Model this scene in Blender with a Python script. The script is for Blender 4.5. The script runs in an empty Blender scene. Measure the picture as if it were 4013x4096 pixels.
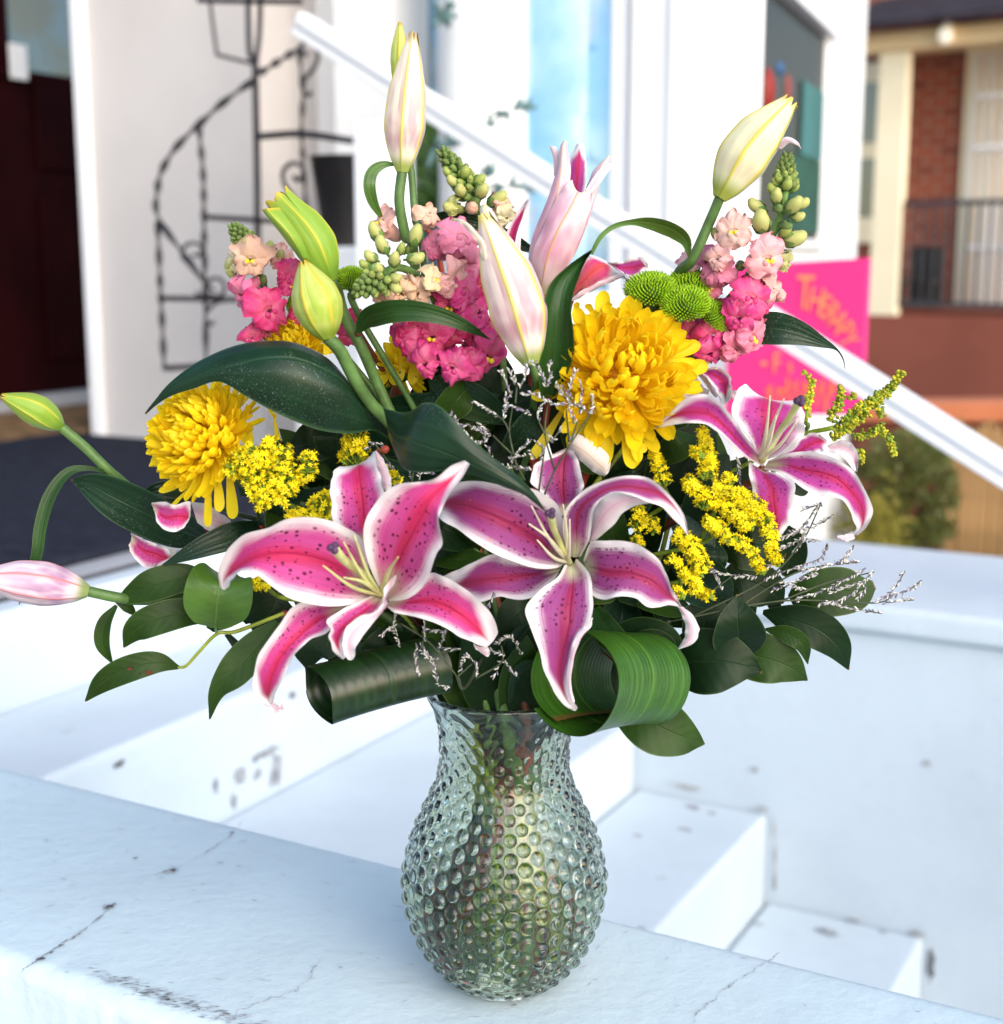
import bpy, math, random
import numpy as np
from mathutils import Vector, Matrix, Quaternion, noise as mnoise
R = math.radians
scene = bpy.context.scene
COL = scene.collection

# ------------------------------------------------------------------ camera, light, exposure
ZC, PITCH, VY = 0.552, R(10.3), 0.985          # camera height over the ledge top, downward tilt, distance to the vase
FS = 5573.0                                     # focal length in pixels of the 4013 px wide photograph (50 mm)
cam = bpy.data.cameras.new('camera'); camo = bpy.data.objects.new('camera', cam); COL.objects.link(camo)
camo.location = (0, 0, ZC); camo.rotation_euler = (R(90) - PITCH, 0, 0)
cam.sensor_fit = 'HORIZONTAL'; cam.sensor_width = 36; cam.lens = 36 * FS / 4013
cam.clip_start = 0.05; cam.clip_end = 500
cam.dof.use_dof = True; cam.dof.focus_distance = 0.99; cam.dof.aperture_fstop = 6.0
scene.camera = camo
SUN = Vector((0.42, -0.72, 0.40)).normalized()
world = bpy.data.worlds.new('World'); scene.world = world; world.use_nodes = True
_nt = world.node_tree; _bg = _nt.nodes['Background']
_sky = _nt.nodes.new('ShaderNodeTexSky'); _sky.sky_type = 'NISHITA'; _sky.sun_disc = False
_sky.sun_elevation = math.asin(SUN.z); _sky.sun_rotation = math.atan2(SUN.x, SUN.y); _sky.dust_density = 1.5
_nt.links.new(_sky.outputs[0], _bg.inputs[0]); _bg.inputs[1].default_value = 0.15
_sl = bpy.data.lights.new('sun', 'SUN'); _sl.energy = 1.6; _sl.angle = R(75); _sl.color = (1, 0.95, 0.88)
_so = bpy.data.objects.new('sun', _sl); COL.objects.link(_so); _so.rotation_euler = SUN.to_track_quat('Z', 'Y').to_euler()
scene.view_settings.view_transform = 'Standard'; scene.view_settings.look = 'None'
scene.view_settings.exposure = 0.88; scene.view_settings.gamma = 1; scene.view_settings.use_curve_mapping = False
scene.cycles.use_denoising = True; scene.cycles.max_bounces = 14; scene.cycles.transmission_bounces = 14
scene.cycles.transparent_max_bounces = 12; scene.cycles.sample_clamp_indirect = 6

# ------------------------------------------------------------------ frames and photo tracing
LA = R(29.1)
LV = np.array([math.cos(LA), -math.sin(LA), 0]); NV = np.array([math.sin(LA), math.cos(LA), 0]); ZV = np.array([0, 0, 1.0])
def W(l, n, z): return LV * l + NV * n + ZV * z             # along the ledge, away from it, up
_F = np.array([0, math.cos(PITCH), -math.sin(PITCH)]); _U = np.array([0, math.sin(PITCH), math.cos(PITCH)]); _Rv = np.array([1.0, 0, 0])
CAM = np.array([0, 0, ZC])
def ray(x, y): return _Rv * ((x - 2006.5) / FS) - _U * ((y - 2048) / FS) + _F
CROPS = dict(A=(0, 0, .7353), B=(1300, 0, .7353), C=(2600, 0, .7421), D=(0, 1300, .8235), E=(800, 1700, .7353), F=(1600, 1500, .7353),
             G=(2600, 1300, .8234), H=(0, 2600, .7878), I=(1400, 2600, .7701), J=(2500, 2600, .7946), K=(600, 700, .5146), L=(1300, 700, .5146),
             M=(2000, 1000, .4727), N=(2500, 600, .5146), Q=(2500, 1700, .3676), S=(3300, 1200, .5663), T=(1700, 1400, .3676),
             U=(2850, 1000, .3676), X=(0, 0, 2.1077), V=(1550, 0, .5252))
def px(c, x, y): a, b, s = CROPS[c]; return a + x * s, b + y * s
def P(c, x, y, d=0.0):                                        # a point on the upright plane d metres behind the vase's middle
    r = ray(*px(c, x, y)); return CAM + r * ((VY + d) / r[1])
def PN(c, x, y, n):                                           # a point on the upright plane n metres out, parallel to the ledge
    r = ray(*px(c, x, y)); return CAM + r * (n / r.dot(NV))
def ln(p): return p.dot(LV), p.dot(NV), p[2]
def m_px(c, w, d=0.0): return w * CROPS[c][2] * 1.045 * (VY + d) / VY / FS

# ------------------------------------------------------------------ mesh building
class MB:
    def __init__(s): s.v = []; s.f = []; s.m = []; s.uv = []; s.n = 0
    def add(s, v, f, m=0, uv=None):
        v = np.asarray(v, float).reshape(-1, 3); k = s.n; s.v.append(v); s.n += len(v)
        s.uv.append(np.zeros((len(v), 2)) if uv is None else np.asarray(uv, float).reshape(-1, 2))
        s.f += [tuple(i + k for i in q) for q in f]; s.m += [m] * len(f) if isinstance(m, int) else list(m)
    def grid(s, Pg, mf=0, th=0.0, mb=None, ref=None, uv=None, closed=False):
        nv, nu = Pg.shape[:2]
        if uv is None:
            uu, vv = np.meshgrid(np.linspace(0, 1, nu), np.linspace(0, 1, nv)); uv = np.stack([uu, vv], -1)
        a = np.arange((nv - 1) * nu).reshape(nv - 1, nu)[:, :-1].ravel()
        q = np.stack([a, a + 1, a + nu + 1, a + nu], -1)
        dU = np.gradient(Pg, axis=1); dV = np.gradient(Pg, axis=0); N = np.cross(dU, dV)
        N /= np.maximum(np.linalg.norm(N, axis=-1, keepdims=True), 1e-12)
        if ref is None: sg = (N * (CAM - Pg)).sum()
        elif isinstance(ref, (int, float)): sg = ref
        else: sg = (N * (Pg - np.asarray(ref))).sum()
        if sg < 0: N = -N; q = q[:, ::-1]
        if th <= 0: s.add(Pg, q.tolist(), mf, uv); return
        s.add(Pg + N * th / 2, q.tolist(), mf, uv); s.add(Pg - N * th / 2, q[:, ::-1].tolist(), mf if mb is None else mb, uv)
    def tube(s, pts, r, sides=6, m=0, cap=True):
        pts = np.asarray(pts, float); n = len(pts)
        r = np.full(n, r, float) if np.isscalar(r) else np.interp(np.linspace(0, 1, n), np.linspace(0, 1, len(r)), r)
        T = np.gradient(pts, axis=0); T /= np.maximum(np.linalg.norm(T, axis=1, keepdims=True), 1e-12)
        up = np.array([0.3, -0.2, 1.0]) if abs(T[0][2]) < .8 else np.array([1.0, 0.2, 0])
        rows = []
        for i in range(n):
            a = np.cross(T[i], up); a /= max(np.linalg.norm(a), 1e-9); b = np.cross(a, T[i]); up = b
            th = np.linspace(0, 2 * math.pi, sides, endpoint=False)[:, None]
            rows.append(pts[i] + r[i] * (np.cos(th) * a + np.sin(th) * b))
        V = np.concatenate(rows); f = []
        for i in range(n - 1):
            for k in range(sides):
                k2 = (k + 1) % sides; f.append((i * sides + k, i * sides + k2, (i + 1) * sides + k2, (i + 1) * sides + k))
        if cap: f += [tuple(range(sides))[::-1], tuple((n - 1) * sides + k for k in range(sides))]
        uv = [(k / sides, i / max(n - 1, 1)) for i in range(n) for k in range(sides)]
        s.add(V, f, m, uv)
    def box(s, o, ax, ay, az, m=0):                           # corner and three edge vectors
        o = np.asarray(o, float); c = [o + i * ax + j * ay + k * az for k in (0, 1) for j in (0, 1) for i in (0, 1)]
        f = [(0, 2, 3, 1), (4, 5, 7, 6), (0, 1, 5, 4), (2, 6, 7, 3), (0, 4, 6, 2), (1, 3, 7, 5)]
        if np.dot(np.cross(ax, ay), az) < 0: f = [q[::-1] for q in f]
        s.add(c, f, m)
    def lbox(s, l0, l1, n0, n1, z0, z1, m=0): s.box(W(l0, n0, z0), LV * (l1 - l0), NV * (n1 - n0), ZV * (z1 - z0), m)
    def ell(s, c, ax, r1, r2, m=0, seg=6, rings=4):           # ellipsoid, long half axis r1 along ax
        ax = np.asarray(ax, float); ax /= np.linalg.norm(ax); a = np.cross(ax, [.31, .9, .2]); a /= np.linalg.norm(a); b = np.cross(ax, a)
        V = [np.asarray(c) - ax * r1]; f = []
        for i in range(1, rings):
            p = math.pi * i / rings
            for k in range(seg):
                t = 2 * math.pi * k / seg; V.append(np.asarray(c) - ax * r1 * math.cos(p) + r2 * math.sin(p) * (a * math.cos(t) + b * math.sin(t)))
        V.append(np.asarray(c) + ax * r1); e = len(V) - 1
        for k in range(seg):
            k2 = (k + 1) % seg; f.append((0, 1 + k2, 1 + k)); f.append((e, e - seg + k, e - seg + k2))
            for i in range(rings - 2):
                f.append((1 + i * seg + k, 1 + i * seg + k2, 1 + (i + 1) * seg + k2, 1 + (i + 1) * seg + k))
        s.add(V, f, m, [(.5, i / e) for i in range(e + 1)])
    def mesh(s, name, mats, smooth=True):
        me = bpy.data.meshes.new(name); V = np.concatenate(s.v)
        me.from_pydata(V.tolist(), [], s.f)
        for m in mats: me.materials.append(m)
        me.polygons.foreach_set('material_index', s.m)
        me.polygons.foreach_set('use_smooth', [smooth] * len(s.f))
        ul = me.uv_layers.new(name='UVMap'); li = np.zeros(len(me.loops), int); me.loops.foreach_get('vertex_index', li)
        ul.data.foreach_set('uv', np.concatenate(s.uv)[li].ravel()); me.update(); return me
    def build(s, name, mats, parent=None, smooth=True, kind=None, label=None, bevel=0):
        if not isinstance(mats, (list, tuple)): mats = [mats]
        o = bpy.data.objects.new(name, s.mesh(name, mats, smooth)); COL.objects.link(o)
        if parent is not None: o.parent = parent; o.matrix_parent_inverse = Matrix.Translation(parent.location).inverted()
        if kind: o['kind'] = kind
        if label: o['label'] = label
        if bevel:
            b = o.modifiers.new('bevel', 'BEVEL'); b.width = bevel; b.segments = 3; b.limit_method = 'ANGLE'
        return o
def thing(name, label, cat, loc=(0, 0, 0), group=None):
    o = bpy.data.objects.new(name, None); COL.objects.link(o); o.location = tuple(loc); o.empty_display_size = .02
    o['label'] = label; o['category'] = cat
    if group: o['group'] = group
    return o
def tag(o, label, cat, group=None):
    o['label'] = label; o['category'] = cat
    if group: o['group'] = group
    return o
def spline(pts, n):                                           # centripetal-ish Catmull-Rom through rows of pts
    pts = np.asarray(pts, float); k = len(pts)
    if k < 3:
        t = np.linspace(0, 1, n)[:, None]; return pts[0] * (1 - t) + pts[-1] * t
    e = np.vstack([2 * pts[0] - pts[1], pts, 2 * pts[-1] - pts[-2]])
    out = []
    for t in np.linspace(0, k - 1 - 1e-9, n):
        i = int(t); u = t - i; p0, p1, p2, p3 = e[i:i + 4]
        out.append(.5 * (2 * p1 + (p2 - p0) * u + (2 * p0 - 5 * p1 + 4 * p2 - p3) * u * u + (3 * p1 - p0 - 3 * p2 + p3) * u ** 3))
    return np.array(out)
def surf(Lp, Mp, Rp, nu, nv, ruffle=0.0, seed=0):            # surface through left edge, midrib and right edge
    Ls, Ms, Rs = spline(Lp, nv), spline(Mp, nv), spline(Rp, nv)
    U = np.linspace(0, 1, nu); a = np.linalg.norm(Ls - Ms, axis=1); b = np.linalg.norm(Rs - Ms, axis=1)
    um = np.clip(a / np.maximum(a + b, 1e-9), .28, .72)[:, None]
    t = np.where(U < .5, U * 2 * um, um + (U - .5) * 2 * (1 - um))
    wl = (t - um) * (t - 1) / um; wm = t * (t - 1) / (um * (um - 1)); wr = t * (t - um) / (1 - um)
    Pg = wl[..., None] * Ls[:, None] + wm[..., None] * Ms[:, None] + wr[..., None] * Rs[:, None]
    if ruffle:
        e = np.abs(2 * U - 1) ** 3; v = np.linspace(0, 1, nv)[:, None]; rn = random.Random(seed)
        ph = [rn.uniform(0, 6.28) for _ in range(4)]; side = np.where(U < .5, 1.0, 0.0)
        wv = (np.sin(v * 23 + ph[0]) + .6 * np.sin(v * 41 + ph[1])) * side + (np.sin(v * 25 + ph[2]) + .6 * np.sin(v * 37 + ph[3])) * (1 - side)
        vd = Pg - CAM; vd /= np.linalg.norm(vd, axis=-1, keepdims=True)
        env = np.minimum(1, np.minimum(v, 1 - v) * 6)
        Pg = Pg + vd * (wv * e * env * ruffle)[..., None] + np.cross(vd, [0, 0, 1.0]) * (wv * e * env * ruffle * .25)[..., None]
    return Pg
def loft(mb, c, st, d0=0.0, cup=-.006, nu=13, nv=28, mf=0, mk=1, th=.0005, ruffle=0.0, seed=0):
    # st rows: Lx,Ly, Mx,My, Rx,Ry, d [, edge offset L, edge offset R] - traced outline with its own depths
    Lp, Mp, Rp = [], [], []
    for s in st:
        d = d0 + s[6]; cl = s[7] if len(s) > 7 else cup; cr = s[8] if len(s) > 8 else cl
        Lp.append(P(c, s[0], s[1], d + cl)); Mp.append(P(c, s[2], s[3], d)); Rp.append(P(c, s[4], s[5], d + cr))
    mb.grid(surf(Lp, Mp, Rp, nu, nv, ruffle, seed), mf, th, mk)
def blade(mb, pts3, hw, roll=0.0, fold=.15, nu=9, nv=22, mf=0, mk=1, th=.0004, ruffle=0.0, seed=0, curl=0.0):
    # leaf along 3D midrib points; hw half widths; roll (radians, scalar or list) turns the blade about its midrib
    pts = spline(pts3, nv); h = np.interp(np.linspace(0, 1, nv), np.linspace(0, 1, len(hw)), hw)
    if len(hw) > 2: h = np.maximum(spline(np.array(hw)[:, None].repeat(3, 1), nv)[:, 0], 0)
    ro = np.interp(np.linspace(0, 1, nv), np.linspace(0, 1, len(np.atleast_1d(roll))), np.atleast_1d(roll))
    T = np.gradient(pts, axis=0); T /= np.maximum(np.linalg.norm(T, axis=1, keepdims=True), 1e-12)
    vd = CAM - pts; vd /= np.linalg.norm(vd, axis=1, keepdims=True)
    S = np.cross(vd, T); S /= np.maximum(np.linalg.norm(S, axis=1, keepdims=True), 1e-9); Nn = np.cross(T, S)
    cs, sn = np.cos(ro)[:, None], np.sin(ro)[:, None]; S2 = S * cs + Nn * sn; N2 = Nn * cs - S * sn
    rn = random.Random(seed); ph = rn.uniform(0, 6)
    w = ruffle * np.sin(np.linspace(0, 1, nv) * 19 + ph)[:, None]
    Lp = pts - S2 * h[:, None] + N2 * (h[:, None] * fold + w); Rp = pts + S2 * h[:, None] + N2 * (h[:, None] * fold - w)
    U = np.linspace(-1, 1, nu)
    a = np.abs(U)[None, :, None]; prof = a * .6 + a ** 2 * .4
    Pg = pts[:, None] + S2[:, None] * (h[:, None] * U)[..., None] + (N2 * h[:, None])[:, None] * fold * prof - (N2 * h[:, None])[:, None] * curl * a ** 3 \
        + N2[:, None] * w[:, None] * (U ** 3)[None, :, None]
    mb.grid(Pg, mf, th, mk)
def leafw(w, n=9, peak=.45, tip=.02, base=.08):               # half-width profile of a leaf
    out = []
    for i in range(n):
        t = i / (n - 1); x = t / peak if t < peak else (1 - t) / (1 - peak)
        out.append(w * max(math.sin(min(x, 1) * math.pi / 2) ** .85, base if t < .3 else tip))
    out[-1] = w * tip; return out

# ------------------------------------------------------------------ materials
class Mt:
    def __init__(s, name, rough=.5, spec=.5, base=None):
        s.m = bpy.data.materials.new(name); s.m.use_nodes = True; s.nt = s.m.node_tree; s.b = s.nt.nodes['Principled BSDF']; s.out = s.nt.nodes['Material Output']
        s.b.inputs['Roughness'].default_value = rough; s.b.inputs['Specular IOR Level'].default_value = spec
        if base is not None: s.set('Base Color', base)
    def _in(s, sock, v):
        if v is None: return
        if hasattr(v, 'is_linked'): s.nt.links.new(v, sock)
        elif isinstance(v, (tuple, list)):
            v = tuple(v)
            if sock.type == 'RGBA' and len(v) == 3: v = v + (1,)
            sock.default_value = v
        else: sock.default_value = v
    def set(s, k, v): s._in(s.b.inputs[k], v)
    def nd(s, t, props=None, ins=None):
        n = s.nt.nodes.new('ShaderNode' + t)
        for k, v in (props or {}).items(): setattr(n, k, v)
        for k, v in (ins or {}).items(): s._in(n.inputs[k], v)
        return n
    def math(s, op, a, b=0.0, c=None): return s.nd('Math', {'operation': op}, {0: a, 1: b, 2: c}).outputs[0]
    def mix(s, f, a, b, mode='MIX'): return s.nd('Mix', {'data_type': 'RGBA', 'blend_type': mode}, {0: f, 6: a, 7: b}).outputs[2]
    def step(s, v, a, b, lo=0.0, hi=1.0): return s.nd('MapRange', {'interpolation_type': 'SMOOTHSTEP'}, {0: v, 1: a, 2: b, 3: lo, 4: hi}).outputs[0]
    def uv(s):
        if not hasattr(s, '_uv'):
            t = s.nd('TexCoord'); x = s.nd('SeparateXYZ', None, {0: t.outputs['UV']}); s._uv = (x.outputs[0], x.outputs[1], t.outputs['UV'], t.outputs['Object'], t.outputs['Generated'])
        return s._uv
    def vec(s, x, y, z=0.0): return s.nd('CombineXYZ', None, {0: x, 1: y, 2: z}).outputs[0]
    def noise(s, vec, scale, detail=3, rough=.55): return s.nd('TexNoise', None, {'Vector': vec, 'Scale': scale, 'Detail': detail, 'Roughness': rough}).outputs[0]
    def vmul(s, v, k): return s.nd('VectorMath', {'operation': 'MULTIPLY'}, {0: v, 1: k}).outputs[0]
    def bump(s, h, strength=.3, dist=.001): s.set('Normal', s.nd('Bump', None, {'Strength': strength, 'Distance': dist, 'Height': h}).outputs[0])
    def trans(s, col, f):
        t = s.nd('BsdfTranslucent', None, {'Color': col}); mx = s.nd('MixShader', None, {0: f, 1: s.b.outputs[0], 2: t.outputs[0]})
        s.nt.links.new(mx.outputs[0], s.out.inputs[0])
def plain(name, col, rough=.6, spec=.3, var=.12, scale=8.0, bump=0.0, bs=60.0, metal=0.0, bd=.002):
    m = Mt(name, rough, spec); o = m.uv()[3]; n = m.noise(o, scale, 4)
    k = m.step(n, .3, .7, 1 - var, 1 + var)
    m.set('Base Color', m.mix(1.0, col, m.vec(k, k, k), 'MULTIPLY')); m.set('Metallic', metal)
    if bump: m.bump(m.noise(o, bs, 5), bump, bd)
    return m.m
def lily_mat(name, mid, side, spot=(.10, .004, .03), white=(.86, .83, .86), seed=0.0, pollen=False):
    m = Mt(name, .50, .18); u, v, uv, ob, g = m.uv()
    a = m.math('ABSOLUTE', m.math('MULTIPLY_ADD', u, 2.0, -1.0))
    st = m.noise(m.vec(m.math('MULTIPLY', u, 55.0), m.math('MULTIPLY', v, 3.0), seed), 1.0, 3)
    st2 = m.math('ADD', st, -.5)
    big = m.noise(m.vec(m.math('MULTIPLY', u, 3.0), m.math('MULTIPLY', v, 4.0), seed + 3), 1.0, 2)
    av = m.math('ADD', a, m.math('MULTIPLY', st2, .34))
    av = m.math('ADD', av, m.math('MULTIPLY', m.math('ADD', big, -.5), .35))
    core = m.step(m.math('ADD', a, m.math('MULTIPLY', st2, .30)), .05, m.math('MULTIPLY_ADD', v, .45, .22), 1, 0)
    core = m.math('MULTIPLY', core, m.step(v, .06, .2, .25, 1))
    rim = m.step(m.math('MULTIPLY', m.math('ABSOLUTE', m.math('ADD', a, -.30)), 1.0), 0, .35, .45, 0)
    side = m.mix(m.step(v, .25, .75), side, (mid[0] * .97, .022, mid[2] * 2.2 + .05)); col = m.mix(core, side, mid)
    col = m.mix(m.math('MULTIPLY', st, .12), col, (.75, .45, .62))
    tipw = m.step(m.math('ADD', m.math('MULTIPLY', v, 1.0), m.math('MULTIPLY', av, .28)), .80, 1.00)
    edge = m.math('POWER', m.step(av, .50, .96), 1.6)
    wf = m.math('MAXIMUM', edge, tipw)
    basew = m.math('MULTIPLY', m.step(v, .02, .16, 1, 0), m.step(a, .0, .75, .95, .35))
    fv = m.noise(m.vec(m.math('MULTIPLY', u, 150.0), m.math('MULTIPLY', v, 2.5), seed + 9), 1.0, 2); col = m.mix(m.step(fv, .50, .72, 0, .32), col, m.mix(.75, col, (.22, .0, .06)))
    col = m.mix(wf, col, white); col = m.mix(basew, col, (.66, .74, .46))
    vo = m.nd('TexVoronoi', {'voronoi_dimensions': '3D'}, {'Vector': m.vec(m.math('MULTIPLY', u, 14.0), m.math('MULTIPLY', v, 30.0), seed * 7.3), 'Scale': 1.0, 'Randomness': .85})
    rnd = m.nd('SeparateColor', None, {0: vo.outputs['Color']})
    size = m.math('MULTIPLY_ADD', rnd.outputs[0], .16, .15)
    sp = m.step(m.math('SUBTRACT', vo.outputs['Distance'], size), -.06, .06, 1, 0)
    sp = m.math('MULTIPLY', sp, m.math('GREATER_THAN', rnd.outputs[1], .22))
    sp = m.math('MULTIPLY', sp, m.step(v, .05, .12)); sp = m.math('MULTIPLY', sp, m.step(m.math('ADD', v, m.math('MULTIPLY', rnd.outputs[2], .2)), .52, .76, 1, 0))
    sp = m.math('MULTIPLY', sp, m.step(a, .70, .86, 1, 0)); sp = m.math('MULTIPLY', sp, m.step(a, .02, .12, .15, 1))
    col = m.mix(m.math('MULTIPLY', sp, .92), col, spot)
    if pollen: col = m.mix(m.math('MULTIPLY', m.step(m.noise(ob, 520.0, 2), .66, .72), m.step(m.noise(ob, 38.0, 2), .60, .68)), col, (.62, .14, .02))
    m.set('Base Color', col)
    groove = m.step(a, 0, .09, -2.4, 0)
    m.bump(m.math('ADD', m.math('ADD', m.math('ADD', m.math('MULTIPLY', st, .5), m.math('MULTIPLY', fv, .45)), groove), m.math('MULTIPLY', sp, .7)), .45, .0012)
    m.trans(col, .14); return m.m
def lily_back(name, tint, vein=(.62, .22, .34)):
    m = Mt(name, .45, .3); u, v, uv, ob, g = m.uv(); a = m.math('ABSOLUTE', m.math('MULTIPLY_ADD', u, 2.0, -1.0))
    st = m.noise(m.vec(m.math('MULTIPLY', u, 40.0), m.math('MULTIPLY', v, 3.0)), 1.0, 3)
    col = m.mix(m.math('MULTIPLY', m.step(a, .15, .85, .65, 0), m.step(v, .75, 1, 1, .1)), (.86, .83, .84), tint)
    col = m.mix(m.math('MULTIPLY', m.step(a, 0, .07, .6, 0), m.step(v, .8, 1, 1, 0)), col, vein); col = m.mix(m.math('MULTIPLY', st, .15), col, (.8, .62, .70))
    m.set('Base Color', col); m.bump(st, .3, .0008); m.trans(col, .2); return m.m
def bud_mat(name, side, blush, keel, base, tip, kw=.14, green=.16):
    m = Mt(name, .42, .4); u, v, uv, ob, g = m.uv(); a = m.math('ABSOLUTE', m.math('MULTIPLY_ADD', u, 2.0, -1.0))
    st = m.noise(m.vec(m.math('MULTIPLY', u, 26.0), m.math('MULTIPLY', v, 2.2)), 1.0, 3); bg = m.noise(m.vec(m.math('MULTIPLY', u, 2.0), m.math('MULTIPLY', v, 2.6), 5.0), 1.0, 2)
    bl = m.math('MULTIPLY', m.step(bg, .36, .62), m.math('MULTIPLY', m.step(v, .1, .28), m.step(v, .35, .95, 1, .12)))
    col = m.mix(bl, side, blush); col = m.mix(m.math('MULTIPLY', m.math('ADD', st, -.25), .35), col, blush)
    col = m.mix(m.step(a, kw * .3, kw, .95, 0), col, keel)
    ring = m.math('MULTIPLY', m.step(m.math('ABSOLUTE', m.math('ADD', a, -kw * 1.15)), 0, kw * .5, .5, 0), m.step(v, .1, .4))
    col = m.mix(ring, col, m.mix(.6, blush, keel))
    col = m.mix(m.step(m.math('ADD', v, m.math('MULTIPLY', m.math('ADD', st, -.5), .08)), green * .25, green, .95, 0), col, base)
    col = m.mix(m.step(v, .90, 1.0, 0, .9), col, tip)
    m.set('Base Color', col); m.bump(m.math('ADD', m.math('MULTIPLY', st, .6), m.step(a, 0, kw, 1, 0)), .4, .001); m.trans(col, .12); return m.m
def leaf_mat(name, col, vein, rough=.34, style='par', tr=.14, spec=.5, edge=None, stripe=None, dust=0.0, nv=9.0):
    m = Mt(name, rough, spec); u, v, uv, ob, g = m.uv(); a = m.math('ABSOLUTE', m.math('MULTIPLY_ADD', u, 2.0, -1.0))
    n = m.noise(ob, 35.0, 4); n2 = m.noise(m.vec(m.math('MULTIPLY', u, 30.0), m.math('MULTIPLY', v, 2.0)), 1.0, 3)
    k = m.step(n, .3, .7, .72, 1.28); c = m.mix(1.0, col, m.vec(k, k, k), 'MULTIPLY')
    if style == 'par': vn = m.math('SINE', m.math('MULTIPLY', u, nv * 6.283)); vs = m.step(vn, .72, 1.0)
    else: vn = m.math('SINE', m.math('MULTIPLY', m.math('ADD', v, m.math('MULTIPLY', a, -.20)), 58.0)); vs = m.step(vn, .86, 1.0)
    c = m.mix(m.math('MULTIPLY', vs, .25 if style == 'par' else .30), c, vein)
    c = m.mix(m.math('MULTIPLY', n2, .22), c, vein)
    c = m.mix(m.step(a, .012, .05, .75, 0), c, vein)
    if edge: c = m.mix(m.step(a, .93, 1.0, 0, .8), c, edge)
    if stripe:
        s1 = m.noise(m.vec(m.math('MULTIPLY', u, 16.0), m.math('MULTIPLY', v, .6), 2.0), 1.0, 3); c = m.mix(m.step(s1, .50, .62, 0, .85), c, stripe)
    c = m.mix(m.step(m.math('ADD', v, m.math('MULTIPLY', m.math('ADD', n, -.5), .03)), .972, .995, 0, .8), c, (.16, .075, .025))
    c = m.mix(m.step(m.noise(ob, 13.0, 3), .60, .80, 0, .30), c, m.mix(.6, c, (.10, .12, .01)))
    c = m.mix(m.step(m.noise(ob, 160.0, 3), .74, .78, 0, .55), c, (.12, .07, .02))
    if dust:
        dd = m.noise(ob, 900.0, 2); c = m.mix(m.math('MULTIPLY', m.step(dd, .60, .74), m.math('MULTIPLY', m.step(m.noise(ob, 22.0, 2), .42, .62), dust)), c, (.30, .36, .34))
    m.set('Base Color', c)
    h = m.math('ADD', m.math('MULTIPLY', vn, .30 if style == 'par' else .14), m.step(a, 0, .06, -1.5, 0)); m.bump(m.math('ADD', h, m.math('MULTIPLY', n, .5)), .35, .0008)
    m.trans(m.mix(.5, c, (.25, .40, .04)), tr); return m.m
def objcol_mat(name, cream=(.80, .72, .50), rough=.5, tr=.18):
    m = Mt(name, rough, .3); u, v, uv, ob, g = m.uv(); oi = m.nd('ObjectInfo'); a = m.math('ABSOLUTE', m.math('MULTIPLY_ADD', u, 2.0, -1.0))
    st = m.noise(m.vec(m.math('MULTIPLY', u, 22.0), m.math('MULTIPLY', v, 3.0), oi.outputs['Random']), 1.0, 3)
    c = m.mix(m.math('MULTIPLY', m.step(v, .0, .5, .75, 0), oi.outputs['Alpha']), oi.outputs['Color'], cream)
    c = m.mix(m.math('MULTIPLY', m.step(m.noise(ob, 1.6, 3), .45, .75), .35), c, m.mix(.5, c, (.85, .70, .66)))
    c = m.mix(m.math('MULTIPLY', st, .3), c, m.mix(.5, c, (.5, .05, .14)))
    m.set('Base Color', c); m.bump(st, .3, .0006); m.trans(c, tr); return m.m
def mum_mat():
    m = Mt('yellow_ray_floret', .42, .3); u, v, uv, ob, g = m.uv(); oi = m.nd('ObjectInfo')
    st = m.noise(m.vec(m.math('MULTIPLY', u, 14.0), m.math('MULTIPLY', v, 1.5), oi.outputs['Random']), 1.0, 3)
    c = m.mix(m.step(v, .0, .45, 1, 0), (.97, .765, .016), (.94, .60, .012))
    c = m.mix(m.math('MULTIPLY', oi.outputs['Random'], .35), c, (.95, .72, .012)); c = m.mix(m.step(v, .86, 1.0, 0, .35), c, (.95, .80, .07))
    m.set('Base Color', c); m.bump(st, .45, .0006); m.trans(c, .42); return m.m
def painted(name, col, rough=.55, crackle=.5, grime=.25, scale=1.0):
    m = Mt(name, rough, .3); o = m.nd('NewGeometry').outputs['Position']
    n = m.noise(o, 3.5 * scale, 5, .6); f = m.noise(o, 55 * scale, 4, .65); sp = m.noise(o, 24 * scale, 3, .7); sx = m.noise(m.vmul(o, (1.0, 3.5, 2.0)), 9 * scale, 4, .7)
    k = m.step(n, .3, .7, .93, 1.03); c = m.mix(1.0, col, m.vec(k, k, k), 'MULTIPLY')
    c = m.mix(m.math('MULTIPLY', m.step(f, .52, .75), .10 * crackle), c, (.42, .43, .47))
    c = m.mix(m.math('MULTIPLY', m.step(sp, .715, .76), grime), c, (.10, .10, .11)); c = m.mix(m.math('MULTIPLY', m.step(sx, .66, .74), grime * .35), c, (.30, .31, .34))
    m.set('Base Color', c); m.bump(m.math('ADD', m.math('MULTIPLY', n, 1.5), m.math('MULTIPLY', f, .6)), .5, .004); return m.m
def glass_mat(name, tint, ior=1.5, rough=0.0):
    m = Mt(name, rough, .5); m.set('Base Color', tint); m.set('Transmission Weight', 1.0); m.set('IOR', ior); return m.m
def brick_mat():
    m = Mt('red_brick', .8, .2); po = m.nd('NewGeometry').outputs['Position']; g = m.vec(m.nd('VectorMath', {'operation': 'DOT_PRODUCT'}, {0: po, 1: (.80, -.60, 0)}).outputs['Value'], m.nd('SeparateXYZ', None, {0: po}).outputs[2])
    b = m.nd('TexBrick', None, {'Vector': g, 'Color1': (.34, .075, .038), 'Color2': (.20, .040, .024), 'Mortar': (.30, .17, .12), 'Scale': 1.0, 'Mortar Size': .011, 'Brick Width': .22, 'Row Height': .078, 'Bias': .1})
    m.set('Base Color', b.outputs[0]); m.bump(b.outputs[1], -.6, .006); return m.m
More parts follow.
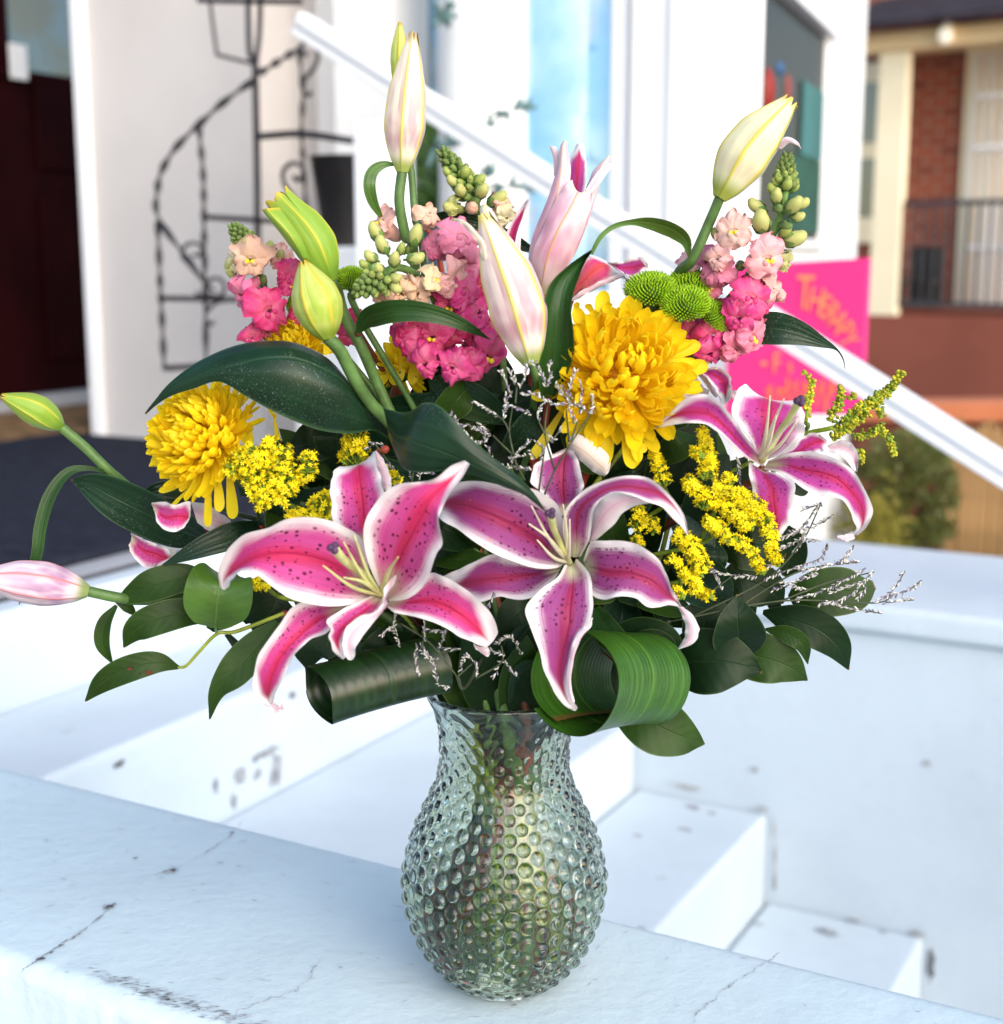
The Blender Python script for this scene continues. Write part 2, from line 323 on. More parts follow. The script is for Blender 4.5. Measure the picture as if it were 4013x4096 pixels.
def pane_mat(name, tint, gloss=.75, spec=.5, rough=.04):
    m = Mt(name, rough, spec, tint); g = m.nd('BsdfGlossy', None, {'Color': (.80, .92, 1.0), 'Roughness': .03}); mx = m.nd('MixShader', None, {0: gloss, 1: m.b.outputs[0], 2: g.outputs[0]})
    m.nt.links.new(mx.outputs[0], m.out.inputs[0]); return m.m

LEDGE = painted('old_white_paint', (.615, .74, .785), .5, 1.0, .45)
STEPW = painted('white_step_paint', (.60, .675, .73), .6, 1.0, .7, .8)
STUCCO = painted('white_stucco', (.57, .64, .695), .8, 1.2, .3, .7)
SHOPW = plain('bright_white_paint', (.84, .84, .84), .5, .3, .03, 2)
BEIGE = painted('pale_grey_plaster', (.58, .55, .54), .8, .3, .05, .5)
RAILW = plain('white_rail_paint', (.82, .83, .86), .35, .4, .03, 2)
IRON = plain('rusty_black_iron', (.016, .013, .018), .55, .4, .5, 30, .3, 200)
POTM = plain('black_planter', (.012, .010, .010), .45, .4, .4, 10)
MATM = plain('navy_door_mat', (.020, .023, .036), .95, .1, .25, 20, .6, 400)
DOORM = plain('maroon_door_paint', (.016, .0015, .002), .6, .05, .25, 4)
WOODT = plain('worn_wood_sill', (.22, .13, .06), .8, .2, .5, 14, .4, 60)
GREYS = plain('grey_metal_strip', (.42, .43, .46), .5, .4, .1, 6)
DARKS = plain('dark_joint', (.03, .03, .04), .8, .2, .2, 6)
PINK = plain('hot_pink_board', (.80, .034, .215), .5, .3, .03, 2)
ORANGE = plain('orange_lettering', (.95, .22, .045), .5, .3, .05, 3)
ORANGE2 = plain('light_orange_lettering', (.95, .27, .12), .5, .3, .05, 3)
BRICK = brick_mat()
CREAM = plain('cream_paint', (.90, .66, .36), .6, .3, .06, 2)
CREAML = plain('pale_cream_paint', (.93, .82, .58), .6, .3, .04, 2)
SLATE = plain('dark_shingle', (.040, .032, .040), .9, .2, .3, 5)
STUCR = plain('brown_red_stucco', (.24, .075, .050), .85, .2, .10, 1.2, .3, 12)
TERRA = plain('terracotta_coping', (.62, .21, .10), .7, .2, .10, 2)
REED = plain('straw_reed', (.34, .20, .085), .85, .2, .35, 4)
GROUNDM = plain('pale_pavement', (.30, .29, .28), .9, .2, .15, .8)
BLKM = plain('black_railing_paint', (.05, .05, .055), .5, .4, .2, 5)
def painted_sky_pane():
    m = Mt('painted_sky_glass', .05, .4); o = m.nd('NewGeometry').outputs['Position']; n = m.noise(o, 2.6, 4, .55); n2 = m.noise(m.vmul(o, (3.0, 3.0, 1.1)), 3.5, 4, .6)
    c = m.mix(m.step(n, .38, .66), (.16, .46, .76), (.46, .70, .86)); c = m.mix(m.step(n2, .56, .70, 0, .55), c, (.62, .46, .38)); m.set('Base Color', c)  # reflected sky, clouds and branches painted into the base colour
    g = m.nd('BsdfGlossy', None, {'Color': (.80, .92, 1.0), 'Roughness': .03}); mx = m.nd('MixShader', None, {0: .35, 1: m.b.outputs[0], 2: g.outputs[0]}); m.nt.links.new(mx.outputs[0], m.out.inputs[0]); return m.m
PANE = painted_sky_pane()
PANED = pane_mat('dark_window_glass', (.034, .033, .025), .03, .04, .3)
PANEG = pane_mat('green_grey_window_glass', (.20, .19, .12), .10)
BUSHM = leaf_mat('bush_leaf', (.065, .085, .018), (.24, .20, .03), .6, 'par', .2)
def door_glass():
    m = Mt('door_glass', .05, .5); o = m.nd('NewGeometry').outputs['Position']; n = m.noise(o, 5.0, 4, .6)
    c = m.mix(m.step(n, .42, .58), (.12, .18, .19), (.13, .115, .045)); m.set('Base Color', c)  # reflected trees painted in as teal and olive mottling
    g = m.nd('BsdfGlossy', None, {'Color': (.9, .97, 1.0), 'Roughness': .03}); mx = m.nd('MixShader', None, {0: .10, 1: m.b.outputs[0], 2: g.outputs[0]}); m.nt.links.new(mx.outputs[0], m.out.inputs[0]); return m.m
DOORG = door_glass()
LILY1 = lily_mat('pink_lily_petal', (.52, .0, .075), (.55, .050, .27), seed=1.0)
LILY2 = lily_mat('purple_lily_petal', (.28, .0, .062), (.26, .034, .20), (.085, .004, .04), seed=2.0, pollen=True)
LILY3 = lily_mat('magenta_lily_petal', (.44, .0, .085), (.43, .030, .28), (.12, .003, .06), seed=4.0)
LBACK = lily_back('lily_petal_underside', (.74, .42, .56))
LBACKB = lily_back('withered_petal_underside', (.55, .42, .30), (.26, .12, .04))
BUDP = bud_mat('pink_white_bud', (.83, .72, .66), (.62, .32, .38), (.66, .55, .12), (.30, .40, .08), (.75, .62, .10))
BUDW = bud_mat('cream_bud', (.84, .76, .62), (.60, .36, .40), (.66, .60, .10), (.34, .44, .08), (.45, .30, .05))
BUDY = bud_mat('yellow_green_bud', (.74, .74, .50), (.66, .60, .40), (.62, .54, .06), (.33, .40, .05), (.72, .55, .05), green=.22)
BUDG = bud_mat('green_bud', (.27, .42, .05), (.22, .38, .035), (.52, .52, .05), (.17, .33, .03), (.60, .45, .04), .12, .30)
BUDGL = bud_mat('lime_bud', (.55, .62, .16), (.36, .50, .06), (.58, .50, .05), (.24, .36, .03), (.60, .38, .03), .16, .25)
BUDPK = bud_mat('blush_bud', (.82, .70, .74), (.46, .26, .44), (.62, .22, .24), (.26, .36, .10), (.7, .5, .4), .10)
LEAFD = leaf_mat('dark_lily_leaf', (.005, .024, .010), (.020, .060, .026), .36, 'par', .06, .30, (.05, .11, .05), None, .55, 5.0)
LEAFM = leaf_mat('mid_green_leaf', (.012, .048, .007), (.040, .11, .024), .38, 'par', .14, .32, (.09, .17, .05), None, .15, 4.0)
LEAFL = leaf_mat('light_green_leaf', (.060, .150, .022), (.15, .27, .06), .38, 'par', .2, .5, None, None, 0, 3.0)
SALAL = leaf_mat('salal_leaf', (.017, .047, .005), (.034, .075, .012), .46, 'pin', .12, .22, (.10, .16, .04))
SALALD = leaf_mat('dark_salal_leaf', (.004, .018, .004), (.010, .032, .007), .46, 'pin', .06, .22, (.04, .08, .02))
ASPID = leaf_mat('rolled_striped_leaf', (.024, .088, .008), (.075, .19, .018), .34, 'par', .10, .5, None, (.055, .155, .016), 0, 22.0)
ASPIDD = leaf_mat('dark_rolled_leaf', (.006, .024, .005), (.014, .044, .008), .34, 'par', .05, .5, None, (.012, .040, .007), 0, 12.0)
STEMG = plain('green_stem', (.085, .17, .045), .45, .4, .3, 60)
STEMY = plain('yellow_green_stem', (.30, .36, .035), .45, .4, .3, 60)
STEMB = plain('brown_stem', (.16, .045, .018), .5, .4, .5, 50)
STEMD = plain('dark_stem', (.030, .065, .018), .5, .4, .4, 60)
STEMR = plain('red_brown_stem', (.30, .045, .025), .5, .4, .5, 50)
TWIG = plain('caspia_stem', (.055, .07, .035), .6, .3, .3, 60)
FILA = plain('pale_filament', (.56, .58, .24), .45, .4, .2, 40)
FILW = plain('ivory_filament', (.70, .66, .48), .45, .4, .1, 40)
STIG = plain('purple_stigma', (.075, .035, .085), .6, .3, .5, 300, .6, 700)
MUM = mum_mat()
GRN = plain('lime_floret', (.24, .42, .010), .5, .3, .35, 160)
GRND = plain('green_core', (.035, .085, .008), .6, .3, .3, 90)
GOLD = plain('golden_floret', (.82, .67, .010), .55, .2, .25, 200)
GOLDG = plain('goldenrod_green', (.17, .25, .02), .6, .3, .4, 120)
GOLDB = plain('goldenrod_bud', (.42, .40, .02), .55, .3, .45, 160)
CASW = plain('grey_white_floret', (.56, .545, .52), .7, .2, .45, 300)
CASL = plain('lavender_floret', (.22, .19, .27), .7, .2, .35, 300)
SNAP = objcol_mat('snapdragon_petal')
SNAPY = plain('yellow_palate', (.86, .64, .04), .5, .3, .2, 200)
SNAPG = plain('snapdragon_green', (.13, .24, .06), .5, .3, .45, 150)
GLASS = glass_mat('pale_green_glass', (.77, .845, .745), 1.5)
WATER = glass_mat('water', (.93, .98, .90), 1.33)

# ------------------------------------------------------------------ the setting
def struct(o): o['kind'] = 'structure'; return o
mb = MB(); mb.box((-60, -20, -1.2), np.array([140., 0, 0]), np.array([0, 140., 0]), np.array([0, 0, .05])); struct(mb.build('ground', GROUNDM, smooth=False))

# low white ledge wall the vase stands on
t = thing('ledge_wall', 'cracked white painted low wall under the glass vase', 'wall', W(-.5, .86, -1.15))
mb = MB(); rc = .017; prof = [(.708, -1.15), (.708, -.5)] + [(.708, -.3 + .02 * i) for i in range(13)] + [(.708 + rc - rc * math.cos(a), -rc + rc * math.sin(a)) for a in np.linspace(.1, 1.45, 8)] + [(.708 + rc + .012 * i, 0.0) for i in range(23)] + [(1.0, 0.0), (1.007, -.001), (1.011, -.005), (1.012, -.012), (1.012, -1.15)]
ls = np.concatenate([[-6, -3], np.linspace(-1.6, .6, 441), [1.2, 2.2]]); rows = []
for l_ in ls:
    row = []
    for n_, z_ in prof:
        ed = math.exp(-((n_ - .715) ** 2 + (z_ + .006) ** 2) / .0007); lf = mnoise.noise(Vector((l_ * 22, n_ * 22, z_ * 22))); hf = mnoise.noise(Vector((l_ * 75, n_ * 75, z_ * 75)))
        fr = 1.0 if z_ < -.004 and n_ < .73 else 0.0; k_ = ed * (.0026 * lf + .0016 * hf) + fr * (.0018 * lf + .0009 * hf) * .8
        row.append(W(l_, n_ + k_ * (1 if fr else .5), z_ + (k_ * .6 - abs(k_) * .4 if z_ > -.02 else 0)))
    rows.append(row)
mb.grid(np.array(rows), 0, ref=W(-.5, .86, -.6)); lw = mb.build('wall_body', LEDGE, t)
def crack(name, pts, w, seed, z=.0012, mat=DARKS):
    rn = random.Random(seed); p3 = []
    for c, x, y in pts:
        r = ray(*px(c, x, y)); p3.append(CAM + r * ((z - ZC) / r[2]))
    q = spline(p3, 60); tt = np.gradient(q, axis=0); tt /= np.linalg.norm(tt, axis=1, keepdims=True); s = np.cross(tt, [0, 0, 1.0])
    off = np.array([mnoise.noise(Vector((i * .35, seed * 3.1, 0))) for i in range(60)])[:, None] * .0035
    ww = np.array([max(.0, .35 + .9 * mnoise.noise(Vector((i * .16, seed * 1.7, 4)))) + .12 for i in range(60)])[:, None] * w
    ww[0] = ww[-1] = 0
    g = np.stack([q + s * (off - ww), q + s * (off + ww)], 1); b = MB(); b.grid(g, 0, ref=(0, 0, -5)); return b.build(name, mat, t)
CRK = plain('crack_grime', (.34, .35, .37), .9, .1, .6, 300)
CRKL = plain('hairline_crack', (.47, .49, .53), .9, .1, .4, 300)
crack('crack', [('H', 100, 1640), ('H', 190, 1570), ('H', 310, 1495), ('H', 440, 1410), ('H', 560, 1310)], .0014, 1, mat=CRK)
crack('crack', [('H', 790, 1145), ('H', 900, 1100), ('H', 1020, 1040), ('H', 1160, 950), ('H', 1240, 860)], .0010, 2, mat=CRKL)
crack('crack', [('H', 1170, 1880), ('H', 1220, 1830), ('H', 1340, 1780), ('H', 1470, 1740), ('H', 1540, 1695), ('H', 1640, 1560)], .0009, 3, mat=CRKL)
crack('crack', [('J', 340, 1875), ('J', 420, 1780), ('J', 540, 1680), ('J', 650, 1610), ('J', 780, 1520)], .0011, 4, mat=CRKL)
def chip(c, x, y, w, h, seed, ang=0.0, mat=None, z=.0016, sl=None):
    rn = random.Random(seed); r = ray(*px(c, x, y)); ctr = CAM + r * ((z - ZC) / r[2]) if sl is None else sl
    b = MB(); k = 14; v = [ctr]
    for i in range(k):
        a = i / k * 6.283; rr = rn.uniform(.35, 1.1); dx, dy = math.cos(a) * w * rr, math.sin(a) * h * rr
        v.append(ctr + np.array([dx * math.cos(ang) - dy * math.sin(ang), dx * math.sin(ang) + dy * math.cos(ang), 0]))
    b.add(v, [(0, 1 + i, 1 + (i + 1) % k) for i in range(k)]); return b.build('chipped_spot', mat or CRK, t)
for i, (x, y, w, h, a) in enumerate([(555, 1300, .0085, .0055, .8), (210, 1565, .0055, .0032, .5), (312, 1497, .003, .0018, .5), (865, 1122, .010, .0045, .4), (688, 1055, .0035, .0022, 0), (645, 1015, .0025, .0014, 0),
                                     (1178, 925, .0025, .003, 0), (320, 1160, .005, .0012, .2), (1120, 1078, .005, .0013, -.1), (1212, 1095, .004, .0012, -.2), (235, 965, .003, .002, 0), (1605, 1605, .004, .0008, .8), (1730, 1610, .003, .0008, 0)]):
    chip('H', x, y, w, h, 40 + i, a)
DCH = plain('dark_chip', (.11, .11, .12), .9, .1, .6, 300)
for i, (x, y, w, h, a) in enumerate([(552, 1302, .0060, .0036, .8), (206, 1567, .0042, .0024, .5), (262, 1535, .0030, .0014, .6), (312, 1498, .0022, .0014, .5), (870, 1115, .0050, .0020, .4), (688, 1056, .0026, .0014, 0), (1178, 928, .0018, .002, 0)]): chip('H', x, y, w, h, 140 + i, a, DCH, .0022)
chip('I', 858, 1842, .0028, .0016, 90, 0)
rn = random.Random(6)
mb = MB()
for i in range(150):                                            # faint scuffs on the top
    p = W(rn.uniform(-1.3, .0), rn.uniform(.73, 1.0), .0009); a = rn.gauss(.1, .5); L, wd = rn.uniform(.002, .008), rn.uniform(.0003, .0007)
    ax = np.array([math.cos(a), math.sin(a), 0]) * L; ay = np.array([-math.sin(a), math.cos(a), 0]) * wd
    mb.add([p - ax, p + ay, p + ax * rn.uniform(.3, 1), p - ay], [(3, 2, 1, 0)])
mb.build('scuff_marks', plain('scuff', (.46, .47, .50), .8, .2, .3, 100), t)['kind'] = 'stuff'
mb = MB()
for i in range(300):                                            # worn dark streaks along the front edge
    l = -.80 + abs(rn.gauss(0, .10)) + rn.uniform(0, .10); n = .728 + rn.gauss(0, .0045) - .0; p = W(l, n, .0007); a = -LA + rn.gauss(.5, .2); L, wd = rn.uniform(.002, .006), rn.uniform(.0003, .0008)
    ax = np.array([math.cos(a), math.sin(a), 0]) * L; ay = np.array([-math.sin(a), math.cos(a), 0]) * wd
    mb.add([p - ax, p + ay, p + ax, p - ay], [(3, 2, 1, 0)])
mb.build('edge_wear', plain('edge_wear_grime', (.46, .49, .53), .9, .2, .4, 100), t)['kind'] = 'stuff'

# stair treads between the two low walls
t = thing('white_steps', 'white painted stair treads descending behind the ledge wall', 'stairs', W(-1.2, 1.8, -1.15))
NOS = [(-1.83, -.03), (-1.535, -.20), (-1.12, -.406), (-.827, -.557), (-.505, -.745), (-.20, -.93), (.1, -1.1)]
for i, (l, z) in enumerate(NOS[1:]):
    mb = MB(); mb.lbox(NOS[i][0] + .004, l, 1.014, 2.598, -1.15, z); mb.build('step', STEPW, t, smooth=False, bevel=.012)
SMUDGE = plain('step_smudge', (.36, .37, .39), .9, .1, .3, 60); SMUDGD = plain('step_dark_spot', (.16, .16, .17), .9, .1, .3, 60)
def smudge(c, x, y, lpl, w, h, seed, mat=SMUDGE):               # stain on a riser, which faces +l
    r = ray(*px(c, x, y)); ctr = CAM + r * ((lpl + .003) / r.dot(LV)); rn = random.Random(seed); b = MB(); k = 16; v = [ctr]
    for i in range(k):
        a = i / k * 6.283; rr = rn.uniform(.4, 1.1); v.append(ctr + NV * math.cos(a) * w * rr + ZV * math.sin(a) * h * rr)
    b.add(v, [(0, 1 + i, 1 + (i + 1) % k) for i in range(k)]); b.build('smudge', mat, t)
for i, (x, y, w, h) in enumerate([(1365, 520, .045, .010), (1410, 600, .018, .035), (1395, 650, .015, .018), (1310, 630, .015, .012), (1225, 640, .018, .018), (1100, 690, .008, .018), (1195, 770, .01, .02), (1300, 560, .012, .01), (605, 580, .015, .006), (1490, 228, .012, .008)]):
    smudge('H', x, y, -1.535, w, h, 60 + i, SMUDGE if i < 8 else SMUDGD)
def treadspot(c, x, y, z, w, h, seed, mat=SMUDGE): chip(c, x, y, w, h, seed, -LA, mat, z + .0025)
for i, (x, y, z, w) in enumerate([(335, 790, -.406, .02), (440, 822, -.406, .012), (305, 905, -.406, .016), (70, 935, -.406, .014), (670, 805, -.557, .02), (1010, 1415, -.745, .03), (1140, 1360, -.745, .02), (1300, 1415, -.745, .012), (670, 1375, -.745, .014), (1440, 1435, -.745, .01)]):
    treadspot('J', x, y, z, w, w * .6, 120 + i, SMUDGE)

def wallpatch(c, x, y, w, h, seed, mat=SMUDGE):                 # irregular flat patches laid on the far wall next to the treads
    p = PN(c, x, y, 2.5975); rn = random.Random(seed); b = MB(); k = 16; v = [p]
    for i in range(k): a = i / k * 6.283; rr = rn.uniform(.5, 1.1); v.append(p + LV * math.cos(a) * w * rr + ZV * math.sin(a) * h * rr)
    b.add(v, [(0, 1 + i, 1 + (i + 1) % k) for i in range(k)]); b.build('wall_patch', mat, t)
PALES = plain('pale_patch', (.48, .50, .51), .9, .1, .3, 40)
for i, (x, y, w, h, m_) in enumerate([(752, 1170, .006, .022, SMUDGE), (755, 1060, .004, .05, PALES), (750, 900, .004, .03, PALES), (1540, 1590, .008, .04, SMUDGD), (1480, 1430, .02, .008, PALES), (690, 800, .02, .006, PALES), (850, 1330, .10, .006, PALES), (300, 690, .05, .008, PALES), (1520, 570, .010, .008, PALES), (650, 605, .012, .008, PALES)]): wallpatch('J', x, y, w, h, 200 + i, m_)
# porch floor, mat, metal edging
t = thing('porch_floor', 'white porch floor at the top of the steps', 'porch', W(-3, 2, -1.15))
mb = MB(); mb.lbox(-7, -1.83, 1.014, 3.3, -1.15, -.03); mb.build('slab', STEPW, t, smooth=False, bevel=.01)
mb = MB(); mb.lbox(-7, -1.835, 3.3, 6, -1.15, -.034); mb.build('slab', STEPW, t, smooth=False)
mb = MB(); mb.lbox(-6, -1.90, 1.02, 2.59, -.03, -.024); mb.build('metal_strip', GREYS, t, smooth=False)
mb = MB(); mb.lbox(-6, -1.885, 1.02, 2.59, -.03, -.026); mb.build('dark_joint', DARKS, t, smooth=False)
mb = MB(); mb.lbox(-3.45, -1.975, 1.1, 3.26, -.024, -.004)
tag(mb.build('door_mat', MATM, smooth=False, bevel=.004), 'dark navy door mat on the porch before the maroon door', 'door mat')

# far low wall with coping
t = thing('stair_wall', 'plain white low wall with a flat coping on far side of stairs', 'wall', W(-.4, 2.8, -1.15))
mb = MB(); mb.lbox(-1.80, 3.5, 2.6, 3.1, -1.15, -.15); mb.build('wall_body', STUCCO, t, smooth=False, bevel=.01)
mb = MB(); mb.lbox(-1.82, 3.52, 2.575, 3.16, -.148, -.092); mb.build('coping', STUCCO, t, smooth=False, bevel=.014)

# handrail
t = thing('handrail', 'white sloping metal handrail above the steps', 'handrail', W(-1.2, 2.7, -.4))
a = W(-2.06, 2.70, 1.085); b = W(.12, 2.70, -.165); ax = b - a; up = np.cross(NV, ax / np.linalg.norm(ax)); up *= np.sign(up[2])
mb = MB(); mb.box(a, ax, NV * .045, up * .036); mb.build('top_rail', RAILW, t, smooth=False, bevel=.012)
mb = MB(); mb.box(a - up * .022 + NV * .008, ax, NV * .028, up * .0215); mb.build('lower_rail', RAILW, t, smooth=False, bevel=.004)
p = PN('X', 713, 300, 2.715); pl = ln(p)[0]
mb = MB(); mb.lbox(pl - .052, pl + .052, 2.70, 2.80, -.09, .86); mb.build('post', RAILW, t, smooth=False, bevel=.006)

# entry: maroon door at the end of the porch, sill
t = thing('front_door', 'dark maroon panelled door with a glass upper pane', 'door', W(-4.2, 3.9, -.03))
DL = -4.2
def PL(c, x, y, l): r = ray(*px(c, x, y)); return CAM + r * (l / r.dot(LV))
zt = PL('X', 100, 150, DL)[2]; zb = PL('X', 90, 745, DL)[2]
mb = MB(); mb.lbox(DL - .05, DL, 2.7, 6, zb, zt - .02); mb.build('door_leaf', DOORM, t, smooth=False, bevel=.004)
n_l = ln(PL('X', 18, 100, DL))[1]
mb = MB(); mb.lbox(DL - .05, DL, 2.7, n_l, zt, 2.6); mb.build('door_stile', DOORM, t, smooth=False)
mb = MB(); mb.lbox(DL - .03, DL - .015, n_l, 6, zt, 2.6); mb.build('pane', DOORG, t, smooth=False)
mb = MB(); mb.lbox(DL - .02, DL + .02, 2.7, 6, zt - .019, zt + .015); mb.build('glass_bead', DOORM, t, smooth=False, bevel=.008)
for k, (z0, z1) in enumerate([(zb + .12, zb + .75), (zb + .85, zb + 1.20)]):
    q = MB(); q.lbox(DL + .001, DL + .016, n_l + .10, 5.2, z0, z1); q.build('door_panel', DOORM, t, smooth=False, bevel=.012)
mb = MB(); mb.lbox(DL - .06, DL + .05, 2.7, 6, zb - .06, zb - .002); mb.build('threshold', GREYS, t, smooth=False)
mb = MB(); mb.lbox(DL + .05, -3.5, 2.7, 5, -.03, zb - .05); mb.build('wood_sill', WOODT, t, smooth=False, bevel=.01)
ps = PL('X', 19, 148, DL + .03)
mb = MB(); mb.box(ps, NV * .085, LV * .004, ZV * .125)
tag(mb.build('white_patch', SHOPW, smooth=False, bevel=.001), 'small blank white patch on the door glass', 'patch')  # thin blank white box set just before the door glass

# the shop building
t = thing('shop_building', 'white shop front with porch column and tall windows painted with reflected sky', 'building', W(-2.5, 3.6, -.03))
lx = lambda x, n, y=300: ln(PN('X', x, y, n))[0]
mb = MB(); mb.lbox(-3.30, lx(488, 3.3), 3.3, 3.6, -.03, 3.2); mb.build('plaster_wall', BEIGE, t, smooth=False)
mb = MB(); mb.lbox(-3.34, -3.301, 3.27, 3.62, -.028, 3.2); mb.build('corner_trim', RAILW, t, smooth=False, bevel=.004)
NW = 3.6
mb = MB(); mb.lbox(-3.2, lx(768, NW), NW, NW + .2, -1.1, 3.2); mb.build('wall', SHOPW, t, smooth=False)
mb = MB(); mb.lbox(lx(655, 3.45), lx(765, 3.45), 3.40, NW - .002, -.03, 3.2); mb.build('pilaster', SHOPW, t, smooth=False, bevel=.006)
zs = ln(PN('X', 1000, 470, NW))[2]
mb = MB(); mb.lbox(lx(768, NW), lx(1212, NW), NW - .05, NW + .2, -1.1, zs - .12); mb.build('lower_wall', SHOPW, t, smooth=False)
for x0, x1 in ((770, 905), (992, 1166)):
    f = MB(); a0, a1 = lx(x0, NW), lx(x1, NW)
    f.lbox(a0 - .05, a0, NW - .03, NW + .05, zs - .12, 3.0); f.lbox(a1, a1 + .05, NW - .03, NW + .05, zs - .12, 3.0); f.lbox(a0 - .05, a1 + .05, NW - .04, NW + .05, zs - .17, zs - .121)
    fo = f.build('window_frame', RAILW, t, smooth=False, bevel=.004)
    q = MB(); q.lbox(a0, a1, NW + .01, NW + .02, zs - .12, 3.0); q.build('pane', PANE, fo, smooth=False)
mb = MB(); mb.lbox(lx(905, NW) + .051, lx(990, NW) - .051, NW - .02, NW + .1, zs - .12, 3.2); mb.build('mullion', SHOPW, t, smooth=False)
c0 = (lx(845, 3.42) + lx(990, 3.42)) / 2; cr = (lx(990, 3.42) - lx(845, 3.42)) / 2
q = MB(); th = np.linspace(0, 2 * math.pi, 41); g = np.stack([np.stack([W(c0 + cr * math.cos(a), 3.42 + cr * math.sin(a), z) for a in th]) for z in (-1.1, .5, 1.2, 3.2)]); q.grid(g, 0, ref=W(c0, 3.42, 0))
q.build('column', SHOPW, t)
lc = lx(1424, NW)
mb = MB(); mb.lbox(lx(1212, NW) + .001, lc - .3, NW - .0595, NW + .2, -1.1, 3.2); mb.lbox(lc - .3, lc, NW - .06, NW - .052, -1.1, 3.2); mb.build('bay_wall', SHOPW, t, smooth=False)
# angled bay face, running away to the right from the corner
A0 = W(lc, NW - .06, 0); AZ = R(22); AD = np.array([math.sin(AZ), math.cos(AZ), 0]); AN = np.array([math.cos(AZ), -math.sin(AZ), 0])
def onbay(x, y):
    r = ray(*px('X', x, y)); k = AN.dot(A0 - CAM) / r.dot(AN); p = CAM + r * k; return (p - A0).dot(AD), p[2]
s0, s1, sE = onbay(1437, 300)[0], onbay(1562, 300)[0], onbay(1634, 300)[0]
zb0 = onbay(1540, 455)[1]; ztp = onbay(1562, 62)[1]; zt2 = onbay(1562, 2)[1]
def bbox(name, a, b, z0, z1, d0, d1, m, par): q = MB(); q.box(A0 + AD * a + ZV * z0 + AN * d0, AD * (b - a), AN * (d1 - d0), ZV * (z1 - z0)); return q.build(name, m, par, smooth=False, bevel=.004)
bbox('bay_side', 0.002, s0, -1.1, 3.2, -.2, 0, SHOPW, t); bbox('bay_side', s1, sE, -1.1, 3.2, -.2, 0, SHOPW, t); bbox('bay_side', s0 + .001, s1 - .001, -1.1, zb0, -.2, -.001, SHOPW, t)
fr = bbox('window_frame', s0, s1 + .1, ztp, ztp + (zt2 - ztp) * .75, -.06, .03, RAILW, t)
bbox('window_frame', s0 - .004, s0 + .012, zb0, 3.2, -.03, .006, RAILW, t)
bbox('pane', s0, s1, zb0, ztp, -.02, -.008, PANED, fr); bbox('pane', s0, s1, ztp + (zt2 - ztp) * .75, 3.2, -.02, -.008, PANED, fr)
bbox('sill', s0, s1 + .02, zb0 - .03, zb0 - .001, -.06, .03, RAILW, t)
TEAL = plain('teal_curtain', (.06, .17, .17), .8, .2, .15, 3); CRED = plain('red_toy', (.25, .02, .015), .5, .3, .1, 6); CBLU = plain('blue_toy', (.04, .11, .25), .5, .3, .1, 6); GDRK = plain('dark_green_cloth', (.03, .09, .065), .8, .2, .2, 6)
sc0, zc0 = onbay(1525, 300); sc1, _ = onbay(1558, 300)
def cloth(name, x0, x1, y0, y1, m, off):
    q = MB(); a, zt_ = onbay((x0 + x1) / 2, y0); z0 = onbay((x0 + x1) / 2, y1)[1]; sa, sb = onbay(x0, 300)[0], onbay(x1, 300)[0]
    uu = np.linspace(0, 1, 40); g = np.stack([np.stack([A0 + AD * (sa + (sb - sa) * u) + AN * (off + .002 * math.sin(u * 26)) + ZV * z for u in uu]) for z in (z0, (z0 + zt_) / 2, zt_)]); q.grid(g, 0, .004); return q
tag(cloth('curtain', 1520, 1560, 160, 300, TEAL, -.003).build('curtain', TEAL), 'pale teal curtain behind the bay window', 'curtain')
tag(cloth('curtain', 1500, 1560, 300, 440, GDRK, -.003).build('curtain', GDRK), 'dark green cloth low in the bay window', 'cloth')
def bayp(x, y, off): s, z = onbay(x, y); return A0 + AD * s + ZV * z + AN * off
b_ = thing('stuffed_toy', 'red and blue rounded toy hanging in the bay window', 'toy', bayp(1465, 170, -.02))
q = MB(); q.ell(bayp(1462, 172, -.03), ZV, .075, .045, 0, 14, 10); q.build('body', CRED, b_); q = MB(); q.ell(bayp(1486, 130, -.02), AD, .045, .025, 0, 12, 8); q.build('cap', CBLU, b_)
q = MB(); q.ell(bayp(1500, 168, -.03), ZV, .06, .035, 0, 12, 8); q.build('side', plain('faded_red_cloth', (.28, .07, .065), .7), b_)

# pink sign board
NS = 3.32
t = thing('pink_sign', 'hot pink sign board with arched orange lettering below the bay window', 'sign', PN('X', 1507, 800, NS))
q = MB(); a = PN('X', 1375, 800, NS); b = PN('X', 1634, 800, NS); zt = PN('X', 1570, 505, NS)[2]; zbt = PN('X', 1507, 795, NS)[2]
q.box(np.array([a[0], a[1], zbt]), b - a, NV * .03, ZV * (zt - zbt)); q.build('board', PINK, t, smooth=False, bevel=.003)
CROPS['Y'] = (2700, 900, .5252)
def letter(ch, x, y, hpx, rot, mat, c='Y'):
    cu = bpy.data.curves.new('letter', 'FONT'); cu.body = ch; cu.align_x = 'CENTER'; cu.align_y = 'CENTER'; p = PN(c, x, y, NS - .004)
    cu.size = m_px(c, hpx, 2.6) * 1.38; cu.extrude = .002; cu.resolution_u = 3
    o = bpy.data.objects.new('letter', cu); COL.objects.link(o); bpy.context.view_layer.update()
    me = bpy.data.meshes.new_from_object(o.evaluated_get(bpy.context.evaluated_depsgraph_get())); COL.objects.unlink(o); bpy.data.objects.remove(o)
    me.transform(Matrix.Translation(Vector(p)) @ Matrix((tuple(LV), (0, 0, 1), tuple(-NV))).transposed().to_4x4() @ Matrix.Rotation(-R(rot), 4, 'Z') @ Matrix.Diagonal((.62, 1, 1, 1)))
    me.materials.clear(); me.materials.append(mat); o = bpy.data.objects.new('letter', me); COL.objects.link(o); o.parent = t; o.matrix_parent_inverse = Matrix.Translation(t.location).inverted()
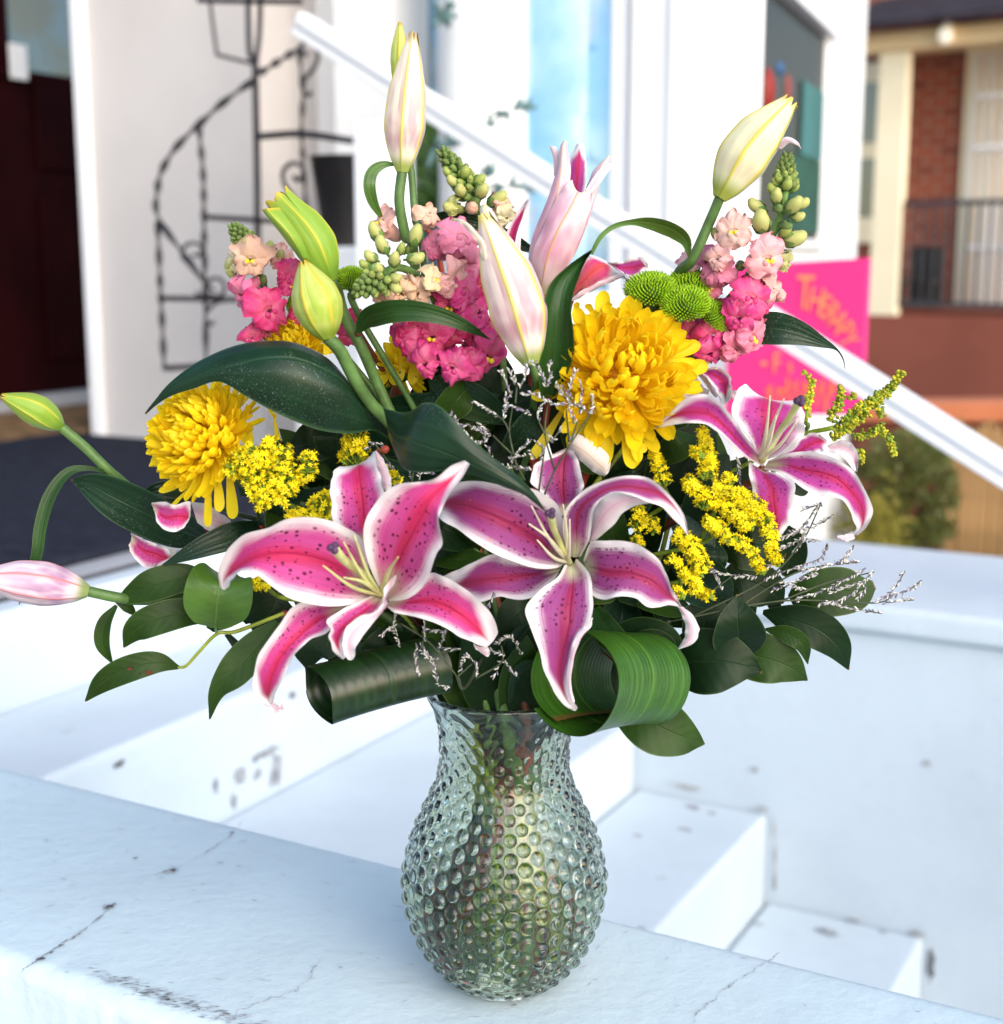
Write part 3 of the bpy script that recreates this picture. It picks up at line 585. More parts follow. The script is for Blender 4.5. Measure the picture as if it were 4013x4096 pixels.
for ch, x, y, h, r in [('T', 990, 525, 235, 2), ('H', 1075, 580, 175, 10), ('E', 1140, 625, 160, 18), ('R', 1196, 675, 155, 28), ('A', 1245, 735, 150, 38), ('P', 1286, 803, 150, 48), ('Y', 1316, 880, 150, 58)]: letter(ch, x, y, h, r, ORANGE2)
for ch, x, y, h, r in [('-', 680, 1030, 200, 0), ('F', 775, 1060, 150, 0), ('s', 880, 1075, 110, 0)]: letter(ch, x, y, h, r, ORANGE2)
q = MB(); rn = random.Random(3)
for k in range(16):                                             # unreadable third line, brush strokes only
    x = 690 + k * 33; y = 1290 + abs(k - 8) * 3; p = PN('Y', x, y, NS - .004); h_ = m_px('Y', rn.uniform(60, 120), 2.6); w_ = m_px('Y', rn.uniform(12, 22), 2.6)
    q.box(p - LV * w_ / 2, LV * w_, NV * .003, ZV * h_ * (1 if k % 2 else -1)); 
    if k % 3 == 0: q.box(p + ZV * h_ * .5, LV * w_ * 2, NV * .002, ZV * w_)
q.build('lettering', ORANGE, t, smooth=False)

# wire plant stand shaped like a winding stair
NSD = 3.0
t = thing('plant_stand', 'black twisted wire plant stand shaped like a winding stair', 'plant stand', PN('X', 400, 700, NSD))
def wire(name, c, pts, r, n0=NSD, n1=None, twist=0):
    n1 = n0 if n1 is None else n1; p3 = [PN(c, x, y, n0 + (n1 - n0) * i / max(len(pts) - 1, 1)) for i, (x, y) in enumerate(pts)]
    k = max(6 * len(pts), 40 if twist else 0); q3 = spline(p3, k) if len(pts) > 2 else spline(p3, max(k, 2)); q = MB()
    if twist:
        rr = r * (1 + .45 * np.sin(np.linspace(0, twist * 6.283, k))); q.tube(q3, rr, 6)
    else: q.tube(q3, r, 6)
    return q.build(name, IRON, t)
wire('pole', 'A', [(1388, 330), (1400, 1000), (1405, 1985)], .0105)
wire('handrail', 'A', [(1390, 430), (1230, 545), (1090, 670), (960, 800), (880, 930), (855, 1050), (860, 1180), (990, 1370), (1110, 1520)], .0075, 3.0, 2.86, 9)
wire('handrail', 'A', [(1410, 400), (1520, 330), (1630, 262)], .0075, 3.0, 3.1, 3)
wire('upright', 'A', [(858, 1200), (870, 1500), (880, 1700), (893, 2005)], .0075, 2.9, 2.9, 6)
wire('upright', 'A', [(1082, 680), (1105, 950), (1110, 1200), (1115, 1500), (1122, 1995)], .0075, 2.95, 2.95, 9)
wire('upright', 'A', [(1625, 265), (1648, 500), (1640, 720), (1652, 900), (1662, 1150), (1665, 1500)], .006, 3.05, 3.05, 8)
wire('step_bar', 'A', [(875, 1622), (1290, 1628)], .008, 2.9, 2.97); wire('step_bar', 'A', [(1115, 1180), (1500, 1203)], .008, 2.95, 3.0)
wire('step_bar', 'A', [(1405, 742), (1640, 728), (1915, 765)], .010, 3.0, 3.0); wire('step_bar', 'A', [(890, 2003), (1125, 1990)], .0085, 2.9, 2.95)
wire('step_bar', 'A', [(1125, 1992), (1410, 1990)], .008, 2.95, 3.0)
wire('top_frame', 'A', [(1350, -40), (1352, 120), (1358, 280), (1385, 345)], .0085); wire('top_frame', 'A', [(1418, -40), (1410, 180), (1392, 345)], .0085, 3.05)
wire('top_frame', 'A', [(1080, 0), (1360, 6), (1640, 8)], .008); wire('top_frame', 'A', [(1142, 0), (1160, 150), (1180, 295)], .0055, 3.1); wire('top_frame', 'A', [(1180, 297), (1290, 325), (1385, 348)], .0055, 3.1, 3.0)
def spiral(cx_, cy_, r0, turns, a0, k=14): return [(cx_ + r0 * (1 - .8 * i / k) * math.cos(a0 + turns * 6.283 * i / k), cy_ + r0 * (1 - .8 * i / k) * math.sin(a0 + turns * 6.283 * i / k)) for i in range(k + 1)]
wire('scroll', 'A', [(1655, 480), (1660, 430), (1715, 360), (1732, 300), (1705, 245), (1665, 230), (1640, 255), (1650, 295), (1672, 290)], .0055)
wire('scroll', 'A', [(1650, 440), (1650, 495), (1672, 520), (1695, 500)], .0055)
wire('scroll', 'A', [(1655, 1145), (1600, 1080), (1545, 990), (1545, 925), (1590, 888), (1640, 900), (1650, 950), (1620, 980), (1595, 960)], .006)
wire('scroll', 'A', [(1110, 1530), (1030, 1440), (990, 1390), (1010, 1335), (1060, 1322), (1100, 1345), (1085, 1390), (1050, 1385)], .005, 2.95)
wire('scroll', 'A', [(1120, 1600), (1190, 1610), (1225, 1570), (1200, 1520), (1155, 1515), (1130, 1550), (1165, 1580)], .005, 2.95)
wire('scroll', 'A', [(1120, 1700), (1170, 1650), (1230, 1635)], .005, 2.95); wire('scroll', 'A', [(1120, 1740), (1140, 1765), (1165, 1750)], .005, 2.95); wire('scroll', 'A', [(1110, 1600), (1080, 1610), (1070, 1585)], .005, 2.95)

# planter on a white pedestal by the post
NP = 3.12
t = thing('planter', 'tall tapered black planter on the white pedestal', 'planter', PN('X', 655, 468, NP))
pc = PN('X', 662, 468, NP); zt = PN('X', 662, 300, NP)[2]; k = 28; rb, rt_ = .066, .098
prof = [(rb * .98, pc[2]), (rb, pc[2] + .01), (rt_, zt), (rt_ + .004, zt + .004), (rt_ - .008, zt + .004), (rt_ - .012, zt - .05)]
q = MB(); g = np.stack([np.stack([np.array([pc[0] + r_ * math.cos(a), pc[1] + r_ * math.sin(a), z]) for a in np.linspace(0, 6.2832, k + 1)]) for r_, z in prof]); q.grid(g, 0, ref=pc + ZV * .1); q.build('body', POTM, t)
q = MB(); q.tube([pc + ZV * (zt - pc[2] - .05), pc + ZV * (zt - pc[2] - .04)], rt_ - .013, 24); q.build('soil', plain('dark_soil', (.03, .02, .012), .95), t)
q = MB(); q.lbox(ln(pc)[0] - .095, ln(pc)[0] + .16, NP - .13, NP + .13, -.03, pc[2] - .001); tag(q.build('pedestal', SHOPW, smooth=False, bevel=.008), 'white block pedestal under the black planter', 'pedestal')

# wire garland of tiny leaves in front of the column
t = thing('garland', 'thin wire garland with small dark leaves strung across the white column', 'garland', PN('X', 960, 240, 3.2))
GLF = plain('garland_leaf', (.10, .19, .19), .5, .4, .3, 30); q1 = MB(); q2 = MB(); rn = random.Random(12)
for pts in ([(690, 960), (790, 965), (880, 880), (960, 840), (1040, 820), (1100, 740)], [(740, 1420), (860, 1440), (960, 1420), (1060, 1440), (1090, 1480)], [(300, 1180), (420, 1130), (520, 1060)], [(800, 1340), (830, 1250)], [(360, 140), (420, 110), (450, 60)]):
    c3 = spline([PN('V', x, y, 3.2) for x, y in pts], 24); q1.tube(c3, .003, 5)
    for i in range(2, 24, 2):
        if rn.random() < .75:
            d_ = np.array([rn.gauss(0, 1), rn.gauss(0, 1), rn.gauss(0, .6)]); d_ /= np.linalg.norm(d_); q2.ell(c3[i] + d_ * .018, d_, .022, .008, 0, 6, 4)
q1.build('wire', GLF, t)['kind'] = 'stuff'; q2.build('leaves', GLF, t)['kind'] = 'stuff'
t = thing('window_plant', 'green potted plant blurred in the lower left shop window', 'plant', PN('X', 815, 380, 3.5)); q = MB(); rn = random.Random(5)
for k in range(60):
    c_ = PN('X', rn.uniform(800, 846), rn.uniform(225, 400), 3.52 + rn.uniform(-.03, .03)); d_ = np.array([rn.gauss(0, 1), 0, rn.gauss(0, 1)]); 
    blade(q, [c_, c_ + d_ * .05, c_ + d_ * .09 - ZV * .01], [.006, .02, .001], rn.uniform(-.6, .6), nu=3, nv=5, th=0)
q.build('foliage', [LEAFL, LEAFL], t)['kind'] = 'stuff'
q = MB(); q.tube([PN('X', 820, 470, 3.5), PN('X', 820, 400, 3.5)], [.05, .07], 16); q.build('pot', plain('teal_pot', (.05, .16, .15), .4), t)

# ------------------------------------------------------------------ brick house, fence and bush beyond
HO = CAM + ray(*px('X', 1690, 590)) * 11.0; HU = np.array([math.sin(R(118)), -math.cos(R(118)) * -1, 0.0]); HU = np.array([.80, -.60, 0.0]); HN = np.array([.60, .80, 0.0])
def onH(x, y, off=0.0): r = ray(*px('X', x, y)); k = HN.dot(HO + HN * off - CAM) / r.dot(HN); p = CAM + r * k; q = p - HO; return q.dot(HU), p[2]
def hbox(name, u0, u1, z0, z1, n0, n1, m, par, bev=.0):
    q = MB(); q.box(np.array([HO[0], HO[1], 0]) + HU * u0 + HN * n0 + ZV * z0, HU * (u1 - u0), HN * (n1 - n0), ZV * (z1 - z0)); return q.build(name, m, par, smooth=False, bevel=bev)
t = thing('brick_house', 'red brick house with cream porch beam and column beyond the shop', 'building', HO + HN)
BK = 1.1                                                         # porch depth
u = lambda x, off=0.0, y=300: onH(x, y, off)[0]
z = lambda y, off=0.0, x=1780: onH(x, y, off)[1]
bw = hbox('brick_wall', u(1560, BK), u(2100, BK), -1.15, z(-120, BK), BK, BK + .3, BRICK, t)
hbox('porch_beam', u(1560), u(2100), z(98, 0, 1700), z(62, 0, 1700), -.1, .12, CREAM, t, .01)
hbox('porch_ceiling', u(1560), u(2100), z(62, 0, 1700) - .02, z(62, 0, 1700) - .0, .13, BK - .002, CREAM, t)
q = MB(); zz = z(64, 0, 1700); a = np.array([HO[0], HO[1], 0]) + HU * u(1565) - HN * .35 + ZV * zz
q.box(a, HU * (u(2100) - u(1565)), HN * (BK + .34) + ZV * .42, ZV * .05); q.build('porch_roof', SLATE, t, smooth=False)
hbox('porch_column', u(1664), u(1718), z(600, 0, 1690), z(98, 0, 1700) - .002, -.04, .06, CREAML, t, .01)
f = hbox('window_frame', u(1590, BK), u(1722, BK), z(460, BK), z(110, BK), BK - .06, BK - .001, CREAML, t)
for y0, y1 in ((265, 148), (410, 295)): hbox('pane', u(1630, BK), u(1668, BK), z(y0, BK), z(y1, BK), BK - .07, BK - .061, PANEG, f)
d = hbox('security_door', u(1828, BK), u(2010, BK), z(590, BK), z(90, BK), BK - .05, BK - .001, CREAML, t)
g0, g1 = u(1850, BK), u(2000, BK)
for k in range(9): hbox('bar', g0 + (g1 - g0) * k / 8 - .012, g0 + (g1 - g0) * k / 8 + .012, z(575, BK), z(110, BK), BK - .10, BK - .07, RAILW, d)
for yy in (190, 285, 470): hbox('cross_bar', g0, g1, z(yy, BK) - .02, z(yy, BK) + .02, BK - .105, BK - .068, RAILW, d)
for k in range(6): hbox('door_gap', g0 + .03 + (g1 - g0) * k / 6, g0 + .085 + (g1 - g0) * k / 6, z(570, BK), z(115, BK), BK - .058, BK - .0505, CREAM, d)
hbox('porch_floor', u(1560), u(2100), z(590, 0, 1780) - .12, z(590, 0, 1780), .11, BK, STUCR, t)
hbox('parapet', u(1652), u(2100), -1.15, z(600, 0, 1780), -.05, .10, STUCR, t, .01)
hbox('parapet', u(1560), u(1651), -1.15, z(500, 0, 1780), .0, .10, BRICK, t)
r_ = thing('porch_railing', 'black metal porch railing before the brick house door', 'railing', HO)
for yy in (385, 578): hbox('rail', u(1716), u(2100), z(yy) - .02, z(yy) + .02, .0, .03, BLKM, r_)
for k in range(22): hbox('baluster', u(1716) + .085 * k, u(1716) + .085 * k + .02, z(578) + .021, z(385) - .021, .004, .026, BLKM, r_)
l_ = thing('porch_light', 'round glowing white lamp under the cream porch beam', 'lamp', HO); q = MB(); k_ = onH(1795, 66, -.16); c_ = np.array([HO[0], HO[1], 0]) + HU * k_[0] - HN * .16 + ZV * k_[1]
GLOW = Mt('lamp_globe', .3, .3, (.95, .90, .78)); GLOW.set('Emission Color', (1, .9, .7)); GLOW.set('Emission Strength', .25); q.ell(c_, ZV, .066, .055, 0, 14, 10); q.build('globe', GLOW.m, l_)
q = MB(); q.tube([c_ + ZV * .07, c_ + ZV * .07 + HN * .1], .03, 10); q.build('bracket', CREAML, l_)
t = thing('chair_on_porch', 'dark folded chair standing on the brick house porch', 'chair', HO + HN * .5)
q = MB(); k0 = onH(1750, 575, .6); o_ = np.array([HO[0], HO[1], 0]) + HU * (k0[0] - .12) + HN * .6 + ZV * (z(590, 0, 1780))
q.box(o_, HU * .26, HN * .04, ZV * .50); q.build('backrest', POTM, t, smooth=False, bevel=.02)
q = MB(); q.box(o_ + ZV * .2 - HN * .25, HU * .28, HN * .25, ZV * .03); q.build('seat', POTM, t, smooth=False, bevel=.01)
for k in range(2): q = MB(); q.tube([o_ + HU * (.03 + .22 * k) - HN * .22, o_ + HU * (.03 + .22 * k) - HN * .22 + ZV * .2], .012, 6); q.build('leg', POTM, t)

# boundary wall with terracotta coping, reed fence and bush
FO = 6.5                                                         # distance out of the coping line
fl = lambda x, y=800: PN('X', x, y, FO)
t = thing('coped_wall', 'brown red wall with orange terracotta coping behind the handrail', 'wall', fl(1700))
a, b = fl(1630), fl(2150); zc1 = PN('X', 1780, 772, FO)[2]; zc0 = PN('X', 1780, 808, FO)[2]
q = MB(); q.box(np.array([a[0], a[1], -1.15]), b - a, NV * .2, ZV * (zc0 + 1.15)); q.build('wall_body', STUCR, t, smooth=False)
q = MB(); q.box(np.array([a[0], a[1], zc0 + .001]) - NV * .05, b - a, NV * .3, ZV * (zc1 - zc0)); q.build('coping', TERRA, t, smooth=False, bevel=.01)
t = thing('reed_fence', 'straw coloured reed fence right of the bush', 'fence', PN('X', 1850, 1040, 6.2)); rn = random.Random(9)
a, b = PN('X', 1798, 900, 6.2), PN('X', 2050, 900, 6.2); ztop = PN('X', 1850, 812, 6.2)[2]; shared = {}
nre = 110
for k in range(nre):
    v_ = rn.randrange(5)
    if v_ not in shared:
        q = MB(); q.tube([(0, 0, 0), (rn.uniform(-.006, .006), 0, .6), (0, 0, 1.25 + rn.uniform(-.05, .03))], rn.uniform(.008, .012), 6); shared[v_] = q.mesh('reed', [REED])
    o = bpy.data.objects.new('reed', shared[v_]); COL.objects.link(o); o.parent = t; o.matrix_parent_inverse = Matrix.Translation(t.location).inverted()
    p = a + (b - a) * (k / nre); o.location = (p[0], p[1], ztop - 1.25); o.scale = (1, 1, rn.uniform(.97, 1.02))
q = MB(); q.tube([a + NV * .02 + ZV * (ztop - .3 - a[2]), b + NV * .02 + ZV * (ztop - .3 - a[2])], .012, 6); q.build('tie_rail', REED, t)
t = thing('bush', 'olive green bush behind the white coping', 'bush', PN('X', 1720, 1040, 5.6)); q = MB(); rn = random.Random(21)
for k in range(2600):
    while True:
        x, y = rn.uniform(-1, 1), rn.uniform(-1, 1)
        if x * x + y * y < 1 and (mnoise.noise(Vector((x * 3, y * 3, 1))) > -.25): break
    c_ = PN('X', 1715 + 105 * x, 945 + 125 * y, 5.6 + rn.uniform(-.18, .18) * math.sqrt(1 - x * x * .8)); d_ = np.array([rn.gauss(0, 1), rn.gauss(0, 1), rn.gauss(.5, .8)]); d_ /= np.linalg.norm(d_)
    s_ = rn.uniform(.022, .045); w_ = np.cross(d_, [rn.gauss(0, 1), rn.gauss(0, 1), rn.gauss(0, 1)]); w_ /= np.linalg.norm(w_)
    q.add([c_, c_ + d_ * s_ * .5 + w_ * s_ * .3, c_ + d_ * s_, c_ + d_ * s_ * .5 - w_ * s_ * .3], [(0, 1, 2, 3)], 0, [(.5, 0), (1, .5), (.5, 1), (0, .5)])
q.build('foliage', BUSHM, t)['kind'] = 'stuff'
for k in range(5):
    q = MB(); b0 = PN('X', 1690 + 14 * k, 1040, 5.6); b0[2] = -1.15; q.tube([b0, PN('X', 1660 + 28 * k, 960 - 12 * (k % 3), 5.6)], [.015, .006], 6); q.build('stem', TWIG, t)
t = thing('bush', 'low yellow green shrub at the left foot of the olive bush', 'shrub', PN('X', 1660, 1035, 5.3)); q = MB()
for k in range(700):
    c_ = PN('X', rn.gauss(1655, 32), rn.gauss(1005, 30), 5.3 + rn.uniform(-.1, .1)); d_ = np.array([rn.gauss(0, 1), rn.gauss(0, 1), rn.gauss(.6, .8)]); d_ /= np.linalg.norm(d_)
    s_ = rn.uniform(.02, .04); w_ = np.cross(d_, [rn.gauss(0, 1), rn.gauss(0, 1), rn.gauss(0, 1)]); w_ /= np.linalg.norm(w_)
    q.add([c_, c_ + d_ * s_ * .5 + w_ * s_ * .3, c_ + d_ * s_, c_ + d_ * s_ * .5 - w_ * s_ * .3], [(0, 1, 2, 3)], 0, [(.5, 0), (1, .5), (.5, 1), (0, .5)])
q.build('foliage', leaf_mat('yellow_shrub_leaf', (.24, .20, .02), (.35, .30, .05), .6, 'par', .2), t)['kind'] = 'stuff'

# ------------------------------------------------------------------ glass vase
VC = np.array([0.002, VY + .02, 0.0])
PROF = [(0, .036), (.0035, .0425), (.0105, .049), (.027, .062), (.043, .0695), (.0587, .0745), (.075, .0775), (.0896, .078), (.105, .0755), (.1206, .0715), (.136, .065), (.151, .0585),
        (.166, .052), (.181, .049), (.196, .0492), (.211, .0505), (.226, .0540), (.236, .0585), (.2405, .0605)]
pz, pr = np.array(PROF).T * np.array([[.973], [.985]])
def prof_r(z):
    s_ = spline(np.stack([pz, pr, pr * 0], 1), 400); return np.interp(z, s_[:, 0], s_[:, 1])
va = thing('vase', 'clear greenish hobnail glass vase holding the bouquet', 'vase', VC)
NTH, NZ = 516, 250
zz = np.concatenate([np.linspace(0, .0035, 5)[:-1], np.linspace(.0035, .2340, NZ)]); rr = prof_r(zz); th = np.linspace(0, 2 * math.pi, NTH, endpoint=False)
arc = np.concatenate([[0], np.cumsum(np.hypot(np.diff(zz), np.diff(rr)))])
NC, SP = 42, .0142
col = th / (2 * math.pi) * NC
h = np.zeros((len(zz), NTH))
jr = np.random.RandomState(3)
for dc in (0, 1):
    c_i = np.floor(col) + dc; off = np.where(c_i.astype(int) % 2 == 0, 0.0, .5)
    du = (col - c_i)[None, :] * (2 * math.pi / NC) * rr[:, None]
    row = arc[:, None] / SP - off[None, :]; dv = (row - np.round(row)) * SP
    sc = np.clip(rr / .078, .55, 1)[:, None] * .0055
    q2_ = (du ** 2 + dv ** 2) / sc ** 2
    zz_c = zz[:, None]; fade = np.clip((.228 - zz_c) / .03, 0, 1) * np.clip((zz_c - .006) / .006, 0, 1); fade = fade * np.where(zz_c > .13, np.clip(1 - (zz_c - .13) / .12, .42, 1), 1)
    amp = .88 + .24 * np.abs(np.sin(c_i[None, :] * 12.9898 + np.round(row) * 78.233)); h = np.maximum(h, amp * np.sqrt(np.clip(1 - q2_, 0, 1)) * .0030 * fade)
wav = .0006 * np.sin(arc[:, None] * 420 + 3 * np.sin(th * 9)[None, :]) * np.clip((zz[:, None] - .17) / .03, 0, 1) * np.clip((.238 - zz[:, None]) / .01, 0, 1)
Ro = rr[:, None] + h + wav
def ring(Rm, z): return np.stack([VC[0] + Rm * np.cos(th)[None, :], VC[1] + Rm * np.sin(th)[None, :], np.broadcast_to(z[:, None], Rm.shape)], -1)
G = ring(Ro, zz)
NT2 = 172; th_o = th; th = np.linspace(0, 2 * math.pi, NT2, endpoint=False)
zi = np.concatenate([np.linspace(.010, .2340, 120)]); ri = np.maximum(prof_r(zi) - .0042, .01); GI = ring(np.repeat(ri[:, None], NT2, 1), zi)
mb = MB(); n = len(zz); f = []
idx = np.arange(n * NTH).reshape(n, NTH); nx = np.roll(idx, -1, 1)
fo = np.stack([idx[:-1], nx[:-1], nx[1:], idx[1:]], -1).reshape(-1, 4).tolist()
V = [G.reshape(-1, 3)]; k0 = n * NTH
rimz = .2365; rim = np.stack([VC[0] + (.0580) * np.cos(th_o), VC[1] + .0580 * np.sin(th_o), np.full(NTH, rimz)], -1); V.append(rim); r0 = k0; k0 += NTH
fo += [(int(idx[-1][i]), int(idx[-1][(i + 1) % NTH]), r0 + (i + 1) % NTH, r0 + i) for i in range(NTH)]
V.append(GI.reshape(-1, 3)); ii = k0 + np.arange(len(zi) * NT2).reshape(len(zi), NT2); inx = np.roll(ii, -1, 1)
fo += np.stack([ii[:-1], ii[1:], inx[1:], inx[:-1]], -1).reshape(-1, 4).tolist(); k0 += len(zi) * NT2
for i in range(NT2):                                             # rim to the inner wall (three outer steps per inner one)
    a_ = [r0 + (3 * i + j) % NTH for j in range(4)]; b_, c_ = int(ii[-1][i]), int(ii[-1][(i + 1) % NT2]); fo.append((a_[0], a_[1], a_[2], a_[3], c_, b_))
V.append(np.array([VC + ZV * .0, VC + ZV * .010])); cb, ci = k0, k0 + 1
fo += [(int(idx[0][(i + 1) % NTH]), int(idx[0][i]), cb) for i in range(NTH)]; fo += [(int(ii[0][i]), int(ii[0][(i + 1) % NT2]), ci) for i in range(NT2)]
mb.add(np.concatenate(V), fo); gl = mb.build('glass_body', GLASS, va)
wz = np.concatenate([np.linspace(.0103, .090, 50)]); wr = np.maximum(prof_r(wz) - .0041, .01); GW = ring(np.repeat(wr[:, None], NT2, 1), wz)
mb = MB(); m_ = len(wz); idx = np.arange(m_ * NT2).reshape(m_, NT2); nx = np.roll(idx, -1, 1)
f = np.stack([idx[:-1], nx[:-1], nx[1:], idx[1:]], -1).reshape(-1, 4).tolist(); f.append(tuple(int(i) for i in idx[0][::-1])); f.append(tuple(int(i) for i in idx[-1]))
mb.add(GW.reshape(-1, 3), f); mb.build('water', WATER, va)

SRN = random.Random(77)
def stem(par, pts, r=.0026, mat=None, r2=None, name='stem', into=True, spread=1.0):
    # visible stem points, then down through the vase neck into the water
    pts = [np.asarray(p, float) for p in pts]; mat = mat or SRN.choice([STEMD, STEMY, STEMB, STEMR, STEMD])
    if into:
        a = SRN.uniform(0, 6.283); rr_ = SRN.uniform(.010, .039); nk = VC + np.array([rr_ * math.cos(a), rr_ * math.sin(a), .230]); a2 = a + math.pi + SRN.uniform(-1.3, 1.3)
        e = pts[-1]; k = e * .45 + nk * .55 + np.array([0, .02, .035])
        bt = VC + np.array([math.cos(a2) * (r3_ := SRN.uniform(.030, .056)), math.sin(a2) * r3_, SRN.uniform(.018, .045)])
        wst = nk * .72 + bt * .28; wst[2] = .170; wst[:2] = VC[:2] + (wst[:2] - VC[:2]) * min(1, .040 / max(1e-6, np.linalg.norm(wst[:2] - VC[:2])))
        pts = pts + [k, nk, wst, bt]
    q = MB(); q.tube(spline(pts, 10 * len(pts)), [r, r, r2 or r * 1.5], 8); return q.build(name, mat, par)

# ------------------------------------------------------------------ open lilies
def petal(par, c, st, d0, mats, flap=(), ruffle=.0016, seed=0, cup=-.006, label=None):
    q = MB(); loft(q, c, st, d0, cup, 17, 44, 0, 1, .0006, ruffle, seed)
    for fl, cc in flap: loft(q, c, fl, d0, cc, 9, 30, 1, 0, .0006, ruffle * .6, seed + 5)
    return q.build('petal', mats, par, label=label)
def filaments(par, c, base, tips, d0, d1, r, mat, bend=0.0):
    for i, (x, y) in enumerate(tips):
        b, e = P(c, base[0], base[1], d0), P(c, x, y, d1); m_ = (b + e) / 2 + np.array([0, -.004, .004 if i % 2 else -.003]); q = MB(); q.tube(spline([b, m_, e], 16), [r, r * .85, r * .28], 7); q.build('stamen', mat, par)
def pistil(par, c, pts, d0, d1, r, sr):
    p3 = [P(c, x, y, d0 + (d1 - d0) * i / (len(pts) - 1)) for i, (x, y) in enumerate(pts)]; q = MB(); q.tube(spline(p3, 20), [r, r * .9, r * 1.1], 8, 0); s_ = q.build('pistil', FILA, par)
    q = MB(); a = p3[-1] - p3[-2]; a /= np.linalg.norm(a); b = np.cross(a, [0, 0, 1.0]); b /= np.linalg.norm(b); cr_ = np.cross(a, b)
    for k in range(3): t_ = k * 2.094; q.ell(p3[-1] + (b * math.cos(t_) + cr_ * math.sin(t_)) * sr * .5, a, sr * .75, sr * .68, 0, 10, 7)
    o = q.build('stigma', STIG, par)

D1 = -.115
t = thing('lily', 'wide open pink lily with white margins at the front left', 'lily', P('E', 985, 940, D1 + .02), 'open lilies in the bouquet')
M1 = [LILY1, LBACK]
petal(t, 'E', [(850, 600, 895, 640, 930, 600, -.004), (738, 545, 890, 560, 990, 480, -.012), (715, 440, 885, 450, 1000, 375, -.014), (712, 340, 872, 340, 985, 300, -.012), (722, 270, 865, 270, 965, 220, -.004),
      (750, 232, 862, 225, 952, 150, .006), (785, 227, 864, 214, 944, 152, .024)], D1 + .025, M1,
      [([(953, 143, 957, 141, 966, 150, .006), (953, 190, 980, 195, 1003, 198, .004), (963, 240, 1000, 255, 1030, 268, .004), (985, 315, 1010, 320, 1042, 300, .004), (1003, 352, 1022, 357, 1036, 352, .004)], .003)], seed=2)
petal(t, 'E', [(930, 905, 945, 925, 952, 940, .012), (890, 640, 830, 825, 840, 975, -.004), (770, 548, 700, 752, 680, 985, -.018), (620, 505, 560, 712, 530, 955, -.026), (480, 513, 420, 703, 410, 895, -.028), (365, 562, 310, 722, 305, 808, -.026),
      (240, 600, 228, 760, 225, 790, -.020), (150, 680, 170, 800, 180, 832, -.012), (104, 785, 132, 845, 165, 858, -.004), (112, 880, 130, 895, 155, 880, .002)], D1, M1, seed=3, cup=-.008)
petal(t, 'E', [(1030, 965, 1020, 975, 1020, 990, .012), (1160, 920, 1130, 965, 1070, 1022, .0), (1240, 812, 1240, 960, 1200, 1050, -.01), (1320, 822, 1330, 985, 1300, 1085, -.016), (1420, 880, 1410, 1030, 1400, 1142, -.018),
      (1520, 955, 1485, 1090, 1480, 1180, -.014), (1600, 1060, 1545, 1150, 1530, 1200, -.004), (1622, 1130, 1580, 1190, 1555, 1208, .006)], D1, M1,
      [([(1488, 1190, 1520, 1205, 1560, 1200, .004), (1500, 1215, 1535, 1228, 1572, 1220, .006), (1535, 1240, 1555, 1248, 1577, 1240, .008), (1560, 1258, 1566, 1260, 1572, 1256, .008)], 0.0)], seed=4)
petal(t, 'E', [(780, 975, 800, 985, 830, 990, .004), (680, 960, 700, 1030, 745, 1060, -.006), (580, 955, 620, 1075, 690, 1130, -.016), (490, 1010, 545, 1140, 600, 1165, -.022), (420, 1105, 480, 1205, 535, 1225, -.026),
      (350, 1205, 420, 1300, 480, 1310, -.028), (300, 1310, 380, 1400, 445, 1390, -.026), (287, 1420, 368, 1460, 415, 1450, -.02), (320, 1500, 372, 1490, 398, 1490, -.012), (372, 1532, 382, 1528, 392, 1515, -.008)], D1 + .008, M1,
      [([(378, 1490, 388, 1498, 402, 1500, -.008), (383, 1540, 398, 1532, 410, 1518, -.01), (408, 1563, 420, 1545, 422, 1522, -.012), (445, 1553, 447, 1536, 447, 1516, -.014), (467, 1518, 466, 1516, 465, 1513, -.014)], 0.0)], seed=5)
petal(t, 'E', [(985, 900, 1010, 930, 1030, 960, .012), (925, 780, 1060, 790, 1140, 940, -.006), (890, 620, 1100, 680, 1235, 840, -.020), (920, 480, 1150, 585, 1285, 705, -.03), (990, 380, 1205, 480, 1315, 650, -.036), (1080, 325, 1245, 415, 1303, 560, -.038),
      (1180, 312, 1290, 365, 1305, 470, -.036), (1280, 295, 1345, 312, 1362, 370, -.032), (1365, 225, 1405, 255, 1425, 285, -.026), (1440, 195, 1456, 202, 1466, 210, -.02)], D1, M1, seed=6, cup=-.009)
petal(t, 'E', [(930, 930, 980, 940, 1000, 930, .010), (870, 960, 930, 985, 985, 985, -.004), (770, 1005, 860, 1040, 945, 1020, -.014), (690, 1070, 790, 1090, 870, 1040, -.020), (712, 1110, 760, 1130, 800, 1100, -.020), (705, 1160, 745, 1170, 778, 1150, -.018),
      (725, 1225, 755, 1220, 782, 1200, -.016), (780, 1275, 790, 1265, 800, 1250, -.014)], D1 - .004, M1,
      [([(1000, 890, 1040, 840, 1068, 815, -.010), (1000, 930, 1030, 890, 1062, 850, -.012), (985, 985, 1005, 960, 1020, 930, -.014), (945, 1020, 985, 1010, 1012, 985, -.016), (870, 1040, 910, 1065, 935, 1085, -.022), (800, 1100, 840, 1122, 885, 1148, -.024),
         (775, 1170, 810, 1182, 850, 1205, -.024), (785, 1240, 815, 1245, 842, 1250, -.022), (808, 1277, 820, 1279, 832, 1276, -.02)], -.002)], seed=7)
filaments(t, 'E', (985, 925), [(670, 765), (782, 830), (782, 637), (1078, 718), (840, 600)], D1 + .008, D1 - .055, .0015, FILA)
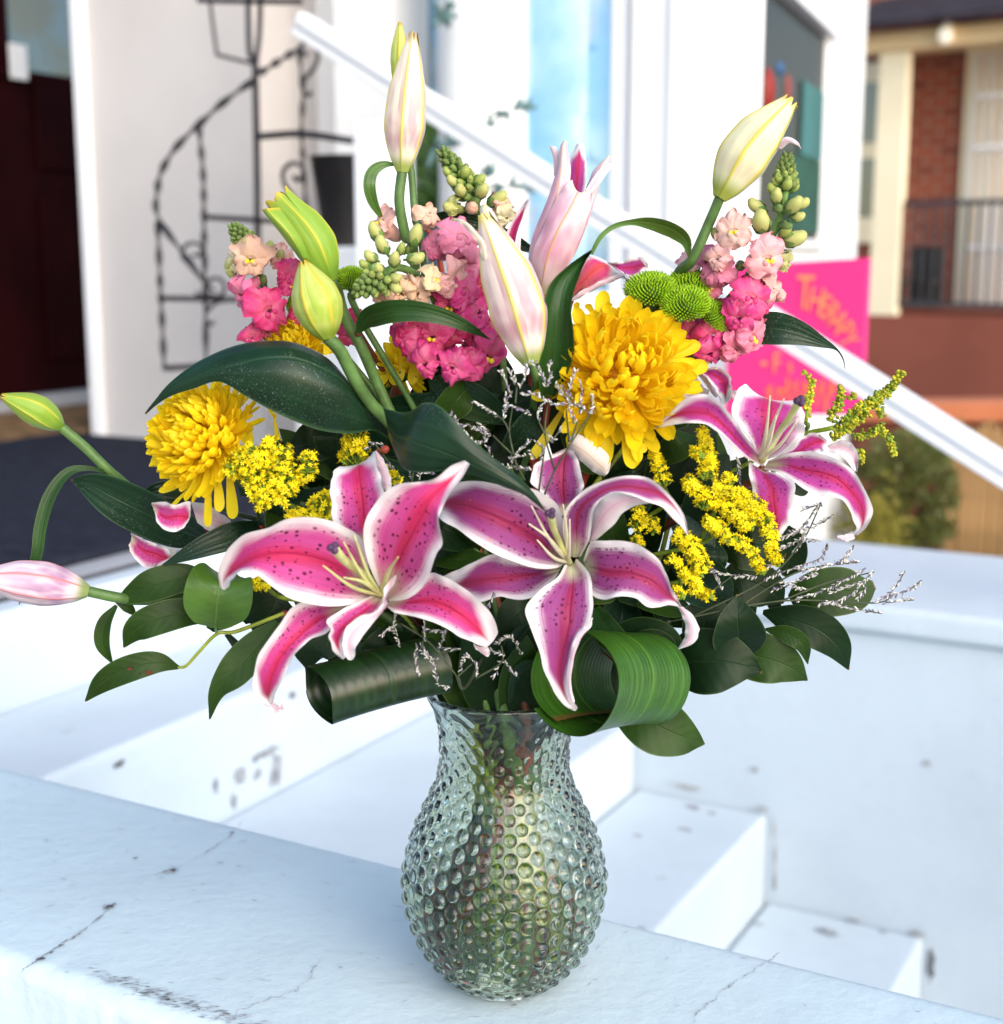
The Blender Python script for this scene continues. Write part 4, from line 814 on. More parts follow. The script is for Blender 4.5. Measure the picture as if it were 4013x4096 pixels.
pistil(t, 'E', [(990, 930), (880, 810), (790, 740), (727, 668)], D1 + .008, D1 - .062, .0028, .0036)
stem(t, [P('E', 985, 945, D1 + .012), P('E', 1010, 960, D1 + .06)], .0035)

D2 = -.085
t = thing('lily', 'open purple toned lily in the centre with a long petal hanging to the vase rim', 'lily', P('F', 920, 1030, D2 + .02), 'open lilies in the bouquet')
M2 = [LILY2, LBACK]
petal(t, 'F', [(880, 760, 895, 765, 910, 740, 0), (790, 660, 890, 680, 985, 650, -.006), (718, 590, 885, 600, 997, 590, -.008), (718, 530, 888, 520, 983, 520, -.006), (745, 480, 895, 460, 962, 450, 0), (820, 440, 905, 420, 940, 405, .008), (915, 395, 922, 390, 930, 392, .012)], D2 + .03, [LILY2, LBACKB],
      [([(922, 395, 919, 368, 925, 338, .004), (945, 430, 955, 385, 965, 322, .0), (990, 470, 1010, 420, 1040, 360, -.002), (1040, 515, 1065, 470, 1105, 405, 0), (1080, 540, 1110, 510, 1145, 465, .004), (1107, 547, 1124, 540, 1137, 522, .008)], .006)], seed=11, label='upper petal with a withered brown edged tip folded over')
petal(t, 'F', [(910, 1000, 905, 1020, 895, 1025, .012), (900, 850, 830, 965, 850, 1048, .0), (860, 720, 740, 900, 760, 1052, -.012), (780, 645, 650, 842, 640, 1022, -.02), (680, 612, 550, 790, 525, 977, -.024), (560, 603, 450, 745, 420, 915, -.022), (440, 578, 350, 715, 320, 845, -.014), (320, 585, 260, 700, 240, 795, 0), (230, 640, 190, 710, 190, 755, .012), (150, 720, 150, 725, 150, 730, .02)], D2, M2, seed=12, cup=-.008)
petal(t, 'F', [(880, 1040, 870, 1060, 860, 1080, .012), (800, 1050, 770, 1080, 830, 1120, .002), (680, 1020, 670, 1088, 760, 1190, -.008), (580, 990, 570, 1105, 660, 1222, -.014), (510, 975, 480, 1115, 540, 1205, -.014), (400, 1020, 390, 1130, 440, 1235, -.008), (300, 1065, 300, 1140, 330, 1230, .002), (230, 1100, 220, 1130, 230, 1160, .012)], D2 + .012, M2, seed=13)
petal(t, 'F', [(1000, 1010, 1010, 1040, 1020, 1070, .010), (1035, 915, 1060, 1055, 1042, 1190, -.004), (1120, 903, 1140, 1078, 1110, 1222, -.014), (1220, 905, 1230, 1080, 1200, 1203, -.020), (1320, 935, 1310, 1098, 1290, 1218, -.022), (1400, 1000, 1380, 1130, 1350, 1262, -.020), (1448, 1080, 1430, 1175, 1410, 1262, -.014), (1483, 1170, 1480, 1215, 1460, 1250, -.006), (1512, 1220, 1515, 1245, 1505, 1257, .0), (1530, 1258, 1525, 1263, 1518, 1268, .004)], D2, [LILY2, LBACK],
      [([(1515, 1258, 1526, 1262, 1538, 1262, -.002), (1530, 1295, 1560, 1300, 1592, 1308, -.006), (1552, 1350, 1590, 1360, 1623, 1368, -.008), (1555, 1400, 1590, 1412, 1622, 1415, -.008), (1540, 1450, 1560, 1460, 1592, 1462, -.006), (1513, 1488, 1518, 1490, 1525, 1488, -.002)], .004)], seed=14)
petal(t, 'F', [(925, 985, 950, 990, 985, 985, .010), (895, 900, 960, 920, 1028, 900, -.004), (887, 800, 960, 800, 1040, 820, -.018), (915, 715, 985, 720, 1060, 730, -.030), (980, 640, 1050, 665, 1105, 662, -.038), (1080, 588, 1130, 622, 1180, 640, -.042), (1180, 558, 1230, 608, 1270, 658, -.044), (1280, 548, 1315, 620, 1350, 692, -.044), (1380, 575, 1405, 640, 1435, 722, -.042), (1470, 658, 1485, 705, 1497, 790, -.038), (1540, 755, 1543, 795, 1546, 845, -.032), (1568, 860, 1566, 865, 1562, 868, -.028)], D2, M2,
      [([(1028, 900, 1032, 910, 1036, 918, -.004), (1040, 820, 1060, 850, 1085, 880, -.014), (1060, 730, 1100, 775, 1150, 825, -.026), (1105, 662, 1160, 712, 1215, 748, -.034), (1180, 640, 1225, 680, 1270, 714, -.038), (1270, 658, 1292, 678, 1312, 702, -.042), (1348, 690, 1352, 693, 1356, 697, -.044)], .005)], seed=15, cup=-.003)
petal(t, 'F', [(900, 1030, 935, 1040, 960, 1000, .010), (860, 1100, 940, 1110, 1030, 1080, -.002), (770, 1165, 935, 1180, 1045, 1190, -.014), (690, 1250, 925, 1260, 1050, 1270, -.022), (700, 1340, 920, 1350, 1030, 1360, -.026), (735, 1440, 905, 1430, 975, 1405, -.026), (770, 1540, 885, 1520, 945, 1480, -.024), (800, 1640, 870, 1620, 925, 1580, -.022), (840, 1725, 885, 1710, 922, 1690, -.020), (895, 1795, 920, 1785, 940, 1770, -.018), (950, 1825, 960, 1822, 966, 1812, -.016)], D2 - .01, M2, seed=16,
      flap=[([(1030, 1330, 1040, 1325, 1048, 1320, -.024), (1005, 1370, 1022, 1375, 1035, 1372, -.032), (965, 1410, 985, 1425, 990, 1420, -.034), (935, 1490, 952, 1500, 960, 1490, -.034), (915, 1590, 930, 1600, 935, 1590, -.031), (912, 1700, 925, 1710, 932, 1700, -.028), (935, 1780, 945, 1782, 950, 1778, -.024)], .002)])
filaments(t, 'F', (915, 1020), [(715, 712), (702, 810), (747, 898), (888, 705), (924, 785)], D2 + .008, D2 - .045, .0014, FILW)
pistil(t, 'F', [(925, 1030), (865, 900), (835, 830), (820, 752)], D2 + .008, D2 - .05, .0024, .0034)
stem(t, [P('F', 930, 1040, D2 + .012), P('F', 935, 1080, D2 + .06)], .0035)

D3 = -.05
t = thing('lily', 'open magenta lily with ivory stamens at the right edge of the bouquet', 'lily', P('G', 545, 690, D3 + .02), 'open lilies in the bouquet')
M3 = [LILY3, LBACK]
petal(t, 'G', [(600, 650, 610, 660, 640, 655, .012), (690, 600, 710, 620, 740, 620, .012), (740, 545, 770, 585, 800, 620, .010), (800, 524, 830, 565, 850, 612, .010), (850, 550, 872, 582, 885, 607, .012)], D3 + .012, M3,
      [([(868, 586, 868, 598, 872, 614, .008), (930, 562, 922, 595, 917, 628, .004), (985, 580, 970, 620, 955, 660, .002), (1012, 640, 1002, 668, 988, 702, .004), (1005, 712, 1003, 714, 1000, 712, .006)], -.004)], seed=21)
petal(t, 'G', [(560, 655, 555, 670, 550, 685, .012), (510, 600, 495, 630, 480, 650, -.004), (450, 520, 430, 565, 410, 590, -.014), (395, 445, 365, 495, 345, 530, -.020), (335, 370, 295, 440, 285, 488, -.022), (270, 337, 230, 425, 210, 475, -.020), (180, 355, 155, 430, 140, 480, -.014), (100, 425, 85, 460, 75, 492, -.004), (28, 487, 25, 495, 20, 505, .004)], D3, M3, seed=22, cup=-.005)
petal(t, 'G', [(520, 640, 540, 650, 575, 650, .010), (490, 560, 560, 570, 680, 610, .0), (440, 495, 570, 490, 742, 540, -.006), (400, 430, 580, 430, 752, 460, -.006), (415, 340, 580, 385, 738, 400, .0), (455, 290, 570, 362, 708, 368, .010), (472, 292, 572, 360, 692, 372, .024)], D3 + .014, M3, seed=23, cup=-.008)
petal(t, 'G', [(520, 690, 540, 700, 560, 712, .008), (480, 672, 560, 730, 640, 728, .0), (492, 760, 590, 790, 705, 775, -.006), (507, 850, 600, 860, 695, 860, -.008), (545, 935, 610, 935, 680, 940, -.006), (590, 1000, 620, 995, 650, 1005, .0), (612, 1028, 618, 1030, 628, 1028, .004)], D3 + .004, M3, seed=24, cup=.005)
petal(t, 'G', [(575, 660, 565, 680, 555, 700, .008), (650, 632, 650, 680, 630, 718, -.008), (740, 615, 740, 705, 710, 765, -.018), (840, 628, 830, 720, 790, 820, -.025), (930, 665, 910, 750, 870, 832, -.028), (1000, 725, 975, 810, 935, 850, -.027), (1050, 810, 1020, 870, 975, 910, -.022), (1080, 890, 1035, 930, 995, 960, -.014), (1060, 970, 1025, 985, 1000, 995, -.004), (1010, 1020, 995, 1020, 982, 1012, .004)], D3, M3,
      [([(985, 1002, 990, 1020, 997, 1035, .0), (950, 1018, 955, 1035, 960, 1052, -.003), (925, 1022, 930, 1034, 935, 1045, -.004), (908, 1024, 911, 1030, 914, 1036, -.004)], .002)], seed=25, cup=-.004)
filaments(t, 'G', (535, 650), [(585, 342), (652, 358), (615, 440), (728, 437), (718, 462)], D3 + .004, D3 - .05, .0015, FILW)
pistil(t, 'G', [(545, 660), (630, 520), (690, 430), (728, 368)], D3 + .004, D3 - .055, .0025, .0036)
stem(t, [P('G', 545, 700, D3 + .01), P('G', 500, 760, D3 + .05)], .0032)

# lilies half hidden behind
D4 = .04
t = thing('lily', 'lily facing away behind the upright dark leaf above the largest yellow chrysanthemum', 'lily', P('M', 600, 400, D4), 'open lilies in the bouquet')
petal(t, 'M', [(560, 440, 590, 420, 620, 430, .0), (590, 330, 640, 330, 660, 390, -.004), (650, 180, 720, 240, 760, 350, -.008), (720, 60, 820, 150, 900, 290, -.008), (800, 50, 900, 130, 1010, 225, -.004), (900, 95, 960, 150, 1060, 220, .002)], D4, [lily_mat('rose_lily_petal', (.62, .06, .07), (.58, .12, .13), seed=6.0), LBACK], seed=31, cup=.008)
petal(t, 'M', [(905, 110, 930, 120, 960, 140, -.004), (1000, 105, 1030, 150, 1060, 210, -.006), (1130, 72, 1130, 150, 1110, 235, -.004), (1200, 60, 1200, 130, 1170, 200, .004), (1255, 130, 1250, 150, 1240, 170, .01)], D4 - .004, [LILY3, LBACK], seed=32, cup=-.003)
petal(t, 'M', [(880, 90, 890, 130, 900, 150, .012), (980, 130, 1000, 190, 1010, 230, .012), (1050, 220, 1080, 260, 1100, 250, .014), (1110, 330, 1130, 360, 1150, 330, .016), (1150, 400, 1155, 405, 1160, 398, .018)], D4 + .004, [LBACK, LBACK], seed=33)
petal(t, 'M', [(580, 440, 600, 425, 610, 410, .0), (680, 400, 690, 370, 700, 340, .0), (830, 320, 840, 290, 850, 262, .0), (960, 262, 970, 240, 975, 215, .002), (1040, 225, 1045, 215, 1048, 205, .004)], D4 - .006, [LBACK, LBACK], seed=34, cup=.002)
stem(t, [P('M', 590, 430, D4 + .005), P('M', 560, 560, D4 + .02)], .0032)
t = thing('lily', 'lily peeking out from under the left yellow chrysanthemum among dark leaves', 'lily', P('D', 1000, 980, .01), 'open lilies in the bouquet')
petal(t, 'D', [(735, 865, 742, 880, 750, 900, .0), (800, 860, 800, 935, 775, 975, -.008), (850, 875, 860, 930, 840, 1005, -.010), (920, 858, 905, 935, 890, 985, -.006), (925, 900, 922, 930, 918, 945, .002)], -.055, [LILY1, LBACK], seed=41, cup=-.004, ruffle=.001)
petal(t, 'D', [(635, 1010, 640, 1030, 625, 1070, .004), (700, 1040, 690, 1090, 650, 1130, .0), (760, 1065, 750, 1110, 720, 1185, -.002), (810, 1085, 800, 1130, 760, 1170, .0), (850, 1090, 850, 1120, 820, 1150, .004)], .01, [LILY1, LBACK], seed=42, cup=-.003)
petal(t, 'D', [(930, 860, 940, 900, 960, 960, .0), (1000, 870, 1020, 940, 1030, 1010, .0), (1050, 900, 1070, 960, 1080, 1040, .004), (1120, 950, 1120, 980, 1110, 1010, .01)], .012, [LBACK, LBACK], seed=43)
petal(t, 'D', [(980, 960, 985, 990, 990, 1030, .006), (1020, 980, 1030, 1010, 1040, 1030, .006), (1060, 985, 1065, 1000, 1070, 1020, .008)], .022, [LILY1, LBACK], seed=44)
stem(t, [P('D', 1060, 990, .015), P('D', 1200, 1000, .03)], .003)
t = thing('lily', 'lily mostly hidden behind the right side of the big yellow chrysanthemum', 'lily', P('G', 260, 330, .0), 'open lilies in the bouquet')
petal(t, 'G', [(235, 222, 250, 225, 262, 218, .0), (270, 250, 300, 240, 330, 205, -.006), (310, 300, 350, 270, 385, 245, -.008), (335, 345, 365, 320, 395, 300, -.004), (350, 385, 370, 380, 392, 360, .004)], .0, [LILY3, LBACK],
      [([(235, 222, 232, 228, 228, 232, -.002), (268, 252, 280, 275, 272, 290, -.004), (308, 302, 300, 318, 290, 318, -.004), (330, 345, 322, 350, 315, 345, .0)], .002)], seed=51)
petal(t, 'G', [(190, 235, 200, 240, 215, 232, .012), (160, 300, 190, 290, 230, 260, .010), (150, 350, 200, 340, 260, 300, .010), (190, 390, 230, 370, 290, 330, .012), (240, 400, 250, 395, 260, 390, .016)], .004, [LBACK, LBACK], seed=52)
petal(t, 'G', [(385, 330, 390, 340, 400, 350, .01), (410, 318, 410, 340, 412, 362, .01), (440, 330, 440, 345, 440, 360, .014)], .02, [LBACK, LBACK], seed=53)
stem(t, [P('G', 270, 350, .02), P('G', 250, 450, .03)], .003)

# ------------------------------------------------------------------ lily buds
def bud(name, label, c, base, tip, Rpx, d, mat, mid=None, flare=(0,) * 6, rot=0.0, dt=0.0, stempts=None, stemmat=None, sr=.0028, split=.78, into=True, sd=None, wide=.46, group='closed lily buds'):
    b3 = P(c, base[0], base[1], d); t3 = P(c, tip[0], tip[1], d + dt); m3 = (b3 + t3) / 2 if mid is None else P(c, mid[0], mid[1], d + dt / 2)
    Rr = m_px(c, Rpx, d); o = thing(name, label, 'lily bud', b3, group); nv = 36; ax = spline([b3, m3, t3], nv); T = np.gradient(ax, axis=0); T /= np.linalg.norm(T, axis=1, keepdims=True)
    e1 = np.cross(T, [0.05, 1.0, .05]); e1 /= np.linalg.norm(e1, axis=1, keepdims=True); e2 = np.cross(T, e1)
    tt = np.linspace(0, 1, nv); rp = np.interp(tt, [0, .03, .10, .25, wide, .65, .80, .90, 1], [.22, .36, .56, .83, 1.0, .90, .60, .38, .12])
    rp = np.convolve(np.pad(rp, 2, 'edge'), [.1, .2, .4, .2, .1], 'valid')
    for k in range(6):
        outer = k % 2 == 0; th0 = rot + k * math.pi / 3; half = R(46 if outer else 42); sp = split
        wd = np.interp(tt, [0, sp, .93, 1], [half, half * 1.05, half * .75, .12]); nu = 13; U = np.linspace(-1, 1, nu)
        phi = wd[:, None] * U[None, :]; keel = np.exp(-(phi / .16) ** 2) * (.085 if outer else .07)
        groove = -.025 * np.exp(-((np.abs(U)[None, :] - 1) / .22) ** 2)
        r_ = rp[:, None] * Rr * ((1.0 if outer else .975) + keel + groove) + (flare[k] * Rr * np.clip((tt - .62) / .38, 0, 1) ** 2)[:, None]
        a = th0 + phi; Pg = ax[:, None] + r_[..., None] * (np.cos(a)[..., None] * e1[:, None] + np.sin(a)[..., None] * e2[:, None])
        q = MB(); q.grid(Pg, 0, .0005, ref=(ax[nv // 2])); q.build('petal', mat, o)
    if stempts:
        pts = [b3 + (ax[1] - ax[0]) * .5] + [P(cc, x, y, dd) for cc, x, y, dd in stempts]; stem(o, pts, sr, stemmat or STEMG, into=into)
    return o
b1 = bud('lily_bud', 'tall cream lily bud with yellow ridges, highest of the large buds', 'B', (420, 935), (478, 172), 103, .0, BUDW, (440, 620), rot=.5, flare=(0, 0, 0, .1, .1, 0), stempts=[('B', 405, 1100, 0), ('B', 440, 1290, .005), ('L', 640, 480, .015), ('L', 700, 700, .03), ('X', 800, 800, .05)], sr=.0036, wide=.40)
b2 = bud('lily_bud', 'slim green lily bud showing behind the tall cream bud', 'B', (405, 520), (408, 118), 44, .035, BUDGL, rot=.52, stempts=[('B', 430, 700, .03), ('B', 468, 920, .025), ('B', 490, 1180, .02), ('L', 720, 400, .02), ('L', 760, 600, .03), ('X', 830, 800, .05)], sr=.0026)
q = MB(); blade(q, [P('B', x, y, d) for x, y, d in [(385, 895, .0), (320, 895, .0), (262, 930, -.004), (240, 1000, -.008), (258, 1090, -.004), (305, 1180, .004)]], [m_px('B', w) for w in (6, 18, 27, 31, 26, 10)], [.4, .2, -.1, -.3, -.2, 0], .25, mf=0); q.build('leaf', [LEAFL, LEAFM], b1)
b3_ = bud('lily_bud', 'half open blush lily bud with parted petal tips in the centre', 'L', (1605, 1470), (1225, 300), 212, -.055, BUDP, (1470, 930), rot=.45, split=.7, flare=(0, .1, 0, .1, 0, 0), dt=.0, stempts=[('L', 1640, 1560, -.05), ('T', 1190, 500, -.02), ('T', 1120, 1100, .03)], wide=.36)
LW = [bud_mat('opening_petal_white', (.84, .78, .66), (.80, .62, .60), (.76, .66, .20), (.80, .55, .58), (.70, .62, .10), .10), LILY1]
q = MB(); loft(q, 'L', [(1290, 800, 1300, 790, 1320, 780, 0), (1225, 640, 1245, 630, 1270, 640, -.006), (1190, 540, 1215, 520, 1245, 540, -.010), (1120, 440, 1140, 420, 1175, 440, -.012), (1050, 372, 1065, 352, 1085, 360, -.008), (985, 350, 990, 342, 1000, 338, .0)], -.06, .002, 9, 30, 0, 1, .0006, .001); q.build('petal', LW, b3_, label='white petal curled back to the left')
q = MB(); loft(q, 'L', [(1400, 760, 1440, 780, 1480, 760, .0), (1390, 560, 1440, 580, 1490, 570, -.002), (1420, 440, 1470, 440, 1510, 420, .0), (1490, 300, 1530, 300, 1560, 290, .004), (1565, 200, 1575, 190, 1588, 185, .010)], -.03, -.006, 9, 26, 0, 1, .0006, .001); q.build('petal', [LILY1, LBACK], b3_, label='pink petal opening to the right')
q = MB(); loft(q, 'L', [(1480, 720, 1500, 740, 1520, 720, -.004), (1475, 600, 1500, 610, 1520, 620, -.006), (1490, 470, 1510, 480, 1525, 480, -.006), (1530, 350, 1545, 350, 1555, 345, -.002), (1578, 215, 1584, 205, 1590, 195, .006)], -.034, 0, 7, 24, 0, 1, .0005); q.build('petal', [LBACK, LBACK], b3_)
q = MB(); loft(q, 'L', [(1250, 620, 1330, 660, 1420, 640, .0), (1225, 480, 1290, 500, 1390, 490, -.002), (1215, 380, 1265, 390, 1350, 380, -.002), (1210, 270, 1245, 290, 1310, 290, .0), (1222, 235, 1240, 230, 1262, 240, .004)], -.045, .006, 9, 24, 0, 1, .0006); q.build('petal', [LW[0], LBACK], b3_)
bud('lily_bud', 'cream green lily bud leaning right above the pink snapdragon', 'C', (375, 1068), (765, 535), 128, -.01, BUDY, (535, 800), rot=.35, flare=(.12, .2, .12, .2, .1, .15), stempts=[('C', 320, 1200, -.005), ('C', 230, 1395, .0), ('N', 380, 1050, .02), ('X', 1240, 740, .04)], sr=.0038, wide=.38)
q = MB(); loft(q, 'C', [(690, 790, 700, 800, 712, 800, .0), (725, 742, 735, 755, 750, 770, -.004), (765, 745, 772, 760, 782, 776, -.004), (800, 770, 803, 780, 806, 790, .0), (812, 798, 814, 800, 817, 803, .004)], -.02, .002, 7, 20, 0, 1, .0005); q.build('petal', [LBACK, LILY1], bpy.context.scene.objects['lily_bud.003'], label='white petal tip bent outwards')
bgn = bud('lily_bud', 'green lily bud with split tips in front of the black planter', 'A', (1802, 1530), (1500, 1060), 108, -.03, BUDG, (1690, 1290), rot=.9, flare=(.55, .35, .5, .2, .3, .45), split=.70, stempts=[('K', 1455, 900, -.02), ('K', 1510, 1090, -.015), ('K', 1640, 1330, -.01), ('K', 1745, 1570, 0), ('X', 765, 840, .01)], stemmat=None, sr=.0040, wide=.40)
q = MB(); loft(q, 'A', [(1640, 1420, 1650, 1400, 1690, 1420, .0), (1520, 1260, 1580, 1280, 1640, 1300, -.006), (1455, 1180, 1500, 1190, 1570, 1200, -.007), (1425, 1140, 1450, 1135, 1520, 1130, -.004)], -.052, .006, 9, 20, 0, 1, .0005); q.build('petal', [BUDG, BUDG], bgn)
byl = bud('lily_bud', 'yellow green lily bud standing before the left snapdragon', 'A', (1785, 1842), (1648, 1420), 120, -.065, BUDGL, (1725, 1640), rot=.15, stempts=[('K', 1480, 1370, -.06), ('K', 1600, 1600, -.05), ('K', 1720, 1780, -.04), ('X', 765, 830, -.02), ('X', 800, 900, .02)], sr=.0044, wide=.45)
bud('lily_bud', 'small green lily bud pointing out at far left', 'D', (300, 497), (5, 343), 67, .0, BUDG, (180, 415), rot=.3, dt=-.02, stempts=[('D', 420, 600, .005), ('D', 545, 720, .01), ('D', 750, 880, .03), ('D', 1000, 1000, .04)], sr=.0038)
bud('lily_bud', 'pink white lily bud lying level and cut by left photo edge', 'D', (428, 1293), (-140, 1222), 100, -.02, BUDPK, (170, 1250), rot=.15, dt=-.02, stempts=[('D', 580, 1325, -.015), ('D', 700, 1335, .0), ('D', 1000, 1320, .02)], sr=.0040, wide=.42)
# trumpet bud opening behind
t = thing('lily_bud', 'pale pink trumpet bud just opening with a crimson throat behind the centre', 'lily bud', P('B', 1180, 1600, .02), 'closed lily buds')
TP = [bud_mat('trumpet_outside', (.80, .62, .66), (.60, .30, .42), (.68, .36, .16), (.40, .34, .22), (.8, .7, .45), .07, .12), LILY3]
q = MB(); loft(q, 'B', [(1330, 1100, 1360, 1100, 1400, 1100, .01), (1320, 960, 1370, 980, 1420, 980, .012), (1335, 860, 1380, 880, 1420, 880, .014), (1370, 785, 1388, 780, 1405, 782, .018)], .03, .006, 9, 20, 0, 1, .0005); q.build('petal', [LILY3, LBACK], t, label='inner petal with crimson throat')
q = MB(); loft(q, 'B', [(1130, 1590, 1170, 1600, 1190, 1600, .0), (1110, 1400, 1150, 1400, 1200, 1400, -.010), (1150, 1230, 1190, 1230, 1240, 1220, -.012), (1215, 1080, 1255, 1080, 1320, 1080, -.008), (1262, 920, 1285, 920, 1335, 940, -.004), (1282, 800, 1295, 800, 1322, 820, .0), (1298, 768, 1306, 766, 1316, 770, .004)], .02, .006, 11, 34, 0, 1, .0006, .001); q.build('petal', TP, t)
q = MB(); loft(q, 'B', [(1245, 960, 1255, 950, 1270, 950, .008), (1245, 870, 1255, 865, 1280, 870, .008), (1225, 800, 1240, 805, 1262, 805, .008), (1218, 790, 1222, 792, 1230, 794, .01)], .02, .002, 7, 16, 0, 1, .0005); q.build('petal', [LBACK, LBACK], t)
q = MB(); loft(q, 'B', [(1200, 1590, 1230, 1580, 1290, 1500, .0), (1290, 1430, 1340, 1400, 1380, 1330, -.006), (1400, 1180, 1430, 1180, 1455, 1120, -.006), (1420, 1030, 1460, 1010, 1500, 1000, -.002), (1470, 920, 1505, 900, 1545, 900, .002), (1530, 860, 1545, 850, 1560, 840, .008)], .024, .006, 11, 34, 0, 1, .0006, .001); q.build('petal', TP, t)
q = MB(); loft(q, 'B', [(1420, 1030, 1430, 1050, 1440, 1060, .0), (1480, 940, 1490, 960, 1500, 990, .0), (1530, 895, 1540, 905, 1550, 920, .004), (1562, 888, 1566, 892, 1570, 898, .008)], .016, .0, 7, 18, 0, 1, .0005); q.build('petal', [LBACK, LBACK], t)
q = MB(); loft(q, 'B', [(1150, 1600, 1175, 1606, 1200, 1598, .0), (1125, 1420, 1200, 1440, 1300, 1470, -.014), (1190, 1230, 1265, 1260, 1370, 1330, -.018), (1265, 1080, 1330, 1140, 1430, 1180, -.016), (1320, 1000, 1370, 1060, 1445, 1080, -.010), (1345, 978, 1380, 1045, 1440, 1032, -.004)], .012, .008, 13, 34, 0, 1, .0006, .001); q.build('petal', TP, t)
stem(t, [P('B', 1178, 1600, .018), P('B', 1180, 1700, .02), P('T', 1150, 700, .03)], .0034)

# ------------------------------------------------------------------ leaves
def pts_d(c, rows): return [P(c, x, y, d) for x, y, d in rows]
def add_leaf(par, c, rows, hw, mats=None, roll=0.0, fold=.16, ruffle=0.0, seed=0, name='leaf', label=None, curl=0.0):
    q = MB(); blade(q, pts_d(c, rows), [m_px(c, w) for w in hw], roll, fold, 11, 30, 0, 1, .0004, ruffle, seed, curl); return q.build(name, mats or [LEAFD, LEAFM], par, label=label)
LG = 'loose lily leaves'
t = thing('lily_leaf', 'broad dark leaf arching to the left over the left yellow chrysanthemum', 'leaf', P('X', 750, 800, -.06), LG)
q = MB(); loft(q, 'K', [(1700, 1900, 1740, 1960, 1780, 1990, .01, .002, .004), (1560, 1640, 1660, 1790, 1700, 1985, -.01, .004, .004), (1430, 1470, 1500, 1600, 1560, 2010, -.024, .010, .006), (1290, 1370, 1330, 1500, 1330, 1985, -.034, .016, .006), (1100, 1300, 1120, 1425, 1120, 1910, -.040, .018, .004), (900, 1290, 900, 1425, 920, 1815, -.042, .018, .002), (700, 1318, 690, 1470, 740, 1715, -.040, .016, .0), (520, 1380, 500, 1530, 540, 1605, -.036, .012, .0), (330, 1480, 320, 1600, 340, 1660, -.030, .006, .0), (150, 1620, 150, 1685, 170, 1715, -.022), (40, 1750, 45, 1772, 55, 1785, -.014), (-40, 1850, -35, 1856, -30, 1860, -.008)], -.03, .0, 19, 50, 0, 1, .0005)
q.build('blade', [LEAFD, LEAFM], t)
t = thing('lily_leaf', 'wide dark leaf hanging between the two large front lilies, its tip touching the centre one', 'leaf', P('E', 1100, 60, -.09), LG)
q = MB(); loft(q, 'F', [(-90, 180, -70, 260, -60, 330, .02), (40, 205, -20, 330, -25, 420, .0), (130, 152, 60, 360, 30, 515, -.02), (210, 165, 180, 400, 150, 528, -.030), (290, 240, 300, 445, 300, 515, -.034), (400, 360, 420, 500, 430, 550, -.036), (520, 460, 545, 560, 560, 606, -.036), (640, 550, 655, 620, 665, 645, -.034), (725, 640, 730, 672, 728, 690, -.03), (790, 735, 788, 738, 785, 738, -.026)], -.10, .003, 15, 40, 0, 1, .0005)
q.build('blade', [LEAFD, LEAFM], t); stem(t, [P('E', 1010, 130, -.08), P('E', 1000, 200, .02)], .0025)
t = thing('lily_leaf', 'upright dark leaf between the half open bud and the biggest yellow chrysanthemum', 'leaf', P('M', 430, 1120, -.03), LG)
q = MB(); loft(q, 'M', [(350, 1250, 420, 1250, 470, 1230, .01), (320, 1060, 440, 1080, 570, 1050, .0), (335, 850, 470, 850, 622, 880, -.006), (345, 640, 485, 620, 622, 700, -.010), (365, 470, 510, 440, 600, 520, -.010), (430, 285, 550, 290, 618, 380, -.006), (560, 150, 630, 170, 665, 230, .0), (680, 60, 705, 85, 715, 110, .006), (772, 2, 775, 5, 777, 8, .010)], -.045, -.008, 13, 40, 0, 1, .0005)
q.build('blade', [LEAFM, LEAFM], t); stem(t, [P('M', 415, 1240, -.035), P('M', 380, 1500, .0)], .0025)
t = thing('lily_leaf', 'thin arching leaf stalk with a drooping tip against the white wall', 'leaf', P('X', 1120, 480, -.03), LG)
add_leaf(t, 'X', [(1122, 482, -.034), (1140, 450, -.034), (1165, 430, -.032), (1200, 421, -.03), (1240, 423, -.03), (1280, 436, -.03), (1303, 458, -.03), (1307, 487, -.028)], [3, 4, 4.5, 6, 15, 19, 11, 1.5], [LEAFL, LEAFM], [.2, .2, .3, .6, .8, .9, .6, .4], .2, name='blade')
t = thing('lily_leaf', 'pointed green leaf lying across the deep pink snapdragon flowers', 'leaf', P('L', 260, 1220, -.05), LG)
add_leaf(t, 'L', [(255, 1228, -.02), (330, 1120, -.03), (480, 1065, -.04), (680, 1055, -.045), (900, 1095, -.045), (1110, 1180, -.04), (1290, 1282, -.03)], [12, 70, 80, 72, 58, 36, 1], [LEAFM, LEAFM], [.3, .2, .1, .1, 0, 0, 0], .18, name='blade'); stem(t, [P('L', 255, 1228, -.02), P('L', 330, 1330, .02)], .0022)
t = thing('lily_leaf', 'pointed leaf with a thin curled tip crossing the pink sign', 'leaf', P('N', 950, 1400, .0), LG)
add_leaf(t, 'N', [(880, 1420, .01), (1020, 1390, .0), (1180, 1385, -.008), (1360, 1425, -.01), (1520, 1490, -.008), (1640, 1545, -.004), (1695, 1620, .0), (1712, 1700, .002)], [60, 110, 118, 86, 42, 10, 5, 1.5], [LEAFD, LEAFM], [.1, .1, .1, 0, 0, 0, 0, 0], .14, name='blade'); stem(t, [P('N', 880, 1420, .01), P('N', 780, 1500, .04)], .0022)
t = thing('lily_leaf', 'dark leaf arching behind the half open bud and pink snapdragon', 'leaf', P('L', 870, 360, .05), LG)
